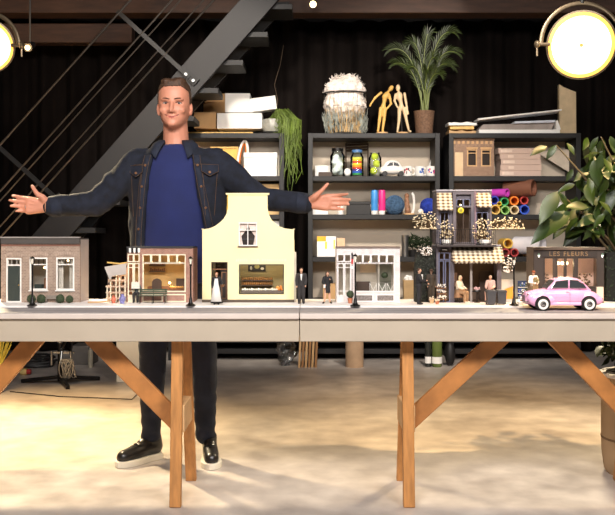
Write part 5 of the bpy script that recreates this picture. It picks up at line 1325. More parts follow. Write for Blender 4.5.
mb = MB(); mb.prism(left_low, 0, 0.010); mb.prism(right_low, 0, 0.010); mb.prism(upper, 0, 0.010); mb.build('gable', YW, t, smooth=False)
MB().box(x(225.8), x(269.3), -0.004, 0.016, z(194.9), z(193)).build('gable_coping', pm('cream_coping', (244, 226, 176), 0.7), t, bev=0.001)
for a, b in (((202, 202.9)), ((293.2, 294.6))): MB().box(x(a - 0.4), x(b + 0.4), -0.002, 0.011, z(229.4), z(228.7)).build('shoulder_coping', pm('cream_coping', (244, 226, 176)), t)
shell(t, x(202.3), x(294), z(240), 0.145, YW, GREYIN, TILED, 0.010, ry=0.0102)
MB().box(x(202), x(294.3), -0.004, 0, 0, z(299.6)).build('plinth', pm('brown_plinth', (92, 80, 68), 0.8), t)
MB().box(x(294.1), x(296.2), 0.0, 0.03, 0, z(252)).build('drainpipe', pm('pale_pipe', (200, 190, 170), 0.6), t)
# upper window with drapes
w_ = window(t, fr, 238.8, 257, 222.5, 246, WHITE, 1.1, bx=(247.8,), by=(230.2,), yb=0.004, name='upper_window')
MB().box(x(237.8), x(258), -0.007, 0, z(247), z(246.1)).build('window_sill', pm('dark_sill', (96, 72, 56), 0.6), t)
MB().box(x(239), x(257), 0.016, 0.02, z(246), z(222.5)).build('window_back', pm('dark_inner', (52, 44, 40), 0.9), t)
for s, a in ((1, 240), (-1, 256)):
    MB().prism([(x(a), z(223.6)), (x(a + s * 8), z(223.6)), (x(a + s * 6), z(230)), (x(a + s * 1.2), z(236)), (x(a + s * 2.8), z(245)), (x(a), z(245))], 0.008, 0.011).build('drape', pm('pale_pink_drape', (214, 196, 186), 0.9, var=0.15, scale=100), w_)
# door and shop window
MB().frame(hd[0], hd[1], 0, hd[3], -0.002, 0.006, 0.8 * fr.k).build('door_frame', DWOOD, t)
dl = MB().box(x(220.5), x(227), 0.016, 0.02, 0.004, z(270)).build('door', pm('dark_inner', (52, 44, 40)), t)
MB().frame(x(221), x(226.4), z(299), z(272), 0.0155, 0.0165, 0.004).build('door_panelling', MWOOD, dl)
MB().box(x(212.4), x(226.6), 0.012, 0.016, z(270), z(268.8)).build('door_header', MWOOD, t)
MB().box(x(213), x(226), 0.10, 0.102, 0.004, z(262)).build('hall_wall', pm('dark_inner', (52, 44, 40)), t)
sw_ = window(t, fr, 239, 284, 264.2, 294, pm('dark_olive_frame', (74, 66, 50), 0.5), 1.0, yb=0.004, name='display_window')
MB().box(x(234), x(290), 0.11, 0.113, 0.004, z(258)).build('shop_back_wall', pm('olive_plaster', (150, 136, 96), 0.8, var=0.06), t)
pf = MB().frame(x(246.5), x(264.5), z(272.5), z(264.8), 0.104, 0.109, 0.004).build('painting_frame', BLACK, t)
mb = MB(); mb.box(x(247), x(264), 0.107, 0.1075, z(272), z(265)); mb.mi = 1; mb.ell((x(255.5), 0.1065, z(267.5)), (0.012, 0.0006, 0.010), 12, 8); mb.mi = 2; mb.ell((x(249.5), 0.1065, z(269)), (0.005, 0.0006, 0.009), 10, 6); mb.ell((x(261), 0.1065, z(269.5)), (0.008, 0.0006, 0.006), 10, 6)
mb.build('painting', [pm('dark_canvas', (40, 36, 30), 0.6), pm('canvas_yellow', (150, 140, 80), 0.6), pm('canvas_white', (196, 190, 176), 0.6)], pf)
for yy in (282, 287): MB().box(x(240), x(272), 0.085, 0.108, z(yy), z(yy - 0.8)).build('display_shelf', DWOOD, t)
mb = MB(); rnd = random.Random(6)
for xx in range(240, 271, 2):
    for yy in (281.1, 286.1): mb.ell((x(xx + 0.8), 0.092, z(yy) + 0.006), (0.0042, 0.0042, 0.006 + 0.004 * rnd.random()), 8, 6)
mb.build('bread_loaves', pm('crusty_brown', (142, 96, 44), 0.6, var=0.3, scale=60), t)
MB().box(x(240.5), x(282.5), 0.03, 0.06, 0.004, z(291)).build('counter', pm('grey_counter', (110, 98, 88), 0.6), t)
mb = MB()
for i in range(16): mb.ell((x(242 + i * 2.3), 0.04, z(291) + 0.004), (0.006, 0.006, 0.0045 + 0.003 * (i % 3 == 1)), 8, 6)
mb.build('cream_cakes', pm('icing', (248, 238, 220), 0.5), t)
mb = MB(); rnd = random.Random(1)
for i in range(12): mb.ell((x(277.5 + rnd.uniform(-1, 4.5)), 0.036 + rnd.uniform(0, .012), z(291) + 0.004 + rnd.uniform(0, .014)), 0.0052, 8, 6)
mb.build('orange_pastries', pm('apricot', (240, 150, 70), 0.5), t)
bulb(t, x(250), 0.05, z(263.2), 0.003, 0.2, (1, 0.88, 0.7)); bulb(t, x(272), 0.05, z(263.2), 0.003, 0.2, (1, 0.88, 0.7))
mb = MB(); rnd = random.Random(12)                              # faint relief band above the shop window (too worn to read)
xx = 236.0
while xx < 286:
    w0 = rnd.uniform(0.9, 2.0)
    if rnd.random() < 0.85: mb.box(x(xx), x(xx + w0), -0.0008, 0, z(261.5), z(258.6 + rnd.uniform(0, 0.8)))
    xx += w0 + rnd.uniform(0.5, 1.0)
mb.build('faded_relief_band', pm('faded_pink_relief', (244, 226, 190), 0.7), t)

# ---- café with balcony
fr = Fr(YF, 468); x, z = fr.x, fr.z
t = thing('model_cafe', 'two-storey grey-violet model café with gingham awnings and balcony', 'model café', fr.loc)
VIO = pm('grey_violet_paint', (98, 91, 98), 0.6, var=0.12, scale=20); VIOB = pm('blue_violet_paint', (98, 100, 124), 0.55, var=0.1)
DIN = pm('dim_brown_interior', (96, 76, 60), 0.8, var=0.1)
GING = stripes('gingham_cloth', (236, 222, 192), (104, 80, 62), 46, 70)
ho = [fr.h(438.5, 450, 250, 303.4), fr.h(453, 498, 258, 303.4)]
hu_ = [fr.h(456, 470, 199, 245), fr.h(440, 449, 212, 244), fr.h(476, 488, 211, 244)]
MB().facade(x(436.5), x(501.5), 0, z(246), 0, 0.010, [(a, b, 0, d) for a, b, c, d in ho]).build('front_wall', VIO, t)
MB().facade(x(436.5), x(491.5), z(246), z(191), 0, 0.010, hu_).build('upper_front_wall', VIO, t)
shell(t, x(436.5), x(501.5), z(246), 0.14, VIO, DIN, pm('pale_zinc', (170, 166, 172), 0.5), 0.010, ry=0.0102)
for a_, b_ in ((x(436.5), x(436.5) + 0.005), (x(491.5) - 0.005, x(491.5))): MB().box(a_, b_, 0.010, 0.12, z(246) + 0.007, z(191)).build('upper_side_wall', VIO, t)
MB().box(x(436.5) + 0.005, x(491.5) - 0.005, 0.115, 0.12, z(246) + 0.007, z(191)).build('upper_back_wall', DIN, t)
MB().box(x(436.3), x(491.7), -0.004, 0.121, z(191) + 0.0002, z(191) + 0.006).build('upper_roof', pm('pale_zinc', (170, 166, 172)), t)
# projecting centre bay
MB().frame(x(452.5), x(473.5), z(245), z(191.5), -0.014, 0, 3.0 * fr.k, (), (z(206.8),), 1.4 * fr.k).build('centre_bay', VIO, t)
window(t, fr, 456, 470, 199, 206.5, VIOB, 0.8, bx=(463,), yb=0.0, yf=-0.010, name='bay_transom', tb=1.4)
dd = window(t, fr, 462.8, 470, 207.4, 245, DWOOD, 0.9, yb=0.002, name='balcony_door')
MB().box(x(455.6), x(457), -0.002, 0.05, z(245), z(207.4)).build('open_door_leaf', DWOOD, t)
for a, b in ((440, 449), (476, 488)): window(t, fr, a, b, 212, 244, VIOB, 0.9, bx=((a + b) / 2,), yb=0.002, name='upper_window')
MB().box(x(474), x(476), -0.008, 0, z(245), z(191.5)).build('pilaster', pm('mauve_paint', (136, 112, 120), 0.6), t)
MB().box(x(489.5), x(491.5), -0.006, 0, z(245), z(191.5)).build('pilaster', VIO, t)
def awning(name, a, b, yt, yb, depth, n):
    """sloping cloth with scalloped front edge"""
    mb = MB(); N = n * 6
    def zt(i): return z(yt)
    pts = []
    for i in range(N + 1):
        xx = a + (b - a) * i / N; sc = 0.8 * abs(math.sin(PI * i / 6.0))
        pts.append((x(xx), z(yb - 2.2), z(yb + 0.0 - 0.8 + sc)))
    for p, q in zip(pts, pts[1:]):
        mb.quad((p[0], -0.001, z(yt)), (q[0], -0.001, z(yt)), (q[0], -depth, q[1]), (p[0], -depth, p[1]))
        mb.quad((p[0], -depth, p[1]), (q[0], -depth, q[1]), (q[0], -depth - 0.0005, q[2]), (p[0], -depth - 0.0005, p[2]))
    for xx in (a, b): mb._f([mb.v((x(xx), -0.001, z(yt))), mb.v((x(xx), -depth, z(yb - 2.2))), mb.v((x(xx), -0.001, z(yb - 2.2)))])
    bmesh.ops.remove_doubles(mb.bm, verts=mb.bm.verts[:], dist=1e-5)
    o = mb.build(name, GING, t, norm=False); so = o.modifiers.new('thickness', 'SOLIDIFY'); so.thickness = 0.001
awning('upper_awning', 436.5, 452, 193, 211, 0.034, 6); awning('upper_awning', 475.5, 490.5, 193, 208, 0.034, 6); awning('ground_awning', 451.5, 502, 247, 263, 0.055, 14)
for a in (437, 440.5, 444, 447.5, 451): MB().box(x(a) - 0.0006, x(a) + 0.0006, -0.022, -0.020, z(202), z(193)).build('awning_rib', WHITE, t) if False else None
# balcony slab and railing
MB().box(x(435.5), x(494), -0.048, 0, z(246.4), z(244.8)).build('balcony_slab', pm('dark_slab', (60, 54, 54), 0.7), t)
mb = MB()
for yy in (229.5, 243.5): mb.tube([(x(436), -0.001, z(yy)), (x(436), -0.046, z(yy)), (x(493.5), -0.046, z(yy)), (x(493.5), -0.001, z(yy))], 0.0014, 6)
for i in range(30): mb.tube([(x(436 + i * 1.98), -0.046, z(244)), (x(436 + i * 1.98), -0.046, z(229.5))], 0.0007, 4)
for i in range(10): mb.tube([(x(439 + i * 5.8) + 0.006 * math.cos(a), -0.046, z(236.5) + 0.012 * math.sin(a)) for a in [2 * PI * q / 12 for q in range(13)]], 0.0006, 4)
mb.build('balcony_railing', IRON, t)
# ground floor entrance with little name plate, window posts
MB().box(x(440.5), x(448.5), -0.003, 0, z(251.5), z(248)).build('name_plate', BLACK, t)
MB().box(x(442), x(447), -0.0036, -0.003, z(250.2), z(249.3)).build('plate_stripe', WHITE, [c for c in t.children if c.name.startswith('name_plate')][0])
window(t, fr, 438.5, 450, 252.5, 260, VIOB, 0.9, bx=(444.2,), name='entrance_transom', tb=1.4)
dr = window(t, fr, 438.5, 444, 260.5, 303.2, VIOB, 1.0, name='entrance_door')
MB().frame(x(445), x(450), 0, z(260.5), -0.001, 0.004, 1.0 * fr.k).build('entrance_door', VIOB, t)
for a in (452, 470, 497): MB().box(x(a), x(a + 2.2), -0.003, 0.006, 0, z(258)).build('post', VIO if a != 470 else pm('grey_post', (150, 140, 134), 0.6), t)
MB().box(x(455), x(462), 0.12, 0.13, z(288), z(274)).build('wall_poster', pm('pink_poster', (196, 160, 140), 0.7), t)
MB().box(x(484), x(495), 0.10, 0.12, 0.005, z(272)).build('bar_cabinet', DWOOD, t)
bulb(t, x(478), 0.07, z(262), 0.004, 0.10); bulb(t, x(463), 0.06, z(204.5), 0.004, 0.04); 
o = MB().ell((0, 0, 0), (0.0135, 0.004, 0.0135), 18, 10).build('round_lamp', pm('yellow_enamel', (226, 212, 60), 0.4), t, (x(460), -0.019, z(210.6)))
MB().cyl((0, -0.003, 0.0), (0, -0.0045, 0), 0.007, n=14).build('dial', pm('olive_dial', (150, 140, 50), 0.5), o)
def blossom(label, cx, cy, w, h, Y, n, seed, name='flowering_plant', loc_z=None, base=None, group='cream blossom plants of the café', col=(232, 214, 178), boxy=None):
    """dried cream blossom spray: stems from a base plus many small petals"""
    rnd = random.Random(seed); k = Y / F
    zc = WZ(cy, Y); bx_, bz_ = base if base else (cx, cy + h / 2); zb = WZ(bz_, Y)
    t = thing(name, label, 'plant', (WX(bx_, Y), Y, zb), 0, group)
    st = MB(); mb = MB()
    c = Vector(((cx - bx_) * k, 0, zc - zb))
    for i in range(n):
        d = Vector((rnd.gauss(0, 0.6), rnd.gauss(0, 0.5), rnd.gauss(0, 0.6)))
        if d.length > 1: d.normalize()
        p = c + Vector((d.x * w * k / 2, d.y * min(w, h) * k * 0.35, d.z * h * k / 2))
        if p.z < 0.004: p.z = 0.004
        r = rnd.uniform(0.0016, 0.0034); mb.ell(p, (r * 1.5, r, r), 6, 4, R(rnd.uniform(-1, 1), 'Y'))
        if i % 5 == 0: st.tube([Vector((rnd.uniform(-.003, .003), 0, 0.004)), c * 0.5 + Vector((rnd.uniform(-.006, .006), 0, 0)), p], 0.0007, 4)
    mb.build('blossoms', pm('cream_blossom_%d' % col[2], col, 0.85, var=0.15, scale=90), t)
    st.build('stems', pm('twig_brown', (96, 74, 50), 0.8), t)
    if boxy:
        MB().lathe([(boxy * k * 0.7, 0), (boxy * k, 0.010), (boxy * k * 1.05, 0.022), (boxy * k * 0.9, 0.022), (0.001, 0.018)], n=16).build('pot', WHITE, t)
    return t
blossom('cream blossom spray at the left end of balcony', 426, 222, 26, 22, 3.752, 110, 1, base=(437.5, 229.4))
blossom('cream blossom tuft in white pot left on balcony', 446.5, 232, 14, 24, 3.766, 90, 2, base=(446.5, 244.6), boxy=5)
blossom('cream blossom tuft in white pot right on balcony', 483, 231, 20, 26, 3.766, 110, 3, base=(485, 244.6), boxy=6)
blossom('long cream blossom spray at right end of balcony', 506, 228, 36, 22, 3.752, 170, 4, base=(492, 229.4))
# dark hedge and hanging white flowers left of the café
f = Fr(3.80, 424)
t = thing('dark_hedge', 'tall dark ivy column between white shop and café', 'hedge', f.loc)
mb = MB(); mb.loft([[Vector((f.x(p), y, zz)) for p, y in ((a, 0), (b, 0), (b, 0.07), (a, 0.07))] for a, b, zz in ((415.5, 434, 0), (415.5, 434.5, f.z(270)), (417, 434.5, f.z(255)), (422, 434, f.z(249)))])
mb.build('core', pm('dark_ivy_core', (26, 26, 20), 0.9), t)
mb = MB(); rnd = random.Random(5)
for i in range(900):
    px_, py_ = rnd.uniform(415, 434.8), rnd.uniform(250, 302.5)
    if py_ < 258 and px_ < 415 + (258 - py_): continue
    y_ = rnd.choice((-0.002, -0.002, 0.03)) ; p = Vector((f.x(px_), y_ + rnd.uniform(-.003, .001), f.z(py_))); u = Vector((rnd.uniform(-1, 1), rnd.uniform(-.4, .2), rnd.uniform(-1, 1))) * 0.005
    w = u.cross(Vector((0, 1, 0))) * 0.5; mb._f([mb.v(p - u), mb.v(p + w), mb.v(p + u), mb.v(p - w)])
mb.build('ivy_leaves', pm('dark_ivy', (36, 40, 26), 0.6, var=0.4, scale=80), t, norm=False)
blossom('string of white blossom hanging over the dark ivy column', 425, 251.5, 16, 9, 3.785, 50, 6, base=(428, 256), group=None, col=(240, 232, 224))
# flower shelf and pots by café door
f = Fr(3.765, 442); t = thing('flower_rack', 'stepped rack of white potted flowers by the café door', 'flower rack', f.loc)
for i, (y0, yy) in enumerate(((0.0, 299), (0.008, 293.5), (0.016, 288))): MB().box(f.x(437), f.x(447), y0 - 0.004, y0 + 0.008, f.z(yy + 0.8), f.z(yy)).build('step', MWOOD, t)
for a in (437.2, 446): MB().box(f.x(a), f.x(a + 0.8), 0.020, 0.026, 0, f.z(287)).build('upright', MWOOD, t)
mb = MB(); rnd = random.Random(3)
for yy, y0 in ((299, 0), (293.5, .008), (288, .016)):
    for i in range(24): mb.ell((f.x(rnd.uniform(437.5, 446.5)), y0 + rnd.uniform(-.004, .004), f.z(yy) + rnd.uniform(.003, .016)), rnd.uniform(.0018, .0034), 6, 4)
mb.build('white_flowers', pm('white_petals', (236, 228, 216), 0.8, var=0.2, scale=200), t)
def pot(label, px, py, w, h, c, flower=None):
    f = Fr(Ysw(py), px); r = w * f.k / 2; H = h * f.k
    t = thing('flower_pot', label, 'pot', f.loc)
    MB().lathe([(r * .65, 0), (r, H * .6), (r * .9, H * .6), (0.001, H * .5)], n=18).build('pot_body', pm('pot_%d_%d' % (c[0], c[2]), c, 0.7), t)
    mb = MB(); rnd = random.Random(int(px * 7))
    for i in range(26): mb.ell((rnd.uniform(-r, r), rnd.uniform(-r, r) * .6, H * .6 + rnd.uniform(0, H * .45)), r * 0.22, 6, 4)
    mb.build('flowers', pm('petals_%d_%d' % ((flower or c)[0], (flower or c)[2]), flower or c, 0.8, var=0.25, scale=150), t)
pot('cream pot with pale flowers by the dark ivy column', 431.7, 303.4, 5, 6.5, (206, 170, 130), (216, 200, 176))
pot('terracotta pot with pale flowers before the flower rack', 437.2, 304.2, 4.5, 5, (180, 110, 76), (226, 214, 190))
# café table, bins, boards
f = Fr(Ysw(302.6), 477); t = thing('cafe_table', 'small round black café table with pink flowers', 'table', f.loc)
MB().lathe([(0.014, 0), (0.012, 0.003), (0.0025, 0.006), (0.0025, 0.048), (0.021, 0.0485), (0.021, 0.051), (0.001, 0.051)], n=20).build('table_body', IRON, t)
f2 = Fr(Ysw(302.6), 477); fl = thing('flower_bowl', 'bowl of pale pink flowers on the round café table', 'bowl', (f2.loc[0], f2.loc[1], SW + 0.0512))
MB().lathe([(0.005, 0), (0.010, 0.006), (0.009, 0.006), (0.001, 0.002)], n=14).build('bowl', WHITE, fl); mb = MB(); rnd = random.Random(2)
for i in range(22): mb.ell((rnd.uniform(-.012, .012), rnd.uniform(-.008, .008), 0.007 + rnd.uniform(0, .010)), 0.003, 6, 4)
mb.build('petals', pm('pink_petals', (226, 180, 176), 0.8), fl)
BINM = pm('charcoal_plastic', (72, 70, 72), 0.5)
def bin_(label, px):
    f = Fr(Ysw(305.2), px); t = thing('wheelie_bin', label, 'bin', f.loc, 0, 'two grey wheelie bins')
    w, h = 9.3 * f.k, 15 * f.k
    MB().loft([[Vector((sx_ * w / 2 * s, y_ * 0.04 * s, zz)) for sx_, y_ in ((-1, 0), (1, 0), (1, 1), (-1, 1))] for zz, s in ((0.004, 0.82), (h * 0.82, 0.96))]).build('bin_body', BINM, t, bev=0.001)
    MB().loft([[Vector((sx_ * w / 2 * s, -0.002 + y_ * 0.044, zz)) for sx_, y_ in ((-1, 0), (1, 0), (1, 1), (-1, 1))] for zz, s in ((h * 0.825, 1.06), (h * 0.9, 1.06), (h, 0.9))]).build('lid', BINM, t, bev=0.001)
    for s in (-1, 1): MB().cyl((s * w * 0.36, 0.036, 0.006), (s * w * 0.46, 0.036, 0.006), 0.006, n=12).build('wheel', BLACK, t)
    for s in (-0.2, 0.2): MB().box(s * w - 0.0012, s * w + 0.0012, -0.0014, 0.001, h * 0.15, h * 0.75).build('moulded_rib', BINM, t)
bin_('left one of the two grey wheelie bins by the café', 491.8); bin_('right one of the two grey wheelie bins by the café', 502.3)
f = Fr(Ysw(302.2), 507); t = thing('advert_board', 'orange and grey advertising board right of the wheelie bins', 'sign', f.loc)
MB().box(f.x(501.5), f.x(514), 0.0, 0.005, 0, f.z(279.5)).build('board', pm('grey_white_board', (190, 180, 168), 0.6), t)
MB().prism([(f.x(502.5), f.z(299)), (f.x(513), f.z(299)), (f.x(513), f.z(286)), (f.x(502.5), f.z(290))], -0.001, 0).build('orange_print', pm('orange_gradient', (238, 150, 50), 0.6, var=0.25, scale=20), t)
f = Fr(Ysw(302.6), 523); t = thing('flower_stand', 'tiered stand of blue and white flowers left of shopkeeper', 'flower stand', f.loc)
MB().box(f.x(518.5), f.x(527.5), 0.014, 0.018, 0, f.z(281)).build('back_panel', pm('navy_panel', (52, 60, 92), 0.6), t)
for yy in (299, 293, 287): MB().box(f.x(518.5), f.x(527.5), 0, 0.014, f.z(yy + 0.7), f.z(yy)).build('tier', WHITE, t)
for nm, c, sd in (('blue_flowers', (90, 110, 190), 1), ('white_flowers', (232, 230, 226), 2), ('green_leaves', (90, 110, 70), 3)):
    mb = MB(); rnd = random.Random(sd)
    for i in range(34): mb.ell((f.x(rnd.uniform(519, 527)), rnd.uniform(0, .012), f.z(rnd.choice((299, 293, 287))) + rnd.uniform(.003, .018)), rnd.uniform(.002, .0035), 6, 4)
    mb.build(nm, pm('stand_' + nm, c, 0.8, var=0.2, scale=150), t)
blossom('white blossom trail hanging from the fourth lamp post', 508, 266, 9, 21, 3.73, 60, 12, base=(512, 273), group=None, col=(238, 226, 216))
pot('white flower pot at the kerb right of fourth lamp post', 520.5, 305, 7, 5, (226, 222, 216), (240, 236, 230))

# ---- dark florist shop
fr = Fr(YF, 568); x, z = fr.x, fr.z
t = thing('model_shop', 'dark brown model florist shop with gold lettering behind the pink car', 'model shop', fr.loc)
DBR = pm('dark_umber_paint', (66, 56, 50), 0.55, var=0.08)
PEACH = pm('peach_interior', (232, 198, 180), 0.8, var=0.06)
ho = [fr.h(543.8, 554, 257.5, 287), fr.h(556.2, 574.5, 257.5, 303.4), fr.h(577, 597.5, 257.5, 287)]
MB().facade(x(534), x(604), 0, z(249), 0, 0.010, [(a, b, c if c > 0.01 else 0, d) for a, b, c, d in ho]).build('front_wall', DBR, t)
shell(t, x(534), x(604), z(248.6), 0.13, pm('taupe_render', (120, 104, 90), 0.7), PEACH, pm('brown_grey_roof', (104, 88, 78), 0.7), 0.010)
MB().box(x(533), x(605), -0.008, 0.01, z(250), z(247.2)).build('cornice', pm('taupe_cornice', (98, 82, 70), 0.6), t, bev=0.001)
sb = MB().box(x(541), x(597), -0.004, 0, z(257), z(251)).build('sign_board', pm('umber_sign', (56, 47, 42), 0.6), t)
text_obj('sign_lettering', 'LES FLEURS', 0.0285, pm('gold_letters', (150, 120, 84), 0.5), sb, (x(568.2), -0.0046, z(254)), 0.0005)
for a, b in ((543.8, 554), (577, 597.5)):
    w_ = window(t, fr, a, b, 257.5, 287, DBR, 0.9, yb=0.002, name='display_window')
    MB().frame(x(a), x(b), z(301), z(289), -0.003, 0, 1.0 * fr.k).build('riser_panel', DBR, t)
for a, b in ((556.2, 565.2), (565.5, 574.5)): window(t, fr, a, b, 257.5, 303, DBR, 1.1, by=(285,), yb=0.006, name='door_leaf')
MB().box(x(574.7), x(576.8), -0.002, 0, z(303), z(257)).build('pilaster', DBR, t)
for px_ in (561, 565.2, 569.5): MB().cyl((x(px_), 0.045, z(262)), (x(px_), 0.045, z(252)), 0.0008, n=5).build('lamp_cord', BLACK, t); bulb(t, x(px_), 0.045, z(263.5), 0.0085, 0.07, mat=emis('globe_lamp', (255, 226, 170), 3.5))
bulb(t, x(549), 0.04, z(257), 0.003, 0.12, (1, 0.84, 0.7)); bulb(t, x(587), 0.04, z(257), 0.003, 0.18, (1, 0.84, 0.7))
mb = MB(); rnd = random.Random(4)
for i in range(120):
    px_ = rnd.choice((rnd.uniform(545, 553), rnd.uniform(578, 596), rnd.uniform(582, 592))); mb.ell((x(px_), rnd.uniform(.03, .06), z(rnd.uniform(274, 290))), rnd.uniform(.002, .005), 6, 4)
mb.build('window_plants', pm('brown_green_bouquets', (110, 84, 60), 0.8, var=0.5, scale=90), t)
MB().box(x(544), x(597), 0.025, 0.07, 0.004, z(290)).build('display_table', MWOOD, t)
for px_ in (538.2, 601.5):
    s_ = MB().cyl((x(px_), 0, z(254)), (x(px_), -0.010, z(254)), 0.0012, n=6).build('wall_lantern', IRON, t)
    MB().lathe([(0.002, -0.016), (0.006, -0.004), (0.001, 0.0)], (x(px_), -0.011, z(254)), n=8).build('lantern_glass', emis('white_lantern', (245, 245, 235), 1.2), s_)
    MB().lathe([(0.007, -0.004), (0.002, 0.004), (0.001, 0.004)], (x(px_), -0.011, z(254)), n=8).build('lantern_cap', pm('verdigris', (90, 120, 100), 0.5), s_)
f = Fr(Ysw(303.2), 601); tag(MB().box(f.x(597), f.x(603.5), 0, 0.012, 0, f.z(287)).build('planter_box', pm('pale_planter', (206, 190, 178), 0.7), None, f.loc), 'pale upright box at the right end of florist shop', 'box')
f = Fr(3.84, 612); t = thing('dark_hedge', 'dark green hedge at the far right end of street', 'hedge', f.loc)
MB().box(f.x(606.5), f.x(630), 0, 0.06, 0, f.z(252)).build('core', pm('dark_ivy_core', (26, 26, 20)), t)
mb = MB(); rnd = random.Random(6)
for i in range(1300):
    p = Vector((f.x(rnd.uniform(605.5, 630)), rnd.uniform(-.008, .06), f.z(rnd.uniform(246, 302.5)))); u = Vector((rnd.uniform(-1, 1), rnd.uniform(-.4, .4), rnd.uniform(-1, 1))) * 0.006
    w = u.cross(Vector((0.2, 1, 0))) * 0.5; mb._f([mb.v(p - u), mb.v(p + w), mb.v(p + u), mb.v(p - w)])
mb.build('hedge_leaves', LEAFD, t, norm=False)

# ---- pink car
YC = 3.452; f = Fr(YC, 566, TT); k = f.k; WB = 0.132
t = thing('model_car', 'pink rounded vintage model car with white-walled wheels parked on road', 'toy car', f.loc)
PINK = pm('pink_car_paint', (240, 176, 214), 0.25, var=0.02, coat=0.6)
x = lambda p: (p - 566) * 0.0041          # car is modelled at its mid depth
z = lambda p: (310.2 - p) * 0.0041
yc = WB / 2
mb = MB()
st = [(528.2, 303.5, 296, 0.024), (529.5, 304.5, 292.9, 0.030), (533, 305, 291.2, 0.034), (540, 305, 290.1, 0.039), (548, 305, 289.2, 0.050), (556, 305, 288.6, 0.060), (568, 305, 288.4, 0.062), (580, 305, 288.6, 0.062), (590, 305, 289.6, 0.059), (597, 304.5, 291.6, 0.053), (602, 304, 295.5, 0.046), (604.6, 303, 299.5, 0.036)]
def rr_ring(xx, zb, zt, w, n=24, e=0.62):
    zm, zh = (zb + zt) / 2, (zt - zb) / 2
    return [Vector((xx, yc + w * math.copysign(abs(math.cos(2 * PI * i / n)) ** e, math.cos(2 * PI * i / n)), zm + zh * math.copysign(abs(math.sin(2 * PI * i / n)) ** e, math.sin(2 * PI * i / n)))) for i in range(n)]
mb.loft([rr_ring(x(a), z(b), z(c), w) for a, b, c, w in st])
cab = [(549.5, 290, 287.9, 0.040), (553, 291, 283.8, 0.045), (556.6, 291, 279.6, 0.0455), (560, 291, 278.2, 0.0465), (566, 291, 277.4, 0.047), (574, 291, 277.2, 0.047), (580, 291, 278.2, 0.0465), (584.5, 291, 280.6, 0.0455), (588.5, 291, 284.4, 0.043), (593, 291.5, 289.2, 0.038)]
mb.loft([rr_ring(x(a), z(b), z(c), w, e=0.58) for a, b, c, w in cab])
for s in (-1, 1):
    yy = yc + s * 0.046
    mb.ell((x(541.5), yy, z(299.5)), (0.047, 0.021, 0.031), 24, 14); mb.ell((x(534.5), yy - s * 0.002, z(297.5)), (0.024, 0.016, 0.022), 18, 12); mb.ell((x(549), yy + s * 0.002, z(300.5)), (0.036, 0.016, 0.020), 18, 12)
    mb.ell((x(590), yy, z(299)), (0.048, 0.020, 0.033), 20, 12); mb.ell((x(598), yy, z(300)), (0.026, 0.015, 0.020), 16, 10)
    mb.box(x(545), x(588), yc + s * 0.058 - 0.003, yc + s * 0.058 + 0.003, z(305), z(302.6))
mb.remesh(0.0019, 2)
mb.build('car_body', PINK, t, smooth='all')
CG = pm('dark_car_glass', (60, 62, 66), 0.15); CHROME = pm('chrome', (220, 216, 216), 0.15, 0.95)
for s in (-1, 1):
    def yat(zz): return yc + s * (0.0485 + max(0, (z(290) - z(zz)) * 0.0))
    for poly in ([(552.6, 287.6), (557.6, 281.2), (569.3, 279.6), (569.3, 287.8)], [(571.2, 287.8), (571.2, 279.6), (578.5, 280.2), (584.5, 283.6), (588, 287.8)]):
        pl = [(x(a), z(b)) for a, b in poly]
        y0 = yc + s * 0.0455; y1 = yc + s * 0.0495
        MB().prism(pl, min(y0, y1), max(y0, y1)).build('side_window', CG, t)
        MB().tube([(a, y1, b) for a, b in pl + pl[:1]], 0.0012, 6).build('window_trim', PINK if s > 5 else CHROME, t)
    MB().tube([(x(556.5), yc + s * 0.0495, z(288.4)), (x(556.5), yc + s * 0.0495, z(281.8))], 0.0009, 5).build('quarterlight_bar', CHROME, t)
    MB().tube([(x(570.2), yc + s * 0.0628, z(288.8)), (x(570.2), yc + s * 0.0635, z(303))], 0.0007, 5).build('door_gap', pm('dark_pink_gap', (150, 96, 128), 0.6), t)
    MB().beam((x(566), yc + s * 0.065, z(291.4)), (x(569), yc + s * 0.065, z(291.4)), 0.003, 0.002).build('door_handle', CHROME, t)
    MB().ell((x(530.6), yc + s * 0.040, z(295.6)), (0.008, 0.010, 0.010), 14, 10).build('headlight', CHROME, t)
    MB().cyl((x(603), yc + s * 0.036, z(299)), (x(605), yc + s * 0.036, z(299)), 0.004, n=10).build('tail_light', pm('red_plastic', (170, 50, 46)), t)
    for cx_ in (543.2, 589):
        wy = yc + s * 0.056; o_ = s
        MB().cyl((x(cx_), wy - o_ * 0.02, z(302.7)), (x(cx_), wy + o_ * 0.0102, z(302.7)), 0.0308, n=28).build('wheel_arch', pm('dark_arch', (30, 24, 26), 0.8), t)
        w_ = MB().lathe([(0.012, 0.0), (0.025, 0.0), (0.0272, 0.003), (0.0272, 0.009), (0.025, 0.012), (0.020, 0.0125), (0.001, 0.0125)], n=28)
        M = Matrix.Translation((x(cx_), wy + o_ * 0.002, 0.0273)) @ Matrix.Rotation(-o_ * PI / 2, 4, 'X')
        bmesh.ops.transform(w_.bm, matrix=M, verts=w_.bm.verts[:]); w_ = w_.build('wheel', pm('tyre', (26, 24, 25), 0.7), t)
        for nm, prof, mt in (('white_wall', [(0.021, 0.0124), (0.021, 0.0138), (0.001, 0.0138)], WHITE), ('hub_cap', [(0.0095, 0.0139), (0.008, 0.0165), (0.001, 0.018)], CHROME), ('hub_ring', [(0.0118, 0.0137), (0.0118, 0.0143), (0.0096, 0.0143)], BLACK)):
            m_ = MB().lathe(prof, n=24); bmesh.ops.transform(m_.bm, matrix=M, verts=m_.bm.verts[:]); m_.build(nm, mt, w_)
ws = MB(); a, b = (549.6, 288.2), (556.8, 280.4)
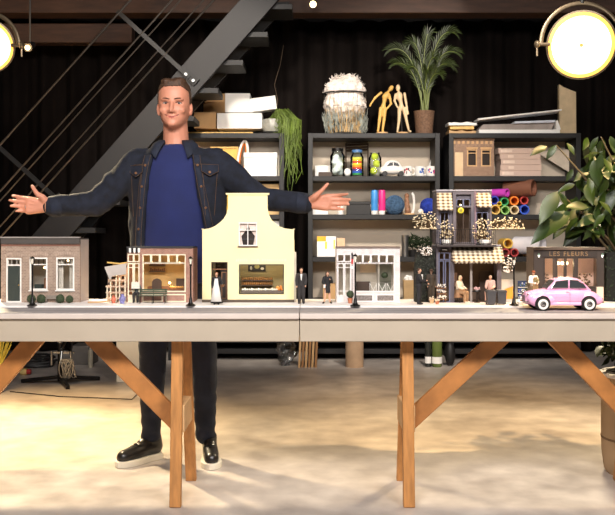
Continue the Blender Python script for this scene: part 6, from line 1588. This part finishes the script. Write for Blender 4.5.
ws.loft([[Vector((x(p[0]) - 0.003, yc - 0.036, z(p[1]) + 0.001)), Vector((x(p[0]) - 0.003, yc + 0.036, z(p[1]) + 0.001)), Vector((x(p[0]) + 0.004, yc + 0.036, z(p[1]) - 0.002)), Vector((x(p[0]) + 0.004, yc - 0.036, z(p[1]) - 0.002))] for p in (a, b)]); ws.build('windscreen', CG, t)
for px_, pz, w in ((527.6, 301.8, 0.045), (605.2, 302.2, 0.042)): MB().tube([(x(px_) + 0.008 * (1 if px_ < 560 else -1), yc - w - 0.008, z(pz)), (x(px_), yc - w, z(pz)), (x(px_), yc + w, z(pz)), (x(px_) + 0.008 * (1 if px_ < 560 else -1), yc + w + 0.008, z(pz))], 0.0032, 8).build('bumper', CHROME, t)
MB().tube([(x(529.5), yc, z(292.4)), (x(540), yc, z(289.7)), (x(549), yc, z(288.6))], 0.0012, 6).build('bonnet_strip', CHROME, t)
g_ = MB()
for i in range(7): g_.box(x(528.0) - 0.001, x(529), yc - 0.022 + i * 0.0066, yc - 0.020 + i * 0.0066, z(301), z(295.5))
g_.build('grille', CHROME, t)
# ------------------------------------------------------------------ model people
FSK = pm('figure_skin', (214, 164, 134), 0.6, var=0.05)
def STAND(): return dict(head=(0, -.012, .925), neck=(0, 0, .845), chest=(0, .0, .74), waist=(0, 0, .60), hip=(0, 0, .52),
    sL=(-.105, 0, .80), eL=(-.135, .01, .65), wL=(-.13, -.03, .51), sR=(.105, 0, .80), eR=(.135, .01, .65), wR=(.13, -.03, .51),
    hL=(-.05, 0, .50), kL=(-.055, -.01, .28), aL=(-.058, .01, .045), tL=(-.065, -.075, .02), hR=(.05, 0, .50), kR=(.055, -.01, .28), aR=(.058, .01, .045), tR=(.065, -.075, .02))
def SEAT(): 
    d = STAND(); d.update(head=(0, -.03, .74), neck=(0, -.01, .66), chest=(0, 0, .56), waist=(0, .01, .42), hip=(0, .02, .34), sL=(-.10, 0, .62), eL=(-.13, -.06, .47), wL=(-.09, -.17, .43), sR=(.10, 0, .62), eR=(.13, -.06, .47), wR=(.09, -.17, .43),
        hL=(-.05, 0, .33), kL=(-.07, -.23, .31), aL=(-.07, -.22, .05), tL=(-.075, -.30, .02), hR=(.05, 0, .33), kR=(.07, -.23, .31), aR=(.07, -.22, .05), tR=(.075, -.30, .02)); return d
def figure(label, px, py, hpx, J, rz, top, bot, shoe_, hair, group=None, skirt=None, extra=None, shirt=None, hairstyle='short', full=None, cat='figurine', zoff=0.0, skin=FSK, sleeves=True):
    Y = Ysw(py); f = Fr(Y, px); H = hpx * f.k / (full or 1.0)
    t = thing('figurine', label, cat, (f.loc[0], Y, SW + zoff), rz, group)
    V = lambda a: Vector(a) * H
    j = {q: V(p) for q, p in J.items()}; s = H
    mb = MB()
    mb.ell(j['head'], (.044 * s, .052 * s, .062 * s), 16, 12); mb.ell(j['head'] + V((0, -.052, -.008)), (.009 * s, .012 * s, .012 * s), 8, 6)
    mb.cap(j['neck'] - V((0, 0, .02)), j['head'] - V((0, 0, .03)), .030 * s, .028 * s, 10)
    mb.cap(j['hip'], j['chest'], .075 * s, .08 * s, 12)
    for q in 'LR':
        mb.chain([j['s' + q], j['e' + q], j['w' + q]], [.036 * s, .027 * s, .020 * s], 10)
        d = (j['w' + q] - j['e' + q]).normalized(); mb.cap(j['w' + q], j['w' + q] + d * .05 * s, .020 * s, .019 * s, 8); mb.cap(j['w' + q], j['w' + q] + d * .03 * s + V((0, -.02, .01)), .010 * s, .008 * s, 6)
        mb.chain([j['h' + q], j['k' + q], j['a' + q]], [.060 * s, .042 * s, .028 * s], 10); mb.cap(j['a' + q], j['t' + q], .026 * s, .020 * s, 8)
    mb.remesh(.011 * s, 2); mb.build('body', skin, t, smooth='all')
    # garment for the upper body
    mb = MB(); mb.cap(j['waist'], j['chest'], .092 * s, .098 * s, 14); mb.cap(j['hip'], j['waist'], .092 * s, .088 * s, 14); mb.cap(j['sL'], j['sR'], .050 * s, .050 * s, 10)
    if sleeves:
        for q in 'LR': mb.chain([j['s' + q], j['e' + q], j['w' + q]], [.050 * s, .042 * s, .032 * s], 10)
    mb.remesh(.012 * s, 2); mb.build('jacket', top, t, smooth='all')
    if skirt:
        mt, r0, r1, zb = skirt; c = j['hip']
        mb = MB(); rings = []
        for i in range(7):
            u = i / 6; r = (r0 + (r1 - r0) * u) * s
            rings.append([Vector((c.x + r * math.cos(a) * (1 + 0.05 * u * math.sin(7 * a)), c.y + r * .85 * math.sin(a) * (1 + 0.05 * u * math.sin(7 * a)), c.z + .06 * s + (zb * s - c.z - .06 * s) * u)) for a in [2 * PI * q / 28 for q in range(28)]])
        mb.loft(rings); mb.build('skirt', mt, t, smooth='all')
    if bot:
        mb = MB()
        for q in 'LR': mb.chain([j['h' + q], j['k' + q], j['a' + q]], [.074 * s, .055 * s, .042 * s], 12)
        mb.remesh(.012 * s, 2); mb.build('trousers', bot, t, smooth='all')
    for q in 'LR': MB().cap(j['a' + q] * 0.6 + j['t' + q] * 0.4 - V((0, 0, .005)), j['t' + q], .030 * s, .026 * s, 10).build('shoe', shoe_, t, smooth='all')
    hd = j['head']; mb = MB()
    if hairstyle == 'short': mb.ell(hd + V((0, .012, .022)), (.047 * s, .050 * s, .050 * s), 14, 10)
    elif hairstyle == 'bun': mb.ell(hd + V((0, .012, .020)), (.049 * s, .052 * s, .052 * s), 14, 10); mb.ell(hd + V((0, .05, .04)), .028 * s, 10, 8)
    elif hairstyle == 'long': mb.ell(hd + V((0, .014, .016)), (.056 * s, .056 * s, .058 * s), 14, 10); mb.cap(hd + V((-.035, .02, 0)), hd + V((-.04, .02, -.08)), .026 * s, .02 * s, 10); mb.cap(hd + V((.035, .02, 0)), hd + V((.04, .02, -.08)), .026 * s, .02 * s, 10); mb.cap(hd + V((0, .035, 0)), hd + V((0, .035, -.1)), .04 * s, .03 * s, 10)
    for v in mb.bm.verts:                              # leave the face free
        if v.co.y < hd.y - .018 * s and v.co.z < hd.z + .026 * s: v.co.y = hd.y - .010 * s
    if hairstyle == 'cap':
        mb.lathe([(.050 * s, .012 * s), (.056 * s, .04 * s), (.05 * s, .06 * s), (.001, .072 * s)], hd, n=18); mb.box(hd.x - .035 * s, hd.x + .035 * s, hd.y - .09 * s, hd.y - .03 * s, hd.z + .016 * s, hd.z + .024 * s)
        mb.build('flat_cap', hair, t, smooth='all')
    else: mb.build('hair', hair, t, smooth='all')
    if shirt:
        c = j['chest']; y = -.098 * s
        mb = MB(); mb.prism([(c.x - .030 * s, c.z + .085 * s), (c.x + .030 * s, c.z + .085 * s), (c.x + .008 * s, c.z - .09 * s), (c.x - .008 * s, c.z - .09 * s)], y - .006 * s, y + .03 * s); mb.build('shirt_front', shirt, t)
    if extra: extra(t, j, s, V)
    return t
SUITB = pm('black_suit_cloth', (34, 32, 34), 0.8); SUITG = pm('charcoal_suit_cloth', (48, 44, 44), 0.8); HB = pm('figure_brown_hair', (74, 50, 36), 0.7); HBL = pm('figure_blond_hair', (222, 200, 156), 0.7)
WCL = pm('white_cotton', (240, 236, 230), 0.85, var=0.04); CRM = pm('cream_dress', (222, 206, 178), 0.85, var=0.15, scale=120)
J = STAND(); J.update(wR=(.12, -.06, .52))
figure('man figurine in dark suit and white shirt standing right of yellow house', 301.3, 303.6, 36, J, 0, SUITG, SUITG, BLACK, HB, shirt=WCL)
# shop woman with apron
def apron(t, j, s, V):
    mb = MB()
    a = [(-.045, .80), (.045, .80), (.075, .60), (.10, .5), (.17, .10), (-.15, .10), (-.10, .5), (-.075, .60)]
    mb.loft([[Vector((px_ * s, -(.105 + max(0, .62 - pz) * .20 + dy) * s, pz * s)) for px_, pz in a] for dy in (0.0, 0.02)]); mb.build('apron', WCL, t, smooth='all')
def basket(t, j, s, V):
    apron(t, j, s, V)
    MB().lathe([(.05 * s, 0), (.075 * s, .07 * s), (.065 * s, .07 * s), (.001, .02 * s)], j['wR'] + V((.05, -.05, -.05)), n=18).build('basket', MWOOD, t)
J = STAND(); J.update(eR=(.16, -.03, .66), wR=(.15, -.13, .60))
figure('woman figurine in black dress and long white apron at yellow house door', 216.6, 304.4, 32.5, J, 0, SUITB, None, BLACK, pm('auburn_hair', (150, 96, 62), 0.7), skirt=(SUITB, .09, .19, .04), extra=basket, hairstyle='bun')
# woman in black with bag
def handbag(t, j, s, V):
    p = j['wL'] + V((-.01, -.02, -.05)); MB().box(p.x - .04 * s, p.x + .02 * s, p.y - .02 * s, p.y + .02 * s, p.z - .05 * s, p.z + .05 * s).build('handbag', WCL, t, bev=.004 * s)
J = STAND(); J.update(eL=(-.15, -.02, .66), wL=(-.10, -.12, .60), eR=(.14, -.02, .66), wR=(.07, -.12, .74), kL=(-.07, -.02, .27), aL=(-.10, .0, .05), tL=(-.15, -.05, .02), kR=(.06, .01, .27), aR=(.085, .0, .05), tR=(.12, -.06, .02))
figure('woman figurine in short black suit carrying white bag, left of white shop', 327.4, 303.4, 32, J, 0.15, SUITB, None, BLACK, HB, skirt=(SUITB, .095, .095, .33), extra=handbag, hairstyle='long')
J = STAND(); J.update(eL=(-.12, -.08, .66), wL=(-.06, -.19, .66), eR=(.12, -.09, .64), wR=(.06, -.22, .58))
figure('man figurine in black suit seen in profile, facing the café', 419, 304.4, 36.5, J, PI / 2 - 0.35, SUITB, SUITB, BLACK, HB, shirt=WCL)
J = STAND()
figure('man figurine in dark brown coat standing before the dark ivy column', 431.2, 302.4, 33.5, J, 0.2, pm('dark_brown_coat', (56, 46, 36), 0.8), pm('dark_brown_coat', (56, 46, 36)), BLACK, HB, skin=pm('weathered_skin', (150, 118, 98), 0.6), hairstyle='cap')
# florist keeper
def fapron(t, j, s, V):
    MB().loft([[Vector((px_ * s, -(.104 + dy) * s, pz * s)) for px_, pz in ((-.06, .80), (.06, .80), (.095, .60), (.10, .25), (-.10, .25), (-.095, .60))] for dy in (0, .02)]).build('apron', pm('tan_apron', (150, 122, 86), 0.85), t)
    p = (j['wL'] + j['wR']) / 2 + V((0, -.03, .06)); mb = MB(); rnd = random.Random(3)
    for i in range(22): mb.ell(p + V((rnd.uniform(-.08, .08), rnd.uniform(-.03, .03), rnd.uniform(-.03, .08))), .02 * s, 6, 4)
    mb.build('bouquet', pm('bouquet_olive', (150, 140, 100), 0.8, var=0.4, scale=90), t)
J = STAND(); J.update(eL=(-.15, -.02, .65), wL=(-.02, -.14, .62), eR=(.15, -.02, .65), wR=(.04, -.15, .60))
figure('shopkeeper figurine in white shirt, cap and tan apron beside florist shop', 533.2, 303.4, 33, J, 0.35, WCL, pm('khaki_trousers', (120, 100, 76), 0.8), BLACK, pm('rust_cap', (150, 84, 52), 0.8), extra=fapron, hairstyle='cap')
# bench and reader
Yb = Ysw(303.8); f = Fr(Yb, 151)
GB = pm('dark_green_bench', (62, 78, 58), 0.5)
t = thing('model_bench', 'dark green slatted model bench in front of the red brick shop', 'bench', f.loc)
for yy in (296.2,): 
    for q in range(3): MB().box(f.x(138), f.x(166), 0.002 + q * 0.010, 0.010 + q * 0.010, f.z(yy), f.z(yy - 0.6)).build('seat_slat', GB, t)
for q in range(3): MB().box(f.x(138), f.x(166), 0.033, 0.036, f.z(295 - q * 2), f.z(293.5 - q * 2)).build('back_slat', GB, t)
for px_ in (139, 152, 164.5): MB().tube([(f.x(px_), 0.004, 0), (f.x(px_), 0.006, f.z(296.4)), (f.x(px_), 0.034, f.z(296.4)), (f.x(px_), 0.036, 0)], 0.0016, 6).build('leg', IRON, t); MB().tube([(f.x(px_), 0.034, f.z(296.6)), (f.x(px_), 0.037, f.z(289.4))], 0.0016, 6).build('back_support', IRON, t)
def paper(t, j, s, V):
    p = (j['wL'] + j['wR']) / 2 + V((0, -.03, .07))
    MB().loft([[Vector((p.x + a * s, p.y + (abs(a) * -.25 + dy) * s, p.z + zz * s)) for a, zz in ((-.15, -.11), (0, -.11), (.15, -.11), (.15, .13), (0, .13), (-.15, .13))] for dy in (0, .008)]).build('newspaper', pm('newsprint', (226, 220, 206), 0.85, var=0.12, scale=200), t)
J = SEAT(); J.update(eL=(-.15, -.05, .50), wL=(-.11, -.17, .56), eR=(.15, -.05, .50), wR=(.11, -.17, .56))
figure('figurine reading a newspaper, seated at left end of green bench', 136.8, 302.3, 27, J, 0, pm('slate_jacket', (84, 92, 90), 0.8), SUITG, BLACK, HB, extra=paper)
# café guests
def chairleg(label, px, py, rz, mat, h=0.045):
    f = Fr(Ysw(py), px); t = thing('cafe_chair', label, 'chair', f.loc, rz, 'chairs at the café table')
    MB().lathe([(0.017, h), (0.018, h + 0.003), (0.001, h + 0.003)], n=18).build('seat', mat, t)
    for a in (45, 135, 225, 315): c, s_ = math.cos(math.radians(a)), math.sin(math.radians(a)); MB().tube([(0.012 * c, 0.012 * s_, h), (0.017 * c, 0.017 * s_, 0)], 0.0013, 6).build('leg', mat, t)
    MB().tube([(-0.015, 0.010, h), (-0.014, 0.016, h + 0.04), (0, 0.018, h + 0.05), (0.014, 0.016, h + 0.04), (0.015, 0.010, h)], 0.0015, 6).build('backrest', mat, t)
chairleg('dark café chair under the blond woman figurine left of round table', 458.6, 302.4, 0.9, DWOOD); chairleg('dark café chair under the figurine behind wheelie bins', 490.5, 301.6, -0.5, DWOOD)
J = SEAT(); J.update(head=(0, -.05, .75))
figure('blond woman figurine in cream outfit seated left of round café table', 459.2, 302.8, 33.5, J, 0.9, CRM, pm('tan_trousers', (150, 116, 84), 0.85, var=0.3, scale=120), pm('pale_shoes', (210, 196, 180), 0.6), HBL, skirt=(pm('brown_lap_cloth', (140, 104, 74), 0.85, var=0.3, scale=90), .11, .16, .16), hairstyle='long')
J = SEAT()
figure('pale pink dressed figurine seated behind the grey wheelie bins', 490.7, 301.9, 33, J, -0.5, pm('pink_top', (220, 180, 164), 0.85, var=0.1), pm('pink_trousers', (196, 150, 130), 0.85), BLACK, HBL, hairstyle='short')
# ------------------------------------------------------------------ big leafy plant at the right end of the table
PYP = 3.90; PXC = WX(603, PYP) + 0.17
t = thing('potted_tree', 'large green leafy plant in tall tan drum pot at the right edge', 'plant', (PXC, PYP, 0))
POTM = pm('tan_fibre_drum', (176, 146, 112), 0.7, var=0.08, scale=3)
MB().lathe([(0.145, 0), (0.158, 0.02), (0.168, 0.10), (0.170, 0.16), (0.170, 0.445), (0.001, 0.445)], n=40).build('pot', POTM, t)
MB().lathe([(0.1715, 0.16), (0.1725, 0.165), (0.1715, 0.17)], n=40).build('pot_seam', pm('seam_brown', (120, 92, 66), 0.7), t)
MB().lathe([(0.176, 0.446), (0.176, 0.462), (0.15, 0.462), (0.15, 0.446), (0.176, 0.446)], n=40, cap=False).build('pot_rim', WHITE, t)
MB().lathe([(0.149, 0.4465), (0.149, 0.452), (0.001, 0.458)], n=24).build('soil', pm('dark_soil', (44, 34, 28), 0.95, var=0.4, scale=50), t)
rnd = random.Random(21); lf = MB(); stm = MB()
def leaf(a, b, w, nrm):
    """ovate pointed leaf from a to b with a folded midrib"""
    d = b - a; L = d.length; d.normalize(); s = d.cross(nrm).normalized(); n = s.cross(d)
    prof = [(0, .03), (.1, .45), (.25, .85), (.42, 1), (.6, .88), (.78, .55), (.92, .2), (1, .0)]
    mids, ls, rs = [], [], []
    for u, ww in prof:
        c = a + d * (L * u) + n * (-0.16 * L * (u - 0.35) ** 2)
        mids.append(lf.v(c)); wav = 0.03 * L * math.sin(u * 9)
        ls.append(lf.v(c + s * (w * ww) + n * (w * ww * 0.28 + wav * ww))); rs.append(lf.v(c - s * (w * ww) + n * (w * ww * 0.28 - wav * ww)))
    for i in range(len(prof) - 1):
        lf._f([mids[i], ls[i], ls[i + 1], mids[i + 1]]); lf._f([mids[i], mids[i + 1], rs[i + 1], rs[i]])
def PL(px, py, Y): return Vector((WX(px, Y) - PXC, Y - PYP, WZ(py, Y)))
manual = [((547, 146), (530, 155)), ((556, 145), (546, 160)), ((567, 143), (575, 155)), ((598, 137), (589, 151)), ((602, 138), (604, 153)), ((610, 136), (616, 150)),
          ((593, 166), (574, 181)), ((596, 168), (589, 195)), ((613, 163), (598, 191)), ((573, 169), (566, 182)), ((558, 191), (539, 224)), ((559, 192), (568, 207)), ((566, 207), (592, 206)),
          ((570, 211), (530, 243)), ((569, 214), (553, 239)), ((584, 222), (563, 246)), ((585, 228), (604, 234)), ((597, 216), (577, 226)), ((614, 190), (601, 220)), ((556, 197), (545, 214)), ((575, 184), (557, 192)),
          ((610, 226), (617, 250)), ((590, 195), (606, 212)), ((580, 200), (600, 196))]
for a, b in manual:
    Y = rnd.uniform(3.70, 3.90); A = PL(*a, Y); B = PL(*b, Y - rnd.uniform(-.02, .05))
    leaf(A, B, (B - A).length * 0.2, Vector((rnd.uniform(-.4, .4), -0.75, 0.65)).normalized())
stems = []
for (sx_, sy) in ((556, 145), (601, 137), (593, 166), (558, 192), (570, 212), (590, 220), (611, 164), (618, 200), (630, 150), (640, 180)):
    e = PL(sx_, sy, 3.82); b0 = Vector((rnd.uniform(-.02, .06), rnd.uniform(-.04, .04), 0.455)); m = Vector((e.x * 0.35 + 0.06, e.y * 0.4, 0.455 + (e.z - 0.455) * 0.62))
    pts = [b0.lerp(m, u / 4) * (1 - u / 8) + (m.lerp(e, u / 4)) * (u / 8) for u in range(5)]; pts += [m.lerp(e, 0.55), e]
    stm.tube([b0, b0.lerp(m, 0.5) + Vector((0.01, 0, 0)), m, m.lerp(e, 0.6) + Vector((0, 0, 0.02)), e], [0.011, 0.010, 0.007, 0.005, 0.003], 7)
    stems.append((m, e))
for i in range(380):
    m, e = rnd.choice(stems); u = rnd.uniform(0.2, 1.1)
    p = m.lerp(e, u) + Vector((rnd.gauss(0, .07), rnd.gauss(0.02, .09), rnd.gauss(0, .07)))
    px_ = p.x + PXC
    if p.z < 1.06 or px_ < 1.20: continue
    if (p.z > 1.36 and px_ < 1.27) or p.z > 1.54: continue
    L = rnd.uniform(0.07, 0.13); d = Vector((rnd.gauss(-0.2, .7), rnd.gauss(-.1, .5), rnd.uniform(-1.8, -0.4))).normalized()
    if (p + d * L).z < 1.05: continue
    leaf(p, p + d * L, L * 0.21, Vector((rnd.gauss(0, .5), -0.6, 0.7)).normalized())
for i in range(60):                                         # low leaves below the table top
    p = Vector((rnd.gauss(-.02, .08), rnd.uniform(-.02, .14), rnd.uniform(0.50, 0.63))); L = rnd.uniform(0.06, 0.10)
    d = Vector((rnd.gauss(-.3, .7), rnd.gauss(-.2, .5), rnd.uniform(-1, .2))).normalized()
    q = p + d * L
    if min(p.z, q.z) < 0.475 or max(p.z, q.z) > 0.65 or q.y < -0.06: continue
    leaf(p, q, L * 0.26, Vector((rnd.gauss(0, .5), -.6, .7)).normalized())
lf.build('foliage', pm('glossy_leaf', (40, 57, 15), 0.42, var=0.45, scale=7), t, norm=False)
stm.build('stems', pm('brown_stem', (86, 74, 50), 0.7), t)
# ------------------------------------------------------------------ light, camera, view
w = bpy.data.worlds.new('world'); bpy.context.scene.world = w; w.use_nodes = True
w.node_tree.nodes['Background'].inputs[0].default_value = (0.9, 0.86, 0.82, 1); w.node_tree.nodes['Background'].inputs[1].default_value = 0.05
WARM = (1.0, 0.66, 0.30); SOFT = (1.0, 0.90, 0.79); NEUT = (1.0, 0.95, 0.91)
light('ceiling_softlight', 'AREA', (-0.5, 0.4, 3.3), (-0.2, 3.9, 0.9), 250, NEUT, 1.6, size_y=1.0)
light('ceiling_softlight', 'AREA', (1.6, 0.6, 3.3), (0.8, 3.9, 0.7), 130, NEUT, 1.0, size_y=0.8)
light('warm_floor_spot', 'SPOT', (1.75, 3.1, 3.35), (1.1, 4.85, 0), 680, WARM, 0.04, 50, 0.9)
light('warm_floor_spot', 'SPOT', (-2.1, 4.15, 3.35), (-1.7, 4.85, 0), 1350, WARM, 0.06, 44, 0.9)
light('studio_lamp_beam', 'SPOT', lampR, (0.9, 4.0, 0.0), 420, (1, 0.82, 0.55), 0.15, 80, 0.7)
light('studio_lamp_beam', 'SPOT', lampL, (-1.6, 3.9, 0.0), 850, (1, 0.80, 0.5), 0.13, 80, 0.7)
light('shelf_light', 'SPOT', (-0.9, 4.2, 3.4), (-0.7, 7.6, 1.55), 420, SOFT, 0.12, 50, 0.5)
light('shelf_light', 'SPOT', (1.2, 4.2, 3.4), (1.0, 7.6, 1.55), 480, SOFT, 0.12, 54, 0.5)
light('shelf_spot', 'SPOT', (-1.2, 5.3, 3.3), (-0.8, 7.5, 1.9), 480, (1, 0.86, 0.66), 0.06, 36, 0.7)
light('beam_light', 'SPOT', (-2.1, 5.8, 2.35), (-1.6, 7.2, 3.2), 30, (1, 0.62, 0.28), 0.05, 120, 0.9)
cam = bpy.data.cameras.new('camera'); co = bpy.data.objects.new('camera', cam); C.objects.link(co)
co.location = (0, 0, CH); co.rotation_euler = (PI / 2, 0, 0)
cam.sensor_width = 36; cam.lens = F / 615 * 36; cam.shift_y = -(257.5 - HY) / 615; cam.clip_end = 60
s = bpy.context.scene; s.camera = co
s.view_settings.view_transform = 'Standard'; s.view_settings.look = 'None'; s.view_settings.gamma = 1; s.view_settings.exposure = 0.0; s.view_settings.use_curve_mapping = False
